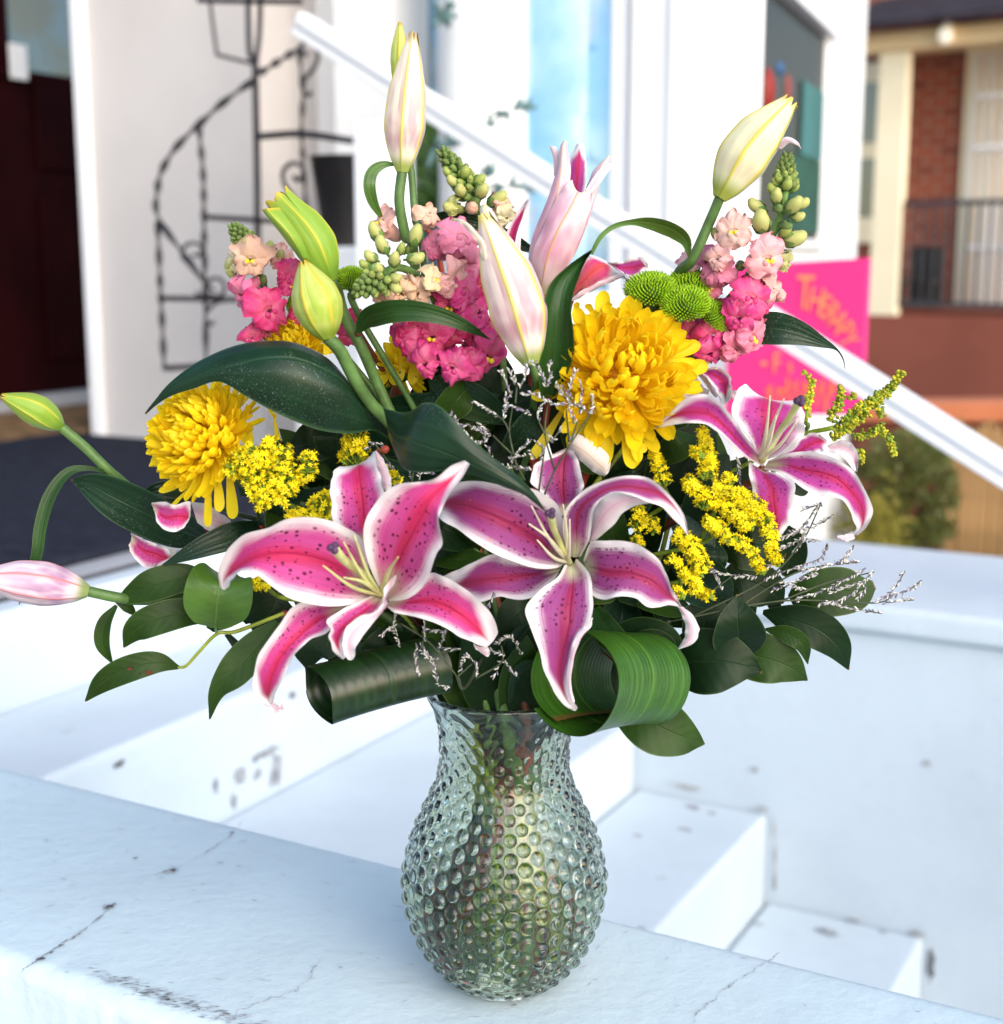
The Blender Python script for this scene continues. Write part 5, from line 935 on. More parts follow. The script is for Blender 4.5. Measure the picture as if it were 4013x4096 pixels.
add_leaf(t, 'L', [(780, 390, .06), (880, 348, .055), (1020, 335, .05), (1180, 365, .05), (1330, 440, .05), (1480, 520, .05), (1620, 590, .05)], [20, 52, 62, 62, 60, 55, 20], [LEAFD, LEAFM], .2, .15, name='blade'); stem(t, [P('L', 780, 390, .06), P('L', 900, 700, .06)], .0022)
t = thing('lily_leaf', 'long thin leaf blade drooping over the level pink bud at far left', 'leaf', P('D', 440, 695, .0), LG)
add_leaf(t, 'D', [(560, 730, .01), (440, 697, .0), (330, 716, -.006), (243, 830, -.012), (197, 980, -.016), (180, 1110, -.018), (142, 1240, -.018), (92, 1358, -.016)], [10, 10, 22, 29, 28, 25, 15, 1.5], [LEAFM, LEAFM], [0, .1, .4, .3, .2, .1, 0, 0], .22, name='blade'); stem(t, [P('D', 560, 730, .01), P('D', 800, 900, .03)], .0022)
t = thing('lily_leaf', 'very dark oval leaf pointing left over the navy mat', 'leaf', P('D', 985, 1040, .02), LG)
add_leaf(t, 'D', [(1010, 1045, .03), (900, 1010, .015), (740, 930, .0), (580, 850, -.008), (450, 785, -.006), (345, 752, .0)], [10, 92, 112, 105, 66, 3], [LEAFD, LEAFD], [-.5, -.5, -.45, -.4, -.3, -.2], .10, name='blade'); stem(t, [P('D', 1010, 1045, .03), P('D', 1200, 1080, .05)], .0025)
t = thing('lily_leaf', 'short dark leaf tucked beneath the left yellow chrysanthemum', 'leaf', P('D', 950, 820, .03), LG)
add_leaf(t, 'D', [(1000, 800, .03), (880, 815, .02), (770, 815, .015), (665, 845, .015)], [20, 58, 50, 3], [LEAFD, LEAFD], 0, .15, name='blade'); stem(t, [P('D', 1000, 800, .03), P('D', 1100, 900, .05)], .002)
t = thing('lily_leaf', 'dark leaf reaching left from behind the big front pink lily', 'leaf', P('D', 1220, 990, .0), LG)
add_leaf(t, 'D', [(1260, 980, .02), (1140, 1020, .0), (980, 1080, -.01), (780, 1172, -.012)], [30, 62, 48, 2], [LEAFD, LEAFM], .1, .15, name='blade'); stem(t, [P('D', 1260, 980, .02), P('D', 1380, 1000, .05)], .002)
# lower left: salal sprig
t = thing('salal_sprig', 'leafy green sprig spreading low at left with a spotted leaf on its long twig', 'foliage sprig', P('D', 1370, 1410, -.02), 'salal sprigs')
add_leaf(t, 'D', [(1010, 1215, .0), (900, 1225, -.01), (750, 1262, -.016), (640, 1310, -.014), (565, 1345, -.01)], [14, 66, 78, 46, 4], [SALAL, SALAL], [.3, .3, .2, .1, 0], .14, .0, 3)
add_leaf(t, 'D', [(1030, 1430, -.01), (900, 1400, -.02), (760, 1430, -.026), (660, 1480, -.026), (600, 1565, -.02)], [14, 66, 74, 58, 3], [SALAL, SALAL], [.2, .2, .1, 0, 0], .12, .0006, 4)
add_leaf(t, 'D', [(1044, 1470, -.03), (1050, 1420, -.035), (1058, 1340, -.04), (1070, 1250, -.035), (1080, 1215, -.01)], [20, 100, 150, 135, 60], [leaf_mat('fresh_salal_leaf', (.065, .155, .018), (.12, .24, .04), .36, 'pin', .18), SALAL], [.0, .0, .0, .0, 0], .35, .0008, 5, label='pale green folded leaf facing the front')
add_leaf(t, 'D', [(566, 1362, -.012), (510, 1450, -.014), (500, 1550, -.014), (548, 1648, -.01)], [8, 34, 34, 2], [SALAL, SALAL], .3, .3)
add_leaf(t, 'D', [(560, 1335, -.01), (620, 1370, -.008), (665, 1418, -.006)], [10, 26, 2], [SALAL, SALAL], .3, .2)
sl = add_leaf(t, 'D', [(868, 1664, -.022), (760, 1640, -.03), (620, 1672, -.034), (500, 1735, -.032), (415, 1828, -.026)], [8, 50, 62, 48, 3], [SALAL, SALAL], [.1, .0, .0, 0, 0], .10, .0004, 6)
SPOTB = plain('brown_leaf_spot', (.10, .035, .015), .8, .2, .5, 300)
for x, y, w, h in ((632, 1668, 17, 9), (724, 1688, 22, 11), (680, 1692, 6, 3)):
    q = MB(); c_ = P('D', x, y, -.0372); k = 12; rn = random.Random(int(x)); v = [c_] + [c_ + np.array([math.cos(a * 6.283 / k) * m_px('D', w) * rn.uniform(.6, 1.1), -.0004, math.sin(a * 6.283 / k) * m_px('D', h) * rn.uniform(.6, 1.1)]) for a in range(k)]; q.add(v, [(0, 1 + i, 1 + (i + 1) % k) for i in range(k)]); q.build('leaf_spot', SPOTB, sl)
add_leaf(t, 'D', [(1345, 1440, -.03), (1250, 1560, -.04), (1140, 1680, -.05), (1055, 1780, -.052), (1018, 1915, -.05)], [14, 74, 76, 38, 2], [SALAL, SALAL], [.2, .2, .1, 0, 0], .16, .0006, 7)
add_leaf(t, 'D', [(1180, 1440, .0), (1240, 1380, -.004), (1290, 1300, -.004), (1290, 1250, .0)], [20, 66, 62, 20], [SALALD, SALALD], .2, .1)
add_leaf(t, 'D', [(1020, 1480, .004), (1090, 1400, .0), (1160, 1300, .0), (1190, 1230, .004)], [20, 80, 74, 20], [SALALD, SALALD], .2, .1)
add_leaf(t, 'D', [(1100, 1500, .01), (1150, 1560, .008), (1150, 1590, .01)], [12, 20, 2], [SALALD, SALALD], .2, .1)
q = MB(); q.tube(spline(pts_d('D', [(1380, 1400, -.02), (1150, 1488, -.028), (1055, 1500, -.030), (965, 1590, -.026), (905, 1655, -.024), (865, 1664, -.022)]), 40), [.0015, .0010], 6); q.build('twig', STEMY, t)
q = MB(); q.tube(spline(pts_d('D', [(1055, 1500, -.030), (1046, 1470, -.030), (1045, 1440, -.032)]), 8), .0012, 6); q.build('twig', STEMG, t)
stem(t, [P('D', 1380, 1400, -.02), P('D', 1450, 1420, .0)], .0024, STEMR)
# lower right: broad leaves
t = thing('salal_sprig', 'cluster of broad dark green leaves spreading at lower right above white steps', 'foliage sprig', P('G', 200, 1500, .0), 'salal sprigs')
add_leaf(t, 'G', [(440, 1600, -.02), (435, 1530, -.03), (428, 1430, -.036), (424, 1308, -.03)], [60, 122, 96, 3], [SALALD, SALAL], .1, .15, .0006, 11)
add_leaf(t, 'G', [(90, 1650, .0), (200, 1635, -.02), (330, 1635, -.032), (440, 1650, -.034), (545, 1688, -.03)], [60, 142, 148, 95, 3], [SALALD, SALAL], [.0, .0, 0, 0, 0], .10, .0010, 12)
add_leaf(t, 'G', [(360, 1560, .004), (480, 1600, -.006), (600, 1630, -.012), (690, 1670, -.012), (762, 1728, -.006)], [60, 112, 112, 72, 3], [SALAL, SALAL], 0, .10, .0010, 13)
add_leaf(t, 'G', [(550, 1395, .004), (680, 1430, -.008), (810, 1475, -.014), (910, 1560, -.014), (965, 1675, -.006)], [10, 72, 92, 68, 3], [SALALD, SALAL], [.1, .1, .1, 0, 0], .10, .0006, 14)
add_leaf(t, 'G', [(560, 1478, -.004), (660, 1500, -.012), (740, 1550, -.016), (768, 1648, -.010)], [6, 40, 38, 2], [SALAL, SALAL], .1, .14, 0, 15)
add_leaf(t, 'G', [(690, 1350, .02), (780, 1310, .012), (900, 1295, .010), (1010, 1290, .012), (1090, 1262, .016)], [40, 100, 118, 92, 20], [SALAL, SALAL], [0, 0, 0, 0, 0], .06, 0, 16)
add_leaf(t, 'J', [(-40, 270, -.01), (60, 320, -.02), (180, 390, -.026), (300, 440, -.024), (402, 474, -.016)], [60, 120, 138, 92, 3], [SALAL, SALAL], [0, 0, 0, 0, 0], .10, .0008, 17)
add_leaf(t, 'G', [(-90, 1570, -.03), (0, 1545, -.036), (80, 1570, -.036), (100, 1645, -.03)], [40, 66, 50, 2], [SALALD, SALAL], .1, .14, 0, 18)
add_leaf(t, 'G', [(560, 1330, .03), (610, 1370, .03), (630, 1410, .03)], [10, 30, 3], [SALALD, SALAL], .1, .1)
add_leaf(t, 'F', [(1640, 1560, .0), (1640, 1450, .0), (1680, 1300, .0), (1800, 1210, .004)], [40, 100, 110, 10], [SALALD, SALALD], .1, .1)
add_leaf(t, 'F', [(1060, 1270, -.03), (1130, 1400, -.05), (1210, 1500, -.056), (1286, 1605, -.05)], [30, 70, 62, 3], [LEAFM, LEAFM], .1, .14, .0006, 19)
add_leaf(t, 'F', [(1130, 1440, -.01), (1300, 1420, -.02), (1450, 1460, -.024), (1480, 1565, -.02)], [40, 100, 84, 3], [SALALD, SALAL], .1, .12, .0006, 20)
add_leaf(t, 'F', [(730, 1260, -.01), (650, 1290, -.02), (590, 1350, -.022), (560, 1445, -.018)], [40, 92, 72, 3], [SALALD, SALAL], .1, .12, .0006, 21)
add_leaf(t, 'G', [(660, 980, .03), (690, 1060, .03), (680, 1150, .03), (650, 1220, .03)], [20, 70, 70, 10], [SALALD, SALAL], .1, .1)
add_leaf(t, 'G', [(690, 800, .03), (740, 790, .03), (775, 770, .03)], [20, 40, 3], [SALALD, SALAL], .1, .1)
stem(t, [P('G', 300, 1600, .0), P('G', 100, 1560, .01)], .0026)

# rolled striped leaves at the vase rim
def roll_leaf(name, label, pa, pb, r, a0, a1, mats, cone=1.0, wig=0.0):
    t = thing(name, label, 'rolled leaf', pa, 'rolled striped leaves'); pa, pb = np.asarray(pa), np.asarray(pb); ax = pb - pa; L = np.linalg.norm(ax); ax /= L
    e1 = np.cross(ax, [0, 0, 1.0]); e1 /= np.linalg.norm(e1); e2 = np.cross(e1, ax); nu, nv = 26, 110
    rows = []
    for i in range(nv):
        s_ = i / (nv - 1); a = a0 + (a1 - a0) * s_; rr_ = r * (1 - .16 * s_)
        row = []
        for k in range(nu):
            w = k / (nu - 1); ww = w
            rk = rr_ * (1 + (cone - 1) * w) * (1 + .02 * math.sin(9 * s_ + 5 * w)) * (1 + .05 * abs(2 * w - 1) ** 3); sh = .0045 * math.sin(a + 2.2) + .0015 * math.sin(a * 3)
            row.append(pa + ax * (L * ww + sh) + rk * (math.cos(a) * e1 + math.sin(a) * e2))
        rows.append(row)
    q = MB(); q.grid(np.array(rows), 0, .0005, 1, ref=(pa + pb) / 2); q.build('blade', mats, t); return t, pb
t, e = roll_leaf('rolled_leaf', 'dark green striped leaf rolled into a cylinder at left of the vase rim', P('E', 645, 1462, -.055), P('E', 1290, 1295, -.022), m_px('E', 160), 3.3, 11.2, [ASPIDD, ASPIDD], 1.0)
stem(t, [e + ZV * .01, e + np.array([.01, .01, .01])], .0024)
t, e = roll_leaf('rolled_leaf', 'bright green striped leaf looped open at right of the vase rim', P('F', 940, 1655, -.095), P('F', 1350, 1640, -.035), m_px('F', 262), -2.4, 4.4, [ASPID, ASPID], .92)
stem(t, [e + np.array([-.02, 0, .01]), e + np.array([-.04, .02, .02])], .0024)

t = thing('salal_leaf', 'dark leaf showing through the looped bright leaf', 'leaf', P('F', 1250, 1600, .02), 'salal sprigs')
add_leaf(t, 'F', [(1050, 1480, .03), (1200, 1560, .02), (1320, 1680, .02), (1400, 1800, .03)], [60, 180, 160, 10], [SALALD, SALALD], 0, .1, name='blade'); stem(t, [P('F', 1050, 1480, .03), P('F', 1000, 1400, .02)], .002)
t = thing('salal_sprig', 'dark leaves behind the bright goldenrod plume left of the right lily', 'foliage sprig', P('G', 200, 700, .03), 'salal sprigs')
add_leaf(t, 'G', [(20, 880, .03), (110, 740, .02), (220, 600, .02), (320, 490, .025)], [60, 140, 130, 6], [SALALD, SALAL], 0, .08)
add_leaf(t, 'G', [(180, 980, .03), (290, 880, .02), (390, 760, .02), (470, 640, .025)], [50, 120, 110, 6], [SALALD, SALAL], 0, .08)
add_leaf(t, 'G', [(60, 620, .04), (20, 560, .035), (-60, 520, .04)], [60, 90, 6], [SALALD, SALALD], 0, .08)
add_leaf(t, 'G', [(300, 1100, .03), (420, 1060, .02), (560, 1080, .02), (660, 1120, .03)], [40, 120, 110, 8], [SALALD, SALAL], 0, .08)
add_leaf(t, 'G', [(350, 1250, .02), (460, 1240, .015), (580, 1290, .015), (650, 1350, .02)], [40, 110, 90, 6], [SALALD, SALAL], 0, .08)
stem(t, [P('G', 100, 950, .03), P('G', 0, 1200, .03)], .002)
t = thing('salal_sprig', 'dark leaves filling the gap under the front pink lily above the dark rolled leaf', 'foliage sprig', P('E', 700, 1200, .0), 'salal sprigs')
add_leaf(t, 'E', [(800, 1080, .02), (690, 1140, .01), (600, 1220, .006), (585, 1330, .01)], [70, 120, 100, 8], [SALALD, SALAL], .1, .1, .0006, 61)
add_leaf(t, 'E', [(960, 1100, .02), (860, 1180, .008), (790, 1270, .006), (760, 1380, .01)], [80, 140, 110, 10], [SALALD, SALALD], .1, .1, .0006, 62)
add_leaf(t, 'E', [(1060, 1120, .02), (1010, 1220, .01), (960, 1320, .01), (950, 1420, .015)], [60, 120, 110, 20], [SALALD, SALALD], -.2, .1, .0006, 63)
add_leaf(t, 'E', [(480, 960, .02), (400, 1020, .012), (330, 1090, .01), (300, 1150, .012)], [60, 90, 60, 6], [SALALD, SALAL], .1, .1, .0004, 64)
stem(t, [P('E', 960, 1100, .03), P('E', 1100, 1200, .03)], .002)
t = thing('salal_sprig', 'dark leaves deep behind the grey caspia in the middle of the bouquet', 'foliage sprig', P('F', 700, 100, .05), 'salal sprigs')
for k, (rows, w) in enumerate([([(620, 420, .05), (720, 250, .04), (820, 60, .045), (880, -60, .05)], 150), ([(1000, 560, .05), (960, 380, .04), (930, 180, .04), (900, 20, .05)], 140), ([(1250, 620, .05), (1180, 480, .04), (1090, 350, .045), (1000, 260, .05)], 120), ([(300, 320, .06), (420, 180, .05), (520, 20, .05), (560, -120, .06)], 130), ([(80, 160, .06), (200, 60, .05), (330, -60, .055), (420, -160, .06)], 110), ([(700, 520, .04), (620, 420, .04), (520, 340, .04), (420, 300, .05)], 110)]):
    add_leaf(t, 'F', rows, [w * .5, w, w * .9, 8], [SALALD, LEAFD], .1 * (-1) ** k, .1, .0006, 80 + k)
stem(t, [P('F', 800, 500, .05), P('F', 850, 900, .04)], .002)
# dark filler leaves deep inside the bunch
FIL = [(450, 930), (540, 800), (700, 735), (850, 720), (1040, 740), (1180, 830), (1290, 790), (1390, 850), (1430, 960), (1460, 1090), (1400, 1180), (1280, 1250), (1100, 1260), (860, 1265), (640, 1225), (520, 1090)]
def inside(x, y):
    c = False; j = len(FIL) - 1
    for i in range(len(FIL)):
        (xi, yi), (xj, yj) = FIL[i], FIL[j]
        if (yi > y) != (yj > y) and x < (xj - xi) * (y - yi) / (yj - yi) + xi: c = not c
        j = i
    return c
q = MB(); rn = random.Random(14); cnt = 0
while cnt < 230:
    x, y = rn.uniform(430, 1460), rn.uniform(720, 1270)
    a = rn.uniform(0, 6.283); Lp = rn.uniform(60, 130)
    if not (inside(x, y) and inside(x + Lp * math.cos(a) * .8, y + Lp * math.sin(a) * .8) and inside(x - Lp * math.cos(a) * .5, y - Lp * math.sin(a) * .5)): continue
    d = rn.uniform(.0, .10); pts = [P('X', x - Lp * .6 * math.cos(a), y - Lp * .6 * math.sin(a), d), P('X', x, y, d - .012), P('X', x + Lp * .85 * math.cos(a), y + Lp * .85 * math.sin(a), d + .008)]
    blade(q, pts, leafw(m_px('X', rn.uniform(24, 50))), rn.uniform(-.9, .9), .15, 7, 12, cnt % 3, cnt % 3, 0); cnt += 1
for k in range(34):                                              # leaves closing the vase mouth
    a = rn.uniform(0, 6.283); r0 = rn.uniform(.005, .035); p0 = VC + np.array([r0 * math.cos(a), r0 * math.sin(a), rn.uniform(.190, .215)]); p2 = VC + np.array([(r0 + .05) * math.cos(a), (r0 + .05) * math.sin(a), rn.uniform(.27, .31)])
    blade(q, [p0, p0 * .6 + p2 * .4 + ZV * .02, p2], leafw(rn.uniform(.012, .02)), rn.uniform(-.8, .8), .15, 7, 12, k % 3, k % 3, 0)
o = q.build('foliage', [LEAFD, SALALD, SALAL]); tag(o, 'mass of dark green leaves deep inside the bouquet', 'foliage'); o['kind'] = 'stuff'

# ------------------------------------------------------------------ chrysanthemums
def ray_mesh(k, incurve, wd, cup0):
    nv, nu = 17, 7; rows = []; rn = random.Random(k); x = z = 0.0; tw = rn.uniform(-.35, .35); lean = rn.uniform(-.06, .06); sp = 0.0
    for i in range(nv):
        s_ = 1 - (1 - i / (nv - 1)) ** 1.5; ds = s_ - sp; sp = s_; th_ = -.18 + (incurve + .18) * s_ ** 1.8
        x += math.sin(th_) * ds; z += math.cos(th_) * ds
        w = wd * np.interp(s_, [0, .25, .55, .8, .90, .96, 1], [.40, .58, .86, 1.0, .92, .70, .22]); cup = cup0 * (.5 + .7 * s_)
        row = []
        for j in range(nu):
            u_ = -1 + 2 * j / (nu - 1); off = cup * w * abs(u_) ** 2; y = w * u_ * (1 - .12 * abs(u_)) + lean * s_ * s_
            row.append((x + off * math.cos(th_) + tw * w * u_ * s_, y, z - off * math.sin(th_)))
        rows.append(row)
    q = MB(); q.grid(np.array(rows), 0, 0.0, ref=1); return q.mesh('petal', [MUM])
RAYS_IN = [ray_mesh(k, .45 + .17 * k, .112 + .013 * (k % 4), .70) for k in range(8)]
RAYS_OUT = [ray_mesh(20 + k, .1 + .2 * k, .10 + .010 * k, .3) for k in range(4)]
def put(me, name, par, loc, zdir, xdir, sc):
    zd = Vector(zdir).normalized(); xd = Vector(xdir); xd = (xd - zd * xd.dot(zd)).normalized(); yd = zd.cross(xd); o = bpy.data.objects.new(name, me); COL.objects.link(o); o.parent = par
    M = Matrix((xd, yd, zd)).transposed().to_4x4(); M.translation = Vector(loc) - par.location; o.matrix_local = M @ Matrix.Diagonal((sc[0], sc[1], sc[2], 1)); return o
def mum(label, c, x, y, d, Rpx, axis, n, seed, phimax=1.95, extra=(), sq=1.0):
    ctr = P(c, x, y, d); Rm = m_px(c, Rpx, d); A = np.asarray(axis, float); A /= np.linalg.norm(A); t = thing('chrysanthemum', label, 'flower', ctr, 'yellow chrysanthemums'); rn = random.Random(seed)
    e1 = np.cross(A, [.2, .1, 1.0]); e1 /= np.linalg.norm(e1); e2 = np.cross(A, e1)
    for i in range(n):
        f = (i + .5) / n; ph = math.acos(max(-1, 1 - f * (1 - math.cos(phimax)))) + rn.gauss(0, .03); az = i * 2.39996 + rn.gauss(0, .08)
        rad = math.cos(az) * e1 + math.sin(az) * e2; dr = math.cos(ph) * A + math.sin(ph) * rad; inw = A * math.sin(ph) - rad * math.cos(ph)
        o_ = ph > 1.55; L = Rm * (.66 + .10 * min(ph, 1.5)) * rn.uniform(.84, 1.10) * (.80 + .20 * min(1, ph / .7)) * (1.0 if not o_ else rn.uniform(.95, 1.2)); base = ctr + dr * Rm * .30 * np.array(1.0) - A * Rm * .08
        tilt = rn.gauss(0, .16); zd = dr - inw * (.05 if not o_ else .02) + np.cross(dr, inw) * tilt
        wsc = L * rn.uniform(.9, 1.15) * (.80 + .25 * min(1, ph / 1.2)); me = rn.choice(RAYS_IN if not o_ or rn.random() < .35 else RAYS_OUT)
        put(me, 'petal', t, base, zd, inw, (L, wsc, L))
    for (bx, by, tx, ty, dd, wv) in extra:
        b, e = P(c, bx, by, d + dd), P(c, tx, ty, d + dd * .6); L = np.linalg.norm(e - b); put(rn.choice(RAYS_OUT), 'petal', t, b, e - b, CAM - b, (L * .6, L * wv * 4.2, L))
    q = MB(); q.ell(ctr - A * Rm * .1, A, Rm * .36, Rm * .42, 0, 14, 8); q.build('core', plain('deep_yellow_core', (.55, .28, .01), .7), t)
    q = MB(); q.ell(ctr - A * Rm * .42, A, Rm * .14, Rm * .34, 0, 12, 6); q.build('calyx', GRND, t)
    stem(t, [ctr - A * Rm * .5, ctr - A * Rm * .9 + np.array([0, .01, -.02])], .0030)
    return t
mum('big yellow chrysanthemum in sharp focus right of the upright dark leaf', 'M', 1010, 1045, -.035, 570, (.05, -.82, .42), 296, 1, 1.9,
    [(1080, 1560, 1250, 1700, -.01, .40), (540, 1340, 275, 1780, .02, .22), (1380, 930, 1610, 930, .01, .30), (1420, 1190, 1700, 1115, .015, .28), (1080, 700, 1270, 540, .02, .30), (980, 560, 1150, 490, .025, .30), (900, 560, 910, 420, .03, .36), (800, 560, 740, 440, .03, .34), (660, 560, 640, 440, .03, .36), (860, 1540, 930, 1660, -.01, .5), (1340, 1380, 1530, 1320, .01, .3), (1150, 700, 1215, 640, .02, .3)])
mum('yellow chrysanthemum at left with faded petals hanging under it', 'D', 985, 545, -.03, 262, (-.55, -.62, .50), 296, 2, 1.85,
    [(1010, 720, 1015, 985, -.01, .20), (1050, 700, 1080, 910, -.014, .24), (1110, 700, 1140, 945, -.012, .30), (1030, 740, 1010, 860, -.008, .26), (920, 790, 830, 890, .0, .18), (1000, 720, 770, 815, .0, .2), (1180, 440, 1200, 580, .01, .4), (1210, 480, 1225, 590, .014, .3), (1060, 620, 1190, 650, -.01, .34)])
mum('yellow chrysanthemum partly hidden behind the broad arching dark leaf', 'K', 1130, 1330, .0, 235, (-.25, -.65, .70), 260, 3, 1.9, [(1360, 1260, 1390, 1400, -.01, .4), (1250, 1600, 950, 1810, .02, .25), (900, 1780, 980, 1900, .03, .2), (960, 1860, 1000, 2060, .02, .22)])
mum('yellow chrysanthemum in shade below the pink snapdragon showing only hanging petals', 'L', 590, 1480, .035, 215, (.1, .55, .8), 120, 4, 2.2, [(600, 1300, 430, 1640, -.01, .26), (640, 1250, 560, 1650, -.015, .28), (600, 1180, 460, 1480, -.01, .26), (560, 1160, 500, 1300, -.01, .3), (700, 1300, 700, 1640, -.015, .26), (760, 1280, 790, 1560, -.012, .24), (1320, 1230, 1400, 1330, .02, .4)])
q = None
# ------------------------------------------------------------------ green button chrysanthemums
def button(label, c, x, y, d, rx, axis, seed, stempts):
    ctr = P(c, x, y, d); r = m_px(c, rx, d); A = np.asarray(axis, float); A /= np.linalg.norm(A); t = thing('button_chrysanthemum', label, 'flower', ctr, 'lime green button chrysanthemums'); rn = random.Random(seed)
    e1 = np.cross(A, [.2, .9, .3]); e1 /= np.linalg.norm(e1); e2 = np.cross(A, e1); q = MB(); n = 330
    for i in range(n):
        f = (i + .5) / n; ph = math.acos(1 - f * 1.22); az = i * 2.39996; rad = math.cos(az) * e1 + math.sin(az) * e2
        p = ctr + rad * r * .80 * math.sin(ph) + A * r * (.50 * math.cos(ph) - .10); dr = A * (math.cos(ph) * .9 + .28) + rad * math.sin(ph) * .95; dr /= np.linalg.norm(dr); L = r * (.14 + .16 * min(ph, 1.3)) * rn.uniform(.85, 1.15); w = r * .047
        a_ = np.cross(dr, A + [.01, .02, 0]); a_ /= max(np.linalg.norm(a_), 1e-9); b_ = np.cross(dr, a_); tip = p + dr * L + A * L * .15
        V = [p + a_ * w * .6, p + b_ * w * .6, p - a_ * w * .6, p - b_ * w * .6] + [p + dr * L * .7 + s_ * w for s_ in (a_, b_, -a_, -b_)] + [tip + s_ * w * .35 for s_ in (a_, b_, -a_, -b_)]
        q.add(V, [(0, 1, 5, 4), (1, 2, 6, 5), (2, 3, 7, 6), (3, 0, 4, 7), (4, 5, 9, 8), (5, 6, 10, 9), (6, 7, 11, 10), (7, 4, 8, 11), (8, 9, 10, 11)])
    q.build('florets', GRN, t)['kind'] = 'stuff'
    q = MB(); q.ell(ctr - A * r * .02, A, r * .44, r * .74, 0, 16, 8); q.build('core', GRND, t)
    q = MB(); q.ell(ctr - A * r * .30, A, r * .16, r * .42, 0, 12, 6); q.build('calyx', GRND, t)
    stem(t, [ctr - A * r * .35] + [P(cc, a, b, dd) for cc, a, b, dd in stempts], .0024, STEMG)
button('lime button flower, leftmost of the cluster beside the right snapdragon', 'N', 205, 1085, .0, 176, (-.05, -.45, .9), 1, [('N', 190, 1210, .01), ('N', 180, 1420, .02)])
button('lime button flower at the top of the right hand cluster', 'N', 530, 1055, .012, 172, (.1, -.40, .9), 2, [('N', 500, 1250, .03), ('N', 400, 1500, .04)])
button('lime button flower in front middle of the right hand cluster', 'N', 470, 1195, -.012, 168, (-.05, -.55, .85), 3, [('N', 430, 1320, -.008), ('N', 385, 1440, -.004), ('N', 340, 1600, .01)])
button('lime button flower tilted to the right under the cluster', 'N', 680, 1275, -.004, 150, (.55, -.40, .75), 4, [('N', 600, 1380, .0), ('N', 520, 1570, .004), ('N', 460, 1720, .01)])
button('lime button flower low by the upper right rim of the big yellow bloom', 'N', 265, 1525, .012, 132, (.1, -.45, .9), 5, [('N', 300, 1650, .03)])
button('small lime button flower lowest of the right hand cluster', 'N', 530, 1610, .02, 88, (.1, -.45, .9), 6, [('N', 500, 1690, .03)])
button('shaded lime button flower behind the right hand cluster', 'N', 180, 1205, .03, 135, (-.1, -.35, .9), 7, [('N', 195, 1400, .03)])
button('lime button flower between the green lily bud and the centre snapdragon tip', 'K', 1525, 815, -.01, 128, (-.35, -.35, .85), 8, [('K', 1590, 940, -.004), ('K', 1620, 1080, .0)])
button('lime button flower peeking out left of the yellow green bud', 'K', 1150, 980, .01, 92, (-.6, -.45, .6), 9, [('K', 1220, 1050, .02)])

# ------------------------------------------------------------------ snapdragons
def snap_mesh(seed, openness=1.0, yellow=True):
    rn = random.Random(seed); q = MB()
    def nz(p, k, f): return np.array([mnoise.noise(Vector(p) * f + Vector((seed * 7.1 + i * 13.7, 3.3 * i, 1.7))) for i in range(3)]) * k
    def lobe(ang, L, w, y0, z0, a0, a1, ruff):                    # broad ruffled lobe: starts at angle a0 from straight up, rolls to a1 (back)
        nv, nu = 15, 13; rows = []; y = z = 0.0
        for i in range(nv):
            s_ = i / (nv - 1); a = a0 + (a1 - a0) * s_ ** 1.3; ww = w * (np.interp(s_, [0, .3, .65, .88, 1], [.50, .82, 1.0, .80, .36])); row = []
            for j in range(nu):
                u_ = -1 + 2 * j / (nu - 1); wv = ruff * s_ * (math.sin(u_ * 5.5 + seed * 1.3 + ang) * abs(u_) + .8 * math.sin(u_ * 11 + seed) * s_ * .5) - .16 * u_ * u_ * (1 - s_ * .5)
                yy = y - .10 * u_ * u_ * s_ + y0; p = np.array([ww * u_ * math.cos(ang) - yy * math.sin(ang), ww * u_ * math.sin(ang) + yy * math.cos(ang), z + wv + z0]); row.append(p + nz(p, .30 * s_, 1.6) + nz(p, .07 * s_, 5))
            rows.append(row); y += L / (nv - 1) * math.cos(a); z -= L / (nv - 1) * math.sin(a)
        q.grid(np.array(rows), 0, 0.0, ref=1)
    for sx in (1, -1): lobe(sx * R(27 + rn.uniform(-10, 10)), 1.25 * rn.uniform(.8, 1.1), .68, .06, .22, -.55, 1.7 * openness, .30)
    lobe(R(180 + rn.uniform(-12, 12)), .85, .44, .10, .46, -.1, 2.0, .22)
    for sx in (1, -1): lobe(sx * R(126 + rn.uniform(-12, 12)), .92 * rn.uniform(.8, 1.1), .54, .10, .38, -.2, 1.9 * openness, .26)
    nv, nu = 12, 15; rows = []                                    # plump throat
    for i in range(nv):
        s_ = i / (nv - 1); r_ = np.interp(s_, [0, .15, .5, .8, 1], [.16, .30, .38, .40, .26]); rows.append([(r_ * 1.08 * math.cos(a), r_ * .95 * math.sin(a) - .04, -1.1 + 1.45 * s_) for a in np.linspace(0, 6.2832, nu)])
    q.grid(np.array(rows), 0, 0.0, ref=(0, 0, -.4))
    for sx in (-1, 1):
        q.ell((.16 * sx, -.14, .36), (.2 * sx, .3, 1), .20, .15, 0, 9, 7)
        if yellow: q.ell((.12 * sx, -.08, .44), (.2 * sx, .5, 1), .13, .12, 1, 8, 5)
    return q.mesh('floret', [SNAP, SNAPY])
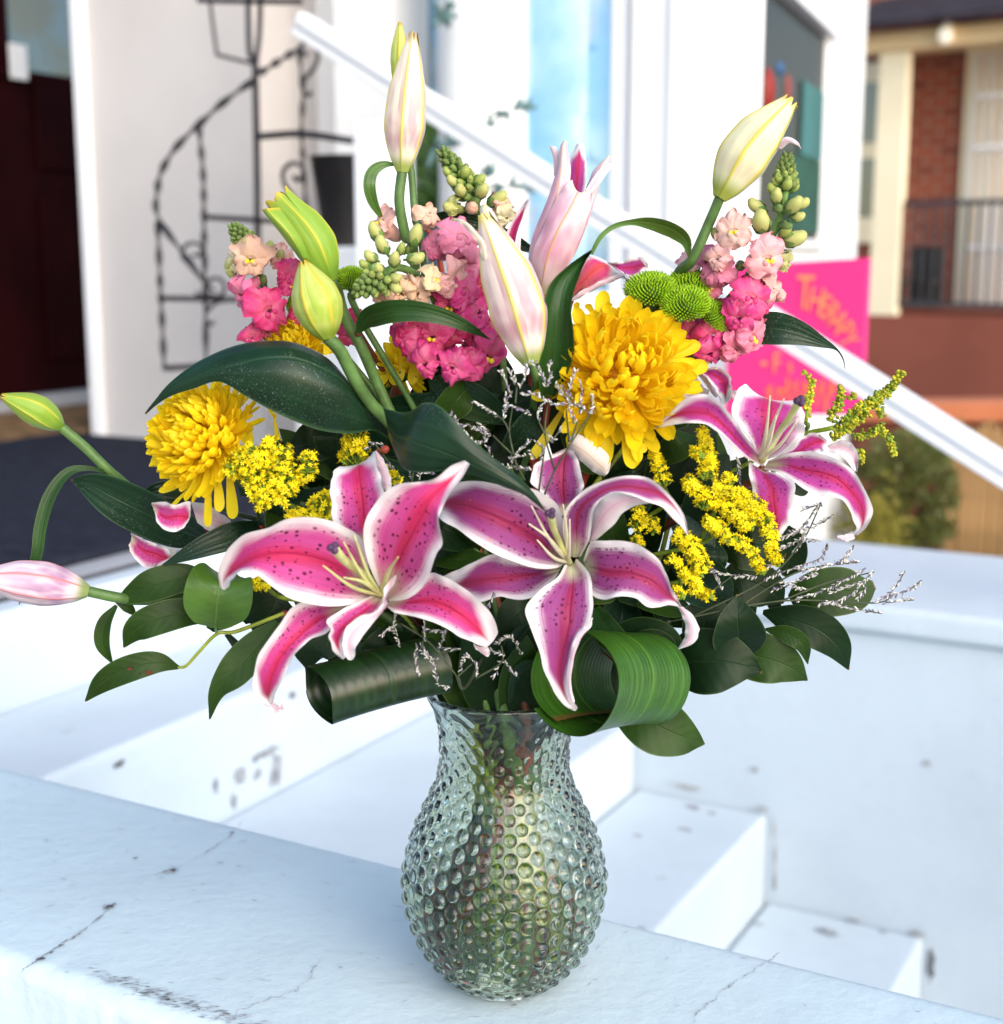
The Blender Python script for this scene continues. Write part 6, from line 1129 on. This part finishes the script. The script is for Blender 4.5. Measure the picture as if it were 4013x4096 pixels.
def snapbud_mesh(seed):
    q = MB(); q.ell((0, 0, .45), (0, .1, 1), .55, .36, 0, 10, 8); q.ell((.0, .13, .74), (0, .3, 1), .28, .26, 0, 9, 6)
    for k in range(5):
        a = k * 1.2566 + seed; dr = np.array([math.cos(a), math.sin(a), 0]); s_ = np.array([-math.sin(a), math.cos(a), 0])
        g = np.array([[dr * r_ + s_ * w_ * u_ + np.array([0, 0, z_]) for u_ in (-1, 0, 1)] for r_, w_, z_ in ((.14, .12, -.12), (.34, .2, .12), (.39, .14, .36), (.34, .01, .52))]); q.grid(g, 1, 0, ref=(0, 0, .2))
    q.tube([(0, 0, -.35), (0, 0, .0)], .09, 6, 1); return q.mesh('bud', [SNAP, SNAPG])
SNM = [snap_mesh(k, o, y) for k, o, y in ((1, 1.0, True), (2, .70, False), (3, 1.2, False), (4, .85, False), (5, 1.1, False), (6, .6, False))]; SNY = snap_mesh(9, .8, True); SBM = [snapbud_mesh(k) for k in (0, .7)]
COLS = dict(cream=(.80, .70, .44), peach=(.82, .50, .36), pale=(.82, .46, .46), pink=(.80, .215, .36), hot=(.74, .050, .25), deep=(.60, .020, .14), green=(.34, .46, .10), lime=(.50, .56, .18), dgreen=(.12, .24, .06))
SRG = random.Random(5)
def snapdragon(label, axis, florets, buds, tip=None, loc=None, r0=.0028, leafs=()):
    a3 = [P(*a) for a in axis]; t = thing('snapdragon', label, 'flower', a3[-1] if loc is None else loc, 'snapdragon spikes')
    stem(t, a3, r0, SNAPG, r0 * .8)
    av = np.array(a3)
    def outdir(p):
        k = np.argmin(np.linalg.norm(spline(av, 60) - p, axis=1)); return p - spline(av, 60)[k]
    for i, (c, x, y, d, s_, col, fx, fy, fz, roll) in enumerate(florets):
        p = P(c, x, y, d); zd = Vector((fx, fy, fz)).normalized(); me = SNY if col == 'pale' and s_ > 130 else SNM[i % 6]; roll += SRG.gauss(0, .35) if col not in ('pale',) else 0; zd = (zd + Vector((SRG.gauss(0, .22), 0, SRG.gauss(0, .22)))).normalized(); up = Vector((math.sin(roll), 0, math.cos(roll))); xd = up.cross(zd).normalized(); sc = m_px(c, s_, d) * 1.14
        o = put(me, 'floret', t, p, zd, xd, (sc * SRG.uniform(.92, 1.1), sc * SRG.uniform(.92, 1.1), sc)); cc = COLS[col]; o.color = (*[min(1, v * SRG.uniform(.9, 1.08)) for v in cc], .55 if col in ('pale', 'peach', 'cream') else .25)
    for i, (c, x, y, d, s_, col, fx, fy, fz) in enumerate(buds):
        p = P(c, x, y, d); zd = Vector((fx, fy, fz)).normalized(); sc = m_px(c, s_, d) * 1.42; o = put(SBM[i % 2], 'bud', t, Vector(p) - zd * sc * .4, zd, Vector((.3, .5, .8)).cross(zd), (sc, sc, sc * SRG.uniform(.9, 1.15))); o.color = (*COLS[col], .5)
    if tip:                                                       # packed green buds at the spike's tip
        (c0, x0, y0, d0), (c1, x1, y1, d1), rw, n = tip; A, B = P(c0, x0, y0, d0), P(c1, x1, y1, d1); ax = (A - B) / np.linalg.norm(A - B); e1 = np.cross(ax, [.1, 1, .2]); e1 /= np.linalg.norm(e1); e2 = np.cross(ax, e1); rm = m_px(c0, rw, d0)
        for i in range(n):
            f = i / (n - 1); az = i * 2.4; rr_ = rm * (.25 + .75 * f ** .7); p = A * (1 - f) + B * f + (math.cos(az) * e1 + math.sin(az) * e2) * rr_ * .55; zd = Vector((math.cos(az) * e1 + math.sin(az) * e2) * (.45 + .5 * f) + ax * .8); sc = rm * (.46 + .36 * f)
            o = put(SBM[i % 2], 'bud', t, p, zd, Vector(e1 + .2 * e2), (sc, sc, sc)); g_ = SRG.uniform(.8, 1.2); o.color = (.16 * g_, .29 * g_, .07 * g_, .3) if f < .6 or SRG.random() < .4 else (.30 * g_, .42 * g_, .10 * g_, .4)
    return t
Y_ = -1.0
snapdragon('pink snapdragon spike in the centre bending forward with green buds at its tip', [('L', 330, 860, -.05), ('L', 560, 720, -.025), ('L', 760, 830, -.005), ('L', 900, 1080, .01), ('L', 1000, 1400, .02), ('L', 1080, 1800, .03)],
  [('L', 470, 400, .01, 125, 'pale', -.3, -.5, .7, -.3), ('L', 800, 330, -.005, 92, 'peach', .1, -.6, .8, .2), ('L', 860, 570, .0, 120, 'pink', -.5, -.6, .3, .2), ('L', 1040, 520, -.01, 165, 'pink', .3, -.8, .4, .1), ('L', 1100, 690, .0, 150, 'pink', .6, -.6, .1, .3), ('L', 960, 820, -.02, 130, 'pale', .6, -.7, -.2, .8),
   ('L', 830, 830, -.03, 110, 'cream', .4, -.8, .1, .3), ('L', 730, 910, -.025, 110, 'peach', .1, -.8, -.4, .0), ('L', 600, 900, -.028, 110, 'peach', -.2, -.8, -.4, .2), ('L', 470, 960, -.028, 92, 'peach', -.3, -.8, -.4, .0),
   ('L', 1060, 920, -.015, 140, 'hot', .5, -.8, .1, .2), ('L', 1190, 860, .015, 110, 'deep', .7, -.6, .1, .4), ('L', 960, 1010, -.005, 130, 'hot', .1, -.9, .0, .0), ('L', 1170, 1090, -.008, 125, 'hot', .6, -.7, .1, .4), ('L', 1100, 1180, -.004, 120, 'hot', .2, -.9, .0, .1), ('L', 620, 1240, -.008, 115, 'hot', -.6, -.7, .0, -.4),
   ('L', 760, 1180, -.010, 120, 'hot', -.3, -.9, .0, -.2), ('L', 700, 1300, -.008, 120, 'deep', -.4, -.8, -.1, -.2), ('L', 860, 1250, -.012, 130, 'hot', .0, -.9, .0, .0), ('L', 960, 1230, -.008, 115, 'deep', .2, -.9, .0, .2), ('L', 800, 1460, -.018, 135, 'hot', -.1, -.85, -.45, .0), ('L', 720, 1380, -.012, 105, 'hot', -.5, -.8, -.2, -.3),
   ('L', 1000, 1500, -.020, 135, 'hot', .1, -.85, -.4, .1), ('L', 1120, 1480, -.016, 115, 'hot', .4, -.8, -.3, .2), ('L', 1240, 1390, -.008, 155, 'hot', .7, -.7, -.1, .5), ('L', 1250, 1250, .0, 120, 'hot', .6, -.6, .2, .3), ('L', 1150, 1330, .0, 110, 'deep', .4, -.8, 0, .2), ('L', 1190, 990, .004, 100, 'deep', .7, -.5, 0, .2), ('L', 900, 1380, .0, 110, 'deep', 0, -.9, -.2, 0)],
  [('L', 400, 455, -.035, 88, 'lime', -.5, -.5, .8), ('L', 450, 555, -.04, 90, 'lime', -.4, -.6, .7), ('L', 360, 640, -.045, 75, 'lime', -.7, -.6, .4), ('L', 540, 665, -.050, 82, 'lime', .1, -.8, .5), ('L', 700, 480, -.035, 100, 'lime', .3, -.5, .9), ('L', 700, 650, -.045, 88, 'lime', .9, -.4, .1), ('L', 420, 730, -.05, 74, 'lime', -.2, -.9, .3), ('L', 540, 800, -.052, 76, 'lime', .5, -.8, -.1), ('L', 540, 860, -.05, 80, 'lime', .4, -.6, -.7), ('L', 470, 890, -.045, 70, 'lime', .2, -.7, -.6), ('L', 320, 700, -.045, 62, 'green', -.6, -.7, .2), ('L', 590, 580, -.035, 60, 'green', .2, -.4, .7), ('L', 640, 580, -.03, 50, 'dgreen', .4, -.5, .6)],
  (('L', 255, 900, -.062), ('L', 440, 800, -.046), 110, 34))
snapdragon('pale pink snapdragon spike at left in front of the wire plant stand', [('K', 660, 410, -.005), ('K', 760, 570, .0), ('K', 860, 800, .01), ('K', 960, 1100, .02), ('K', 1050, 1400, .03)],
  [('K', 800, 660, -.012, 150, 'peach', -.1, -.95, .2, .0), ('K', 690, 680, .0, 85, 'cream', -.7, -.6, .1, -.3), ('K', 640, 730, .004, 80, 'lime', -.8, -.4, -.1, -.4), ('K', 740, 905, -.008, 125, 'pink', -.5, -.7, -.4, -.3), ('K', 1070, 790, .0, 115, 'hot', .2, -.9, .1, .1), ('K', 1020, 660, .006, 90, 'pale', .5, -.6, .4, .2), ('K', 1080, 860, .0, 95, 'hot', .3, -.9, -.1, 0), ('K', 915, 1060, -.014, 155, 'hot', .0, -1, .0, .0), ('K', 800, 1270, -.006, 105, 'hot', -.4, -.8, .0, -.2), ('K', 1150, 1110, .0, 85, 'deep', .3, -.8, .1, .2), ('K', 760, 1010, .004, 80, 'pink', -.6, -.5, -.3, 0), ('K', 930, 1200, .0, 90, 'pink', 0, -.8, -.3, 0), ('K', 1600, 1150, .02, 95, 'deep', .2, -.9, 0, 0), ('K', 1550, 1250, .02, 85, 'hot', 0, -.9, 0, 0)],
  [('K', 760, 550, -.01, 70, 'lime', -.2, -.8, .4), ('K', 810, 540, -.006, 64, 'lime', .4, -.7, .4), ('K', 920, 570, .004, 70, 'lime', .5, -.5, .7), ('K', 910, 640, .004, 60, 'green', .6, -.5, .3), ('K', 700, 560, .0, 56, 'green', -.7, -.5, .4), ('K', 1010, 640, .004, 64, 'lime', .3, -.6, .7), ('K', 880, 820, .0, 60, 'dgreen', .2, -.7, .4), ('K', 740, 1030, .0, 50, 'green', -.3, -.7, -.4)],
  (('K', 650, 400, -.006), ('K', 760, 545, .0), 86, 34))
snapdragon('tall pink snapdragon spike at right leaning before the bay window', [('N', 1265, 60, .0), ('N', 1250, 300, .0), ('N', 1190, 560, .002), ('N', 1080, 780, .006), ('N', 920, 1030, .01), ('N', 760, 1220, .015), ('N', 600, 1500, .03)],
  [('N', 850, 660, -.012, 135, 'pale', -.35, -.85, .2, -.1), ('N', 1080, 850, -.016, 150, 'pale', .1, -.95, .1, .0), ('N', 740, 850, -.010, 120, 'pale', -.4, -.8, -.2, -.3), ('N', 740, 960, -.002, 125, 'pink', -.4, -.7, .2, -.6), ('N', 650, 860, .01, 100, 'pink', -.6, -.6, .4, -.4), ('N', 510, 900, .02, 95, 'pale', -.5, -.5, .6, -.3), ('N', 680, 1080, .004, 110, 'pink', -.4, -.8, .0, -.2),
   ('N', 1110, 1090, -.004, 115, 'pale', .8, -.5, -.15, .6), ('N', 1190, 1120, .0, 90, 'pale', .9, -.35, -.1, .6), ('N', 960, 1160, -.014, 150, 'hot', .25, -.9, .15, .1), ('N', 1060, 1200, -.008, 105, 'hot', .6, -.7, .1, .3), ('N', 900, 1300, -.016, 125, 'hot', .0, -.9, -.3, .0), ('N', 950, 1450, -.012, 155, 'pink', .7, -.65, -.2, .7), ('N', 830, 1540, -.010, 120, 'pink', .3, -.8, -.4, .3), ('N', 680, 1440, -.006, 130, 'hot', -.3, -.9, -.1, -.2), ('N', 660, 1560, -.006, 110, 'hot', -.1, -.8, -.4, .0), ('N', 520, 1430, .006, 110, 'hot', -.4, -.8, .0, -.2), ('N', 360, 1370, .02, 120, 'hot', -.6, -.6, .0, -.4), ('N', 340, 1300, .025, 90, 'deep', -.6, -.6, .1, -.4), ('N', 520, 1530, .01, 90, 'hot', -.3, -.8, -.2, 0), ('N', 760, 1250, .01, 100, 'hot', -.3, -.8, .1, 0), ('N', 1240, 870, .006, 80, 'lime', .7, -.6, -.2, .4)],
  [('N', 1060, 560, -.014, 130, 'lime', -.3, -.7, .5), ('N', 1030, 440, -.004, 90, 'lime', -.8, -.4, .3), ('N', 1180, 365, -.014, 84, 'lime', -.2, -.8, .5), ('N', 1300, 440, -.012, 100, 'lime', .4, -.8, .4), ('N', 1370, 420, -.004, 76, 'lime', .9, -.3, .3), ('N', 1340, 520, -.006, 72, 'lime', .7, -.6, .0), ('N', 1260, 275, -.012, 72, 'green', .1, -.9, .4), ('N', 1150, 310, -.004, 70, 'green', -.7, -.5, .4), ('N', 1200, 230, -.006, 60, 'green', -.5, -.7, .5), ('N', 1310, 690, -.004, 115, 'lime', .9, -.4, .1), ('N', 1240, 640, -.006, 76, 'green', .3, -.8, .3), ('N', 1190, 450, -.012, 70, 'dgreen', -.1, -.9, -.2), ('N', 1250, 590, -.008, 70, 'dgreen', .3, -.8, -.3), ('N', 720, 660, .0, 80, 'lime', -.6, -.6, .3), ('N', 900, 900, .0, 70, 'dgreen', -.2, -.8, -.2), ('N', 1000, 1000, .0, 66, 'green', .2, -.8, -.4), ('N', 1090, 1000, -.004, 70, 'peach', .6, -.7, -.2), ('N', 1310, 300, .0, 56, 'green', .6, -.6, .5)],
  (('N', 1262, 50, .0), ('N', 1240, 290, -.004), 86, 44))
snapdragon('green budded snapdragon tip behind the centre of the bouquet', [('B', 645, 830, .05), ('B', 740, 980, .05), ('B', 830, 1130, .05), ('B', 900, 1300, .05)],
  [('B', 960, 1110, .04, 62, 'peach', .6, -.6, .4, .3), ('B', 970, 1180, .04, 60, 'cream', .5, -.7, -.3, .3), ('B', 700, 1130, .04, 60, 'lime', -.5, -.7, .0, -.2)],
  [('B', 740, 1040, .035, 58, 'lime', -.2, -.9, .2), ('B', 850, 1045, .035, 62, 'lime', .3, -.8, .3), ('B', 760, 940, .04, 50, 'green', .2, -.8, .5), ('B', 840, 980, .042, 50, 'green', .7, -.5, .4), ('B', 700, 990, .042, 50, 'lime', -.6, -.6, .3), ('B', 800, 1130, .038, 66, 'peach', .0, -.9, -.1), ('B', 930, 1090, .04, 66, 'lime', .7, -.5, .4), ('B', 690, 1125, .04, 62, 'lime', -.5, -.7, -.2), ('B', 670, 940, .044, 40, 'green', -.6, -.6, .4), ('B', 820, 1090, .04, 50, 'dgreen', .1, -.9, -.2)],
  (('B', 640, 825, .05), ('B', 820, 1070, .048), 72, 46))

# ------------------------------------------------------------------ goldenrod
def goldenrod(label, c, d, branches, seed, budtype=False, dens=1.0, stempts=None, rs=1.0):
    rn = random.Random(seed); b0 = branches[0][0]; t = thing('goldenrod', label, 'flower', P(c, b0[-1][0], b0[-1][1], d), 'goldenrod sprigs'); fl, gr, tw = MB(), MB(), MB()
    for pts, ra, rb in branches:
        c3 = spline([P(c, x, y, d + rn.uniform(-.004, .004)) for x, y in pts], 40); seg = np.linalg.norm(np.diff(c3, axis=0), axis=1).sum(); tw.tube(c3, [.0005, .0011], 5)
        kr = 1.2 if not budtype else 1.0; r0, r1 = m_px(c, ra * kr, d), m_px(c, rb * kr, d); n = int(dens * seg * (r0 + r1) / 2 * 3.1 / (.0021 if not budtype else .0024) ** 2 * (1.25 if not budtype else 1.9))
        for i in range(n):
            f = rn.random(); k = int(f * 39); ax = c3[min(k + 1, 39)] - c3[max(k - 1, 0)]; ax /= np.linalg.norm(ax); e1 = np.cross(ax, [.1, 1, .2]); e1 /= np.linalg.norm(e1); e2 = np.cross(ax, e1)
            az = rn.uniform(0, 6.283); rr_ = (r0 + (r1 - r0) * f) * rn.uniform(.35, 1.0); od = math.cos(az) * e1 + math.sin(az) * e2; p = c3[k] + od * rr_; dr = od * .8 - ax * rn.uniform(.1, .6) + np.array([0, 0, .3]); dr /= np.linalg.norm(dr)
            if not budtype:
                s_ = .0029 * rn.uniform(.60, 1.30) * rs; a_ = np.cross(dr, ax + .01); a_ /= np.linalg.norm(a_); b_ = np.cross(dr, a_); V, F = [p + dr * s_ * .15], []; m_ = 6
                for j in range(m_):
                    t_ = j * 6.283 / m_ + rn.uniform(-.2, .2); u1 = a_ * math.cos(t_) + b_ * math.sin(t_); v1 = -a_ * math.sin(t_) + b_ * math.cos(t_); L = s_ * rn.uniform(.8, 1.15); kk = len(V)
                    V += [p + u1 * L * .55 + v1 * s_ * .24 + dr * s_ * .30, p + u1 * L + dr * s_ * rn.uniform(.2, .75), p + u1 * L * .55 - v1 * s_ * .24 + dr * s_ * .30]; F.append((0, kk, kk + 1, kk + 2))
                fl.add(V, F); fl.ell(p + dr * s_ * .25, dr, s_ * .45, s_ * .28, 0, 4, 3)
                if rn.random() < .75: gr.ell(p - dr * s_ * .6, dr, s_ * 1.0, s_ * .36, 0, 5, 3)
                if rn.random() < .3: gr.tube([c3[k], p - dr * s_ * .8], .00035, 4, 0, False)
            else:
                s_ = .0015 * rn.uniform(.7, 1.25); (fl if rn.random() < .62 else gr).ell(p, dr - [0, 0, .6], s_ * 1.25, s_ * .8, 0, 5, 4); 
                if rn.random() < .5: gr.tube([c3[k], p], .0003, 4, 0, False)
    fl.build('florets', GOLDB if budtype else GOLD, t)['kind'] = 'stuff'; 
    if gr.n: gr.build('bracts', GOLDG, t)['kind'] = 'stuff'
    tw.build('twigs', GOLDG, t)['kind'] = 'stuff'
    if stempts: stem(t, [P(*s_) for s_ in stempts], .0016, GOLDG)
goldenrod('bright goldenrod plume standing between the centre and right lilies', 'Q', -.055, [([(838, 50), (880, 200), (920, 400), (890, 570)], 28, 92), ([(720, 270), (830, 320)], 30, 55), ([(690, 600), (760, 690), (870, 800), (850, 890)], 60, 85), ([(1090, 540), (1180, 630)], 30, 50), ([(960, 660), (1200, 740), (1350, 850), (1480, 960)], 60, 100), ([(1500, 960), (1570, 1150), (1590, 1350), (1665, 1520)], 85, 34), ([(980, 830), (1180, 950), (1380, 1110)], 60, 85)], 1, stempts=[('Q', 1000, 900, -.05), ('Q', 800, 1300, -.02), ('Q', 600, 1700, .0)])
goldenrod('slender goldenrod tip above the arching petal of the centre lily', 'Q', -.035, [([(298, 250), (360, 430), (430, 660)], 28, 76)], 2, stempts=[('Q', 430, 660, -.03), ('Q', 400, 900, .0)])
goldenrod('goldenrod drooping below the plume toward the right leaves', 'Q', -.062, [([(870, 1050), (1000, 1100), (1130, 1230)], 60, 74), ([(1180, 1230), (1350, 1360), (1440, 1500), (1505, 1600)], 66, 26)], 3, stempts=[('Q', 1000, 1100, -.055), ('Q', 800, 1300, -.02)])
goldenrod('goldenrod cluster beside the right petals of the centre lily', 'Q', -.055, [([(560, 1180), (700, 1290), (780, 1420), (860, 1610)], 70, 90), ([(620, 1590), (700, 1660), (790, 1690)], 40, 62), ([(740, 1780), (850, 1830), (950, 1880)], 40, 46), ([(470, 1450), (600, 1510)], 40, 40), ([(560, 1760), (640, 1880)], 30, 40)], 4, stempts=[('Q', 600, 1600, -.045), ('Q', 500, 1800, -.01)])
goldenrod('shaded goldenrod sprig under the arching petal of the centre lily', 'Q', -.01, [([(180, 900), (150, 1000), (120, 1150)], 60, 70), ([(240, 1000), (220, 1080)], 30, 40), ([(100, 1230), (180, 1330)], 40, 60), ([(330, 1000), (300, 1200)], 40, 50)], 5, dens=.5, stempts=[('Q', 150, 1150, .0), ('Q', 150, 1400, .02)])
goldenrod('dense goldenrod head between the left chrysanthemum and front pink lily', 'E', -.06, [([(385, 80), (380, 170), (400, 280), (340, 440)], 36, 60), ([(170, 245), (240, 190), (330, 140)], 44, 66), ([(290, 130), (280, 230), (330, 330)], 60, 74), ([(440, 130), (470, 220), (450, 320), (420, 400)], 52, 66), ([(590, 150), (590, 230), (560, 290)], 34, 46), ([(300, 420), (370, 400)], 40, 50), ([(270, 330), (350, 380)], 50, 50), ([(500, 320), (530, 350)], 36, 40)], 6, dens=.62, stempts=[('E', 420, 400, -.05), ('E', 600, 480, -.02)])
goldenrod('small goldenrod tuft above the left petal of the front pink lily', 'E', -.05, [([(640, 395), (670, 440), (620, 490)], 50, 56), ([(590, 480), (480, 500)], 30, 20)], 7, stempts=[('E', 640, 440, -.045), ('E', 750, 560, .0)])
goldenrod('goldenrod tip behind the upper petal of the front pink lily', 'E', -.02, [([(850, 50), (845, 120), (845, 205)], 52, 66), ([(770, 155), (790, 165)], 10, 10)], 8, stempts=[('E', 845, 200, -.01), ('E', 850, 300, .02)])
goldenrod('tiny goldenrod tuft right of the folded petal tip of the front pink lily', 'E', -.06, [([(985, 260), (1030, 290), (1080, 285)], 34, 26)], 9, stempts=[('E', 1010, 300, -.05), ('E', 1010, 400, .0)])
goldenrod('brownish goldenrod tuft under the left petal of the front pink lily', 'E', -.03, [([(290, 870), (340, 855), (375, 880)], 26, 30)], 10, stempts=[('E', 350, 880, -.02), ('E', 500, 950, .0)])
goldenrod('unopened green gold goldenrod spray at far right over the handrail', 'S', -.02, [([(545, 505), (500, 570), (440, 650), (330, 705), (200, 790), (60, 900)], 18, 44), ([(120, 605), (105, 720), (40, 860)], 20, 40), ([(190, 645), (190, 700)], 22, 26), ([(440, 660), (375, 740), (415, 830)], 26, 24), ([(330, 720), (240, 800), (120, 880)], 40, 44), ([(300, 790), (180, 880), (40, 970)], 40, 40), ([(490, 1095), (475, 1020), (430, 955), (350, 930), (200, 960)], 18, 36), ([(265, 1150), (245, 1060)], 18, 24), ([(405, 860), (380, 920), (280, 960)], 18, 30)], 11, True, 1.0, stempts=[('S', 60, 900, -.02), ('G', 700, 560, .0), ('G', 500, 800, .03)])
goldenrod('single unopened goldenrod tip right of the purple stigma of the right lily', 'U', -.03, [([(1000, 1330), (1080, 1440), (1060, 1560), (1040, 1680), (1020, 1840)], 26, 40)], 12, True, 1.0, stempts=[('U', 1020, 1840, -.02), ('G', 690, 560, .01)])
goldenrod('little unopened goldenrod piece above the left yellow chrysanthemum', 'D', -.005, [([(840, 345), (880, 360), (920, 380)], 14, 20)], 13, True, 1.0, stempts=[('D', 920, 380, .0), ('D', 1000, 500, .03)])

# ------------------------------------------------------------------ caspia
def caspia(label, c, d, strokes, stems, seed, sz=1.0, into=None):
    rn = random.Random(seed); t = thing('caspia', label, 'filler flower', P(c, stems[0][0][0], stems[0][0][1], d), 'caspia sprays'); w1, w2, tw = MB(), MB(), MB()
    for pts in stems: tw.tube(spline([P(c, x, y, d + rn.uniform(-.003, .003)) for x, y in pts], 16), [.00075, .0005], 5)
    for pts in strokes:
        p3 = [P(c, x, y, d + rn.uniform(-.005, .005)) for x, y in pts]; L = sum(np.linalg.norm(p3[i + 1] - p3[i]) for i in range(len(p3) - 1)); n = max(6, int(L / .00135)); c3 = spline(p3, n); tw.tube(c3, [.0003, .0005], 4); sd = 1 if rn.random() < .5 else -1
        for i in range(n):
            ax = c3[min(i + 1, n - 1)] - c3[max(i - 1, 0)]; ax /= max(np.linalg.norm(ax), 1e-9); side = np.cross(ax, c3[i] - CAM); side /= np.linalg.norm(side); vd = (CAM - c3[i]); vd /= np.linalg.norm(vd)
            for rep in range(2 if rn.random() < .5 else 1):
                f_ = 1 - i / n; dr = -ax * rn.uniform(.5, 1.0) + side * sd * rn.uniform(-.35, 1.0) + vd * rn.uniform(-.4, .8); dr /= np.linalg.norm(dr); s_ = .0018 * sz * rn.uniform(.7, 1.15)
                (w1 if rn.random() < .72 else w2).ell(c3[i] + dr * s_ * .9, dr, s_, s_ * .33, 0, 4, 3)
    w1.build('florets', CASW, t)['kind'] = 'stuff'; w2.build('florets', CASL, t)['kind'] = 'stuff'; tw.build('twigs', TWIG, t)['kind'] = 'stuff'
    stem(t, [P(*s_) for s_ in into], .0012, TWIG)
caspia('grey caspia spray standing in the middle before the big yellow chrysanthemum', 'T', -.10, [[(820, 240), (870, 330), (900, 430), (945, 515)], [(920, 235), (955, 310), (990, 385)], [(1130, 150), (1090, 280), (1030, 425)], [(1180, 140), (1260, 260), (1310, 400)], [(1350, 150), (1350, 290), (1310, 400)], [(550, 565), (680, 630), (800, 720)], [(885, 490), (870, 600), (850, 750)], [(890, 590), (1010, 620), (1165, 705)], [(1085, 490), (1200, 480), (1320, 560), (1460, 600)],
  [(1290, 590), (1220, 680), (1240, 780)], [(280, 700), (370, 830), (470, 960), (580, 1030)], [(640, 880), (660, 980), (590, 1035)], [(400, 810), (550, 840), (720, 930)], [(600, 800), (700, 880)], [(1140, 990), (1040, 1090), (930, 1200)], [(680, 1060), (730, 1210)], [(1645, 240), (1600, 330), (1560, 460)], [(1420, 380), (1480, 470), (1560, 560)], [(1700, 350), (1710, 500)], [(1805, 500), (1810, 620), (1770, 700)], [(1460, 600), (1600, 590), (1760, 660)], [(1680, 500), (1690, 700)], [(1570, 650), (1620, 800)], [(1510, 420), (1600, 540)],
  [(1460, 880), (1380, 1000)], [(1340, 920), (1400, 1010)], [(1210, 1010), (1280, 1080), (1250, 1200)], [(1150, 1100), (1200, 1180)], [(1000, 1170), (1100, 1150)], [(860, 1265), (980, 1285), (1160, 1310)], [(930, 1180), (960, 1250)]],
  [[(990, 1230), (920, 900), (950, 640)], [(920, 900), (870, 790), (800, 720)], [(970, 1150), (850, 1040), (740, 930)], [(990, 1230), (1090, 1420)], [(1300, 1580), (1420, 1300), (1600, 1000), (1800, 700)], [(1410, 1300), (1310, 920), (1340, 560)], [(1570, 1000), (1540, 650)], [(1310, 920), (1240, 780)], [(1240, 1540), (1300, 1100)], [(985, 580), (1000, 400)], [(1590, 1000), (1660, 780)]], 1, 1.0, [('T', 1300, 1580, -.095), ('T', 1250, 1900, -.06), ('F', 930, 1100, .0)])
caspia('small caspia sprigs hanging over the vase rim under the front lilies', 'E', -.105, [[(985, 1140), (1050, 1100), (1090, 1210)], [(1180, 1200), (1168, 1300), (1190, 1370)], [(1200, 1200), (1250, 1280), (1280, 1320)], [(1240, 1110), (1330, 1130), (1290, 1240)], [(1330, 1210), (1420, 1220)], [(1420, 1330), (1450, 1260), (1500, 1310), (1500, 1370)], [(1280, 1340), (1300, 1410), (1360, 1430)], [(1600, 1370), (1650, 1290), (1720, 1370)], [(1620, 1190), (1690, 1160), (1750, 1250)], [(1560, 1010), (1600, 910)], [(1220, 1080), (1230, 1180)], [(1060, 1030), (1050, 1100)], [(1210, 1230), (1240, 1260), (1300, 1270)], [(1580, 1220), (1660, 1250)]],
  [[(1090, 1080), (1220, 1160), (1300, 1240), (1400, 1370)], [(1220, 1160), (1200, 1220)], [(1300, 1240), (1420, 1220)], [(1400, 1370), (1480, 1300)], [(1500, 1380), (1640, 1290), (1640, 1200)]], 2, .95, [('E', 1400, 1370, -.10), ('E', 1450, 1420, -.06)])
caspia('long grey caspia spray reaching right over the white coping', 'G', -.03, [[(600, 1040), (720, 1000), (830, 860)], [(690, 1010), (800, 980), (910, 910)], [(640, 1080), (740, 1040), (835, 1050)], [(730, 1170), (830, 1130), (862, 1060)], [(780, 1190), (900, 1160), (1022, 1150)], [(930, 1150), (992, 1070)], [(560, 1230), (700, 1180), (760, 1190)], [(600, 1290), (760, 1230), (820, 1210)], [(720, 1330), (880, 1270), (1050, 1180)], [(830, 1350), (960, 1320), (1090, 1190)], [(890, 1300), (1030, 1250)], [(870, 1360), (1000, 1380), (1130, 1402)], [(1100, 1350), (1180, 1290), (1240, 1195)], [(1140, 1320), (1250, 1290), (1320, 1240)], [(1150, 1350), (1285, 1335)], [(300, 1190), (400, 1215), (520, 1220)], [(280, 1160), (350, 1290)], [(440, 800), (420, 640)], [(650, 1250), (780, 1290)], [(740, 900), (830, 870)], [(700, 1090), (760, 1000)], [(560, 1180), (650, 1130)], [(1010, 1330), (1050, 1270)]],
  [[(200, 1420), (560, 1240), (740, 1050), (830, 870)], [(100, 1440), (640, 1340), (1100, 1350), (1180, 1290)], [(400, 1390), (720, 1200), (1020, 1150)], [(640, 1340), (870, 1250), (1090, 1200)], [(250, 1330), (400, 1220)]], 3, 1.1, [('G', 100, 1440, -.02), ('G', -100, 1480, .0)])
caspia('sparse caspia wisps between the front pink lily and the hanging dark leaf', 'E', -.03, [[(930, 90), (1000, 110)], [(1030, 220), (1060, 260)], [(1140, 250), (1160, 300)], [(1200, 250), (1190, 300)], [(1240, 265), (1280, 265)], [(910, 130), (960, 100)], [(1040, 300), (1060, 240)]], [[(950, 100), (1050, 240), (1100, 350)], [(1160, 260), (1150, 340)]], 4, .9, [('E', 1100, 350, -.02), ('E', 1150, 500, .0)])
t = thing('seed_stalk', 'thin green stalk with brown knob at left of the yellow chrysanthemum', 'stalk', P('D', 745, 472, .0)); q = MB(); q.ell(P('D', 745, 471, .0), (.6, 0, .3), m_px('D', 15), m_px('D', 13), 0, 10, 8); q.build('knob', STEMR, t); stem(t, [P('D', 745, 471, 0), P('D', 790, 480, .0), P('D', 950, 600, .03)], .0012)
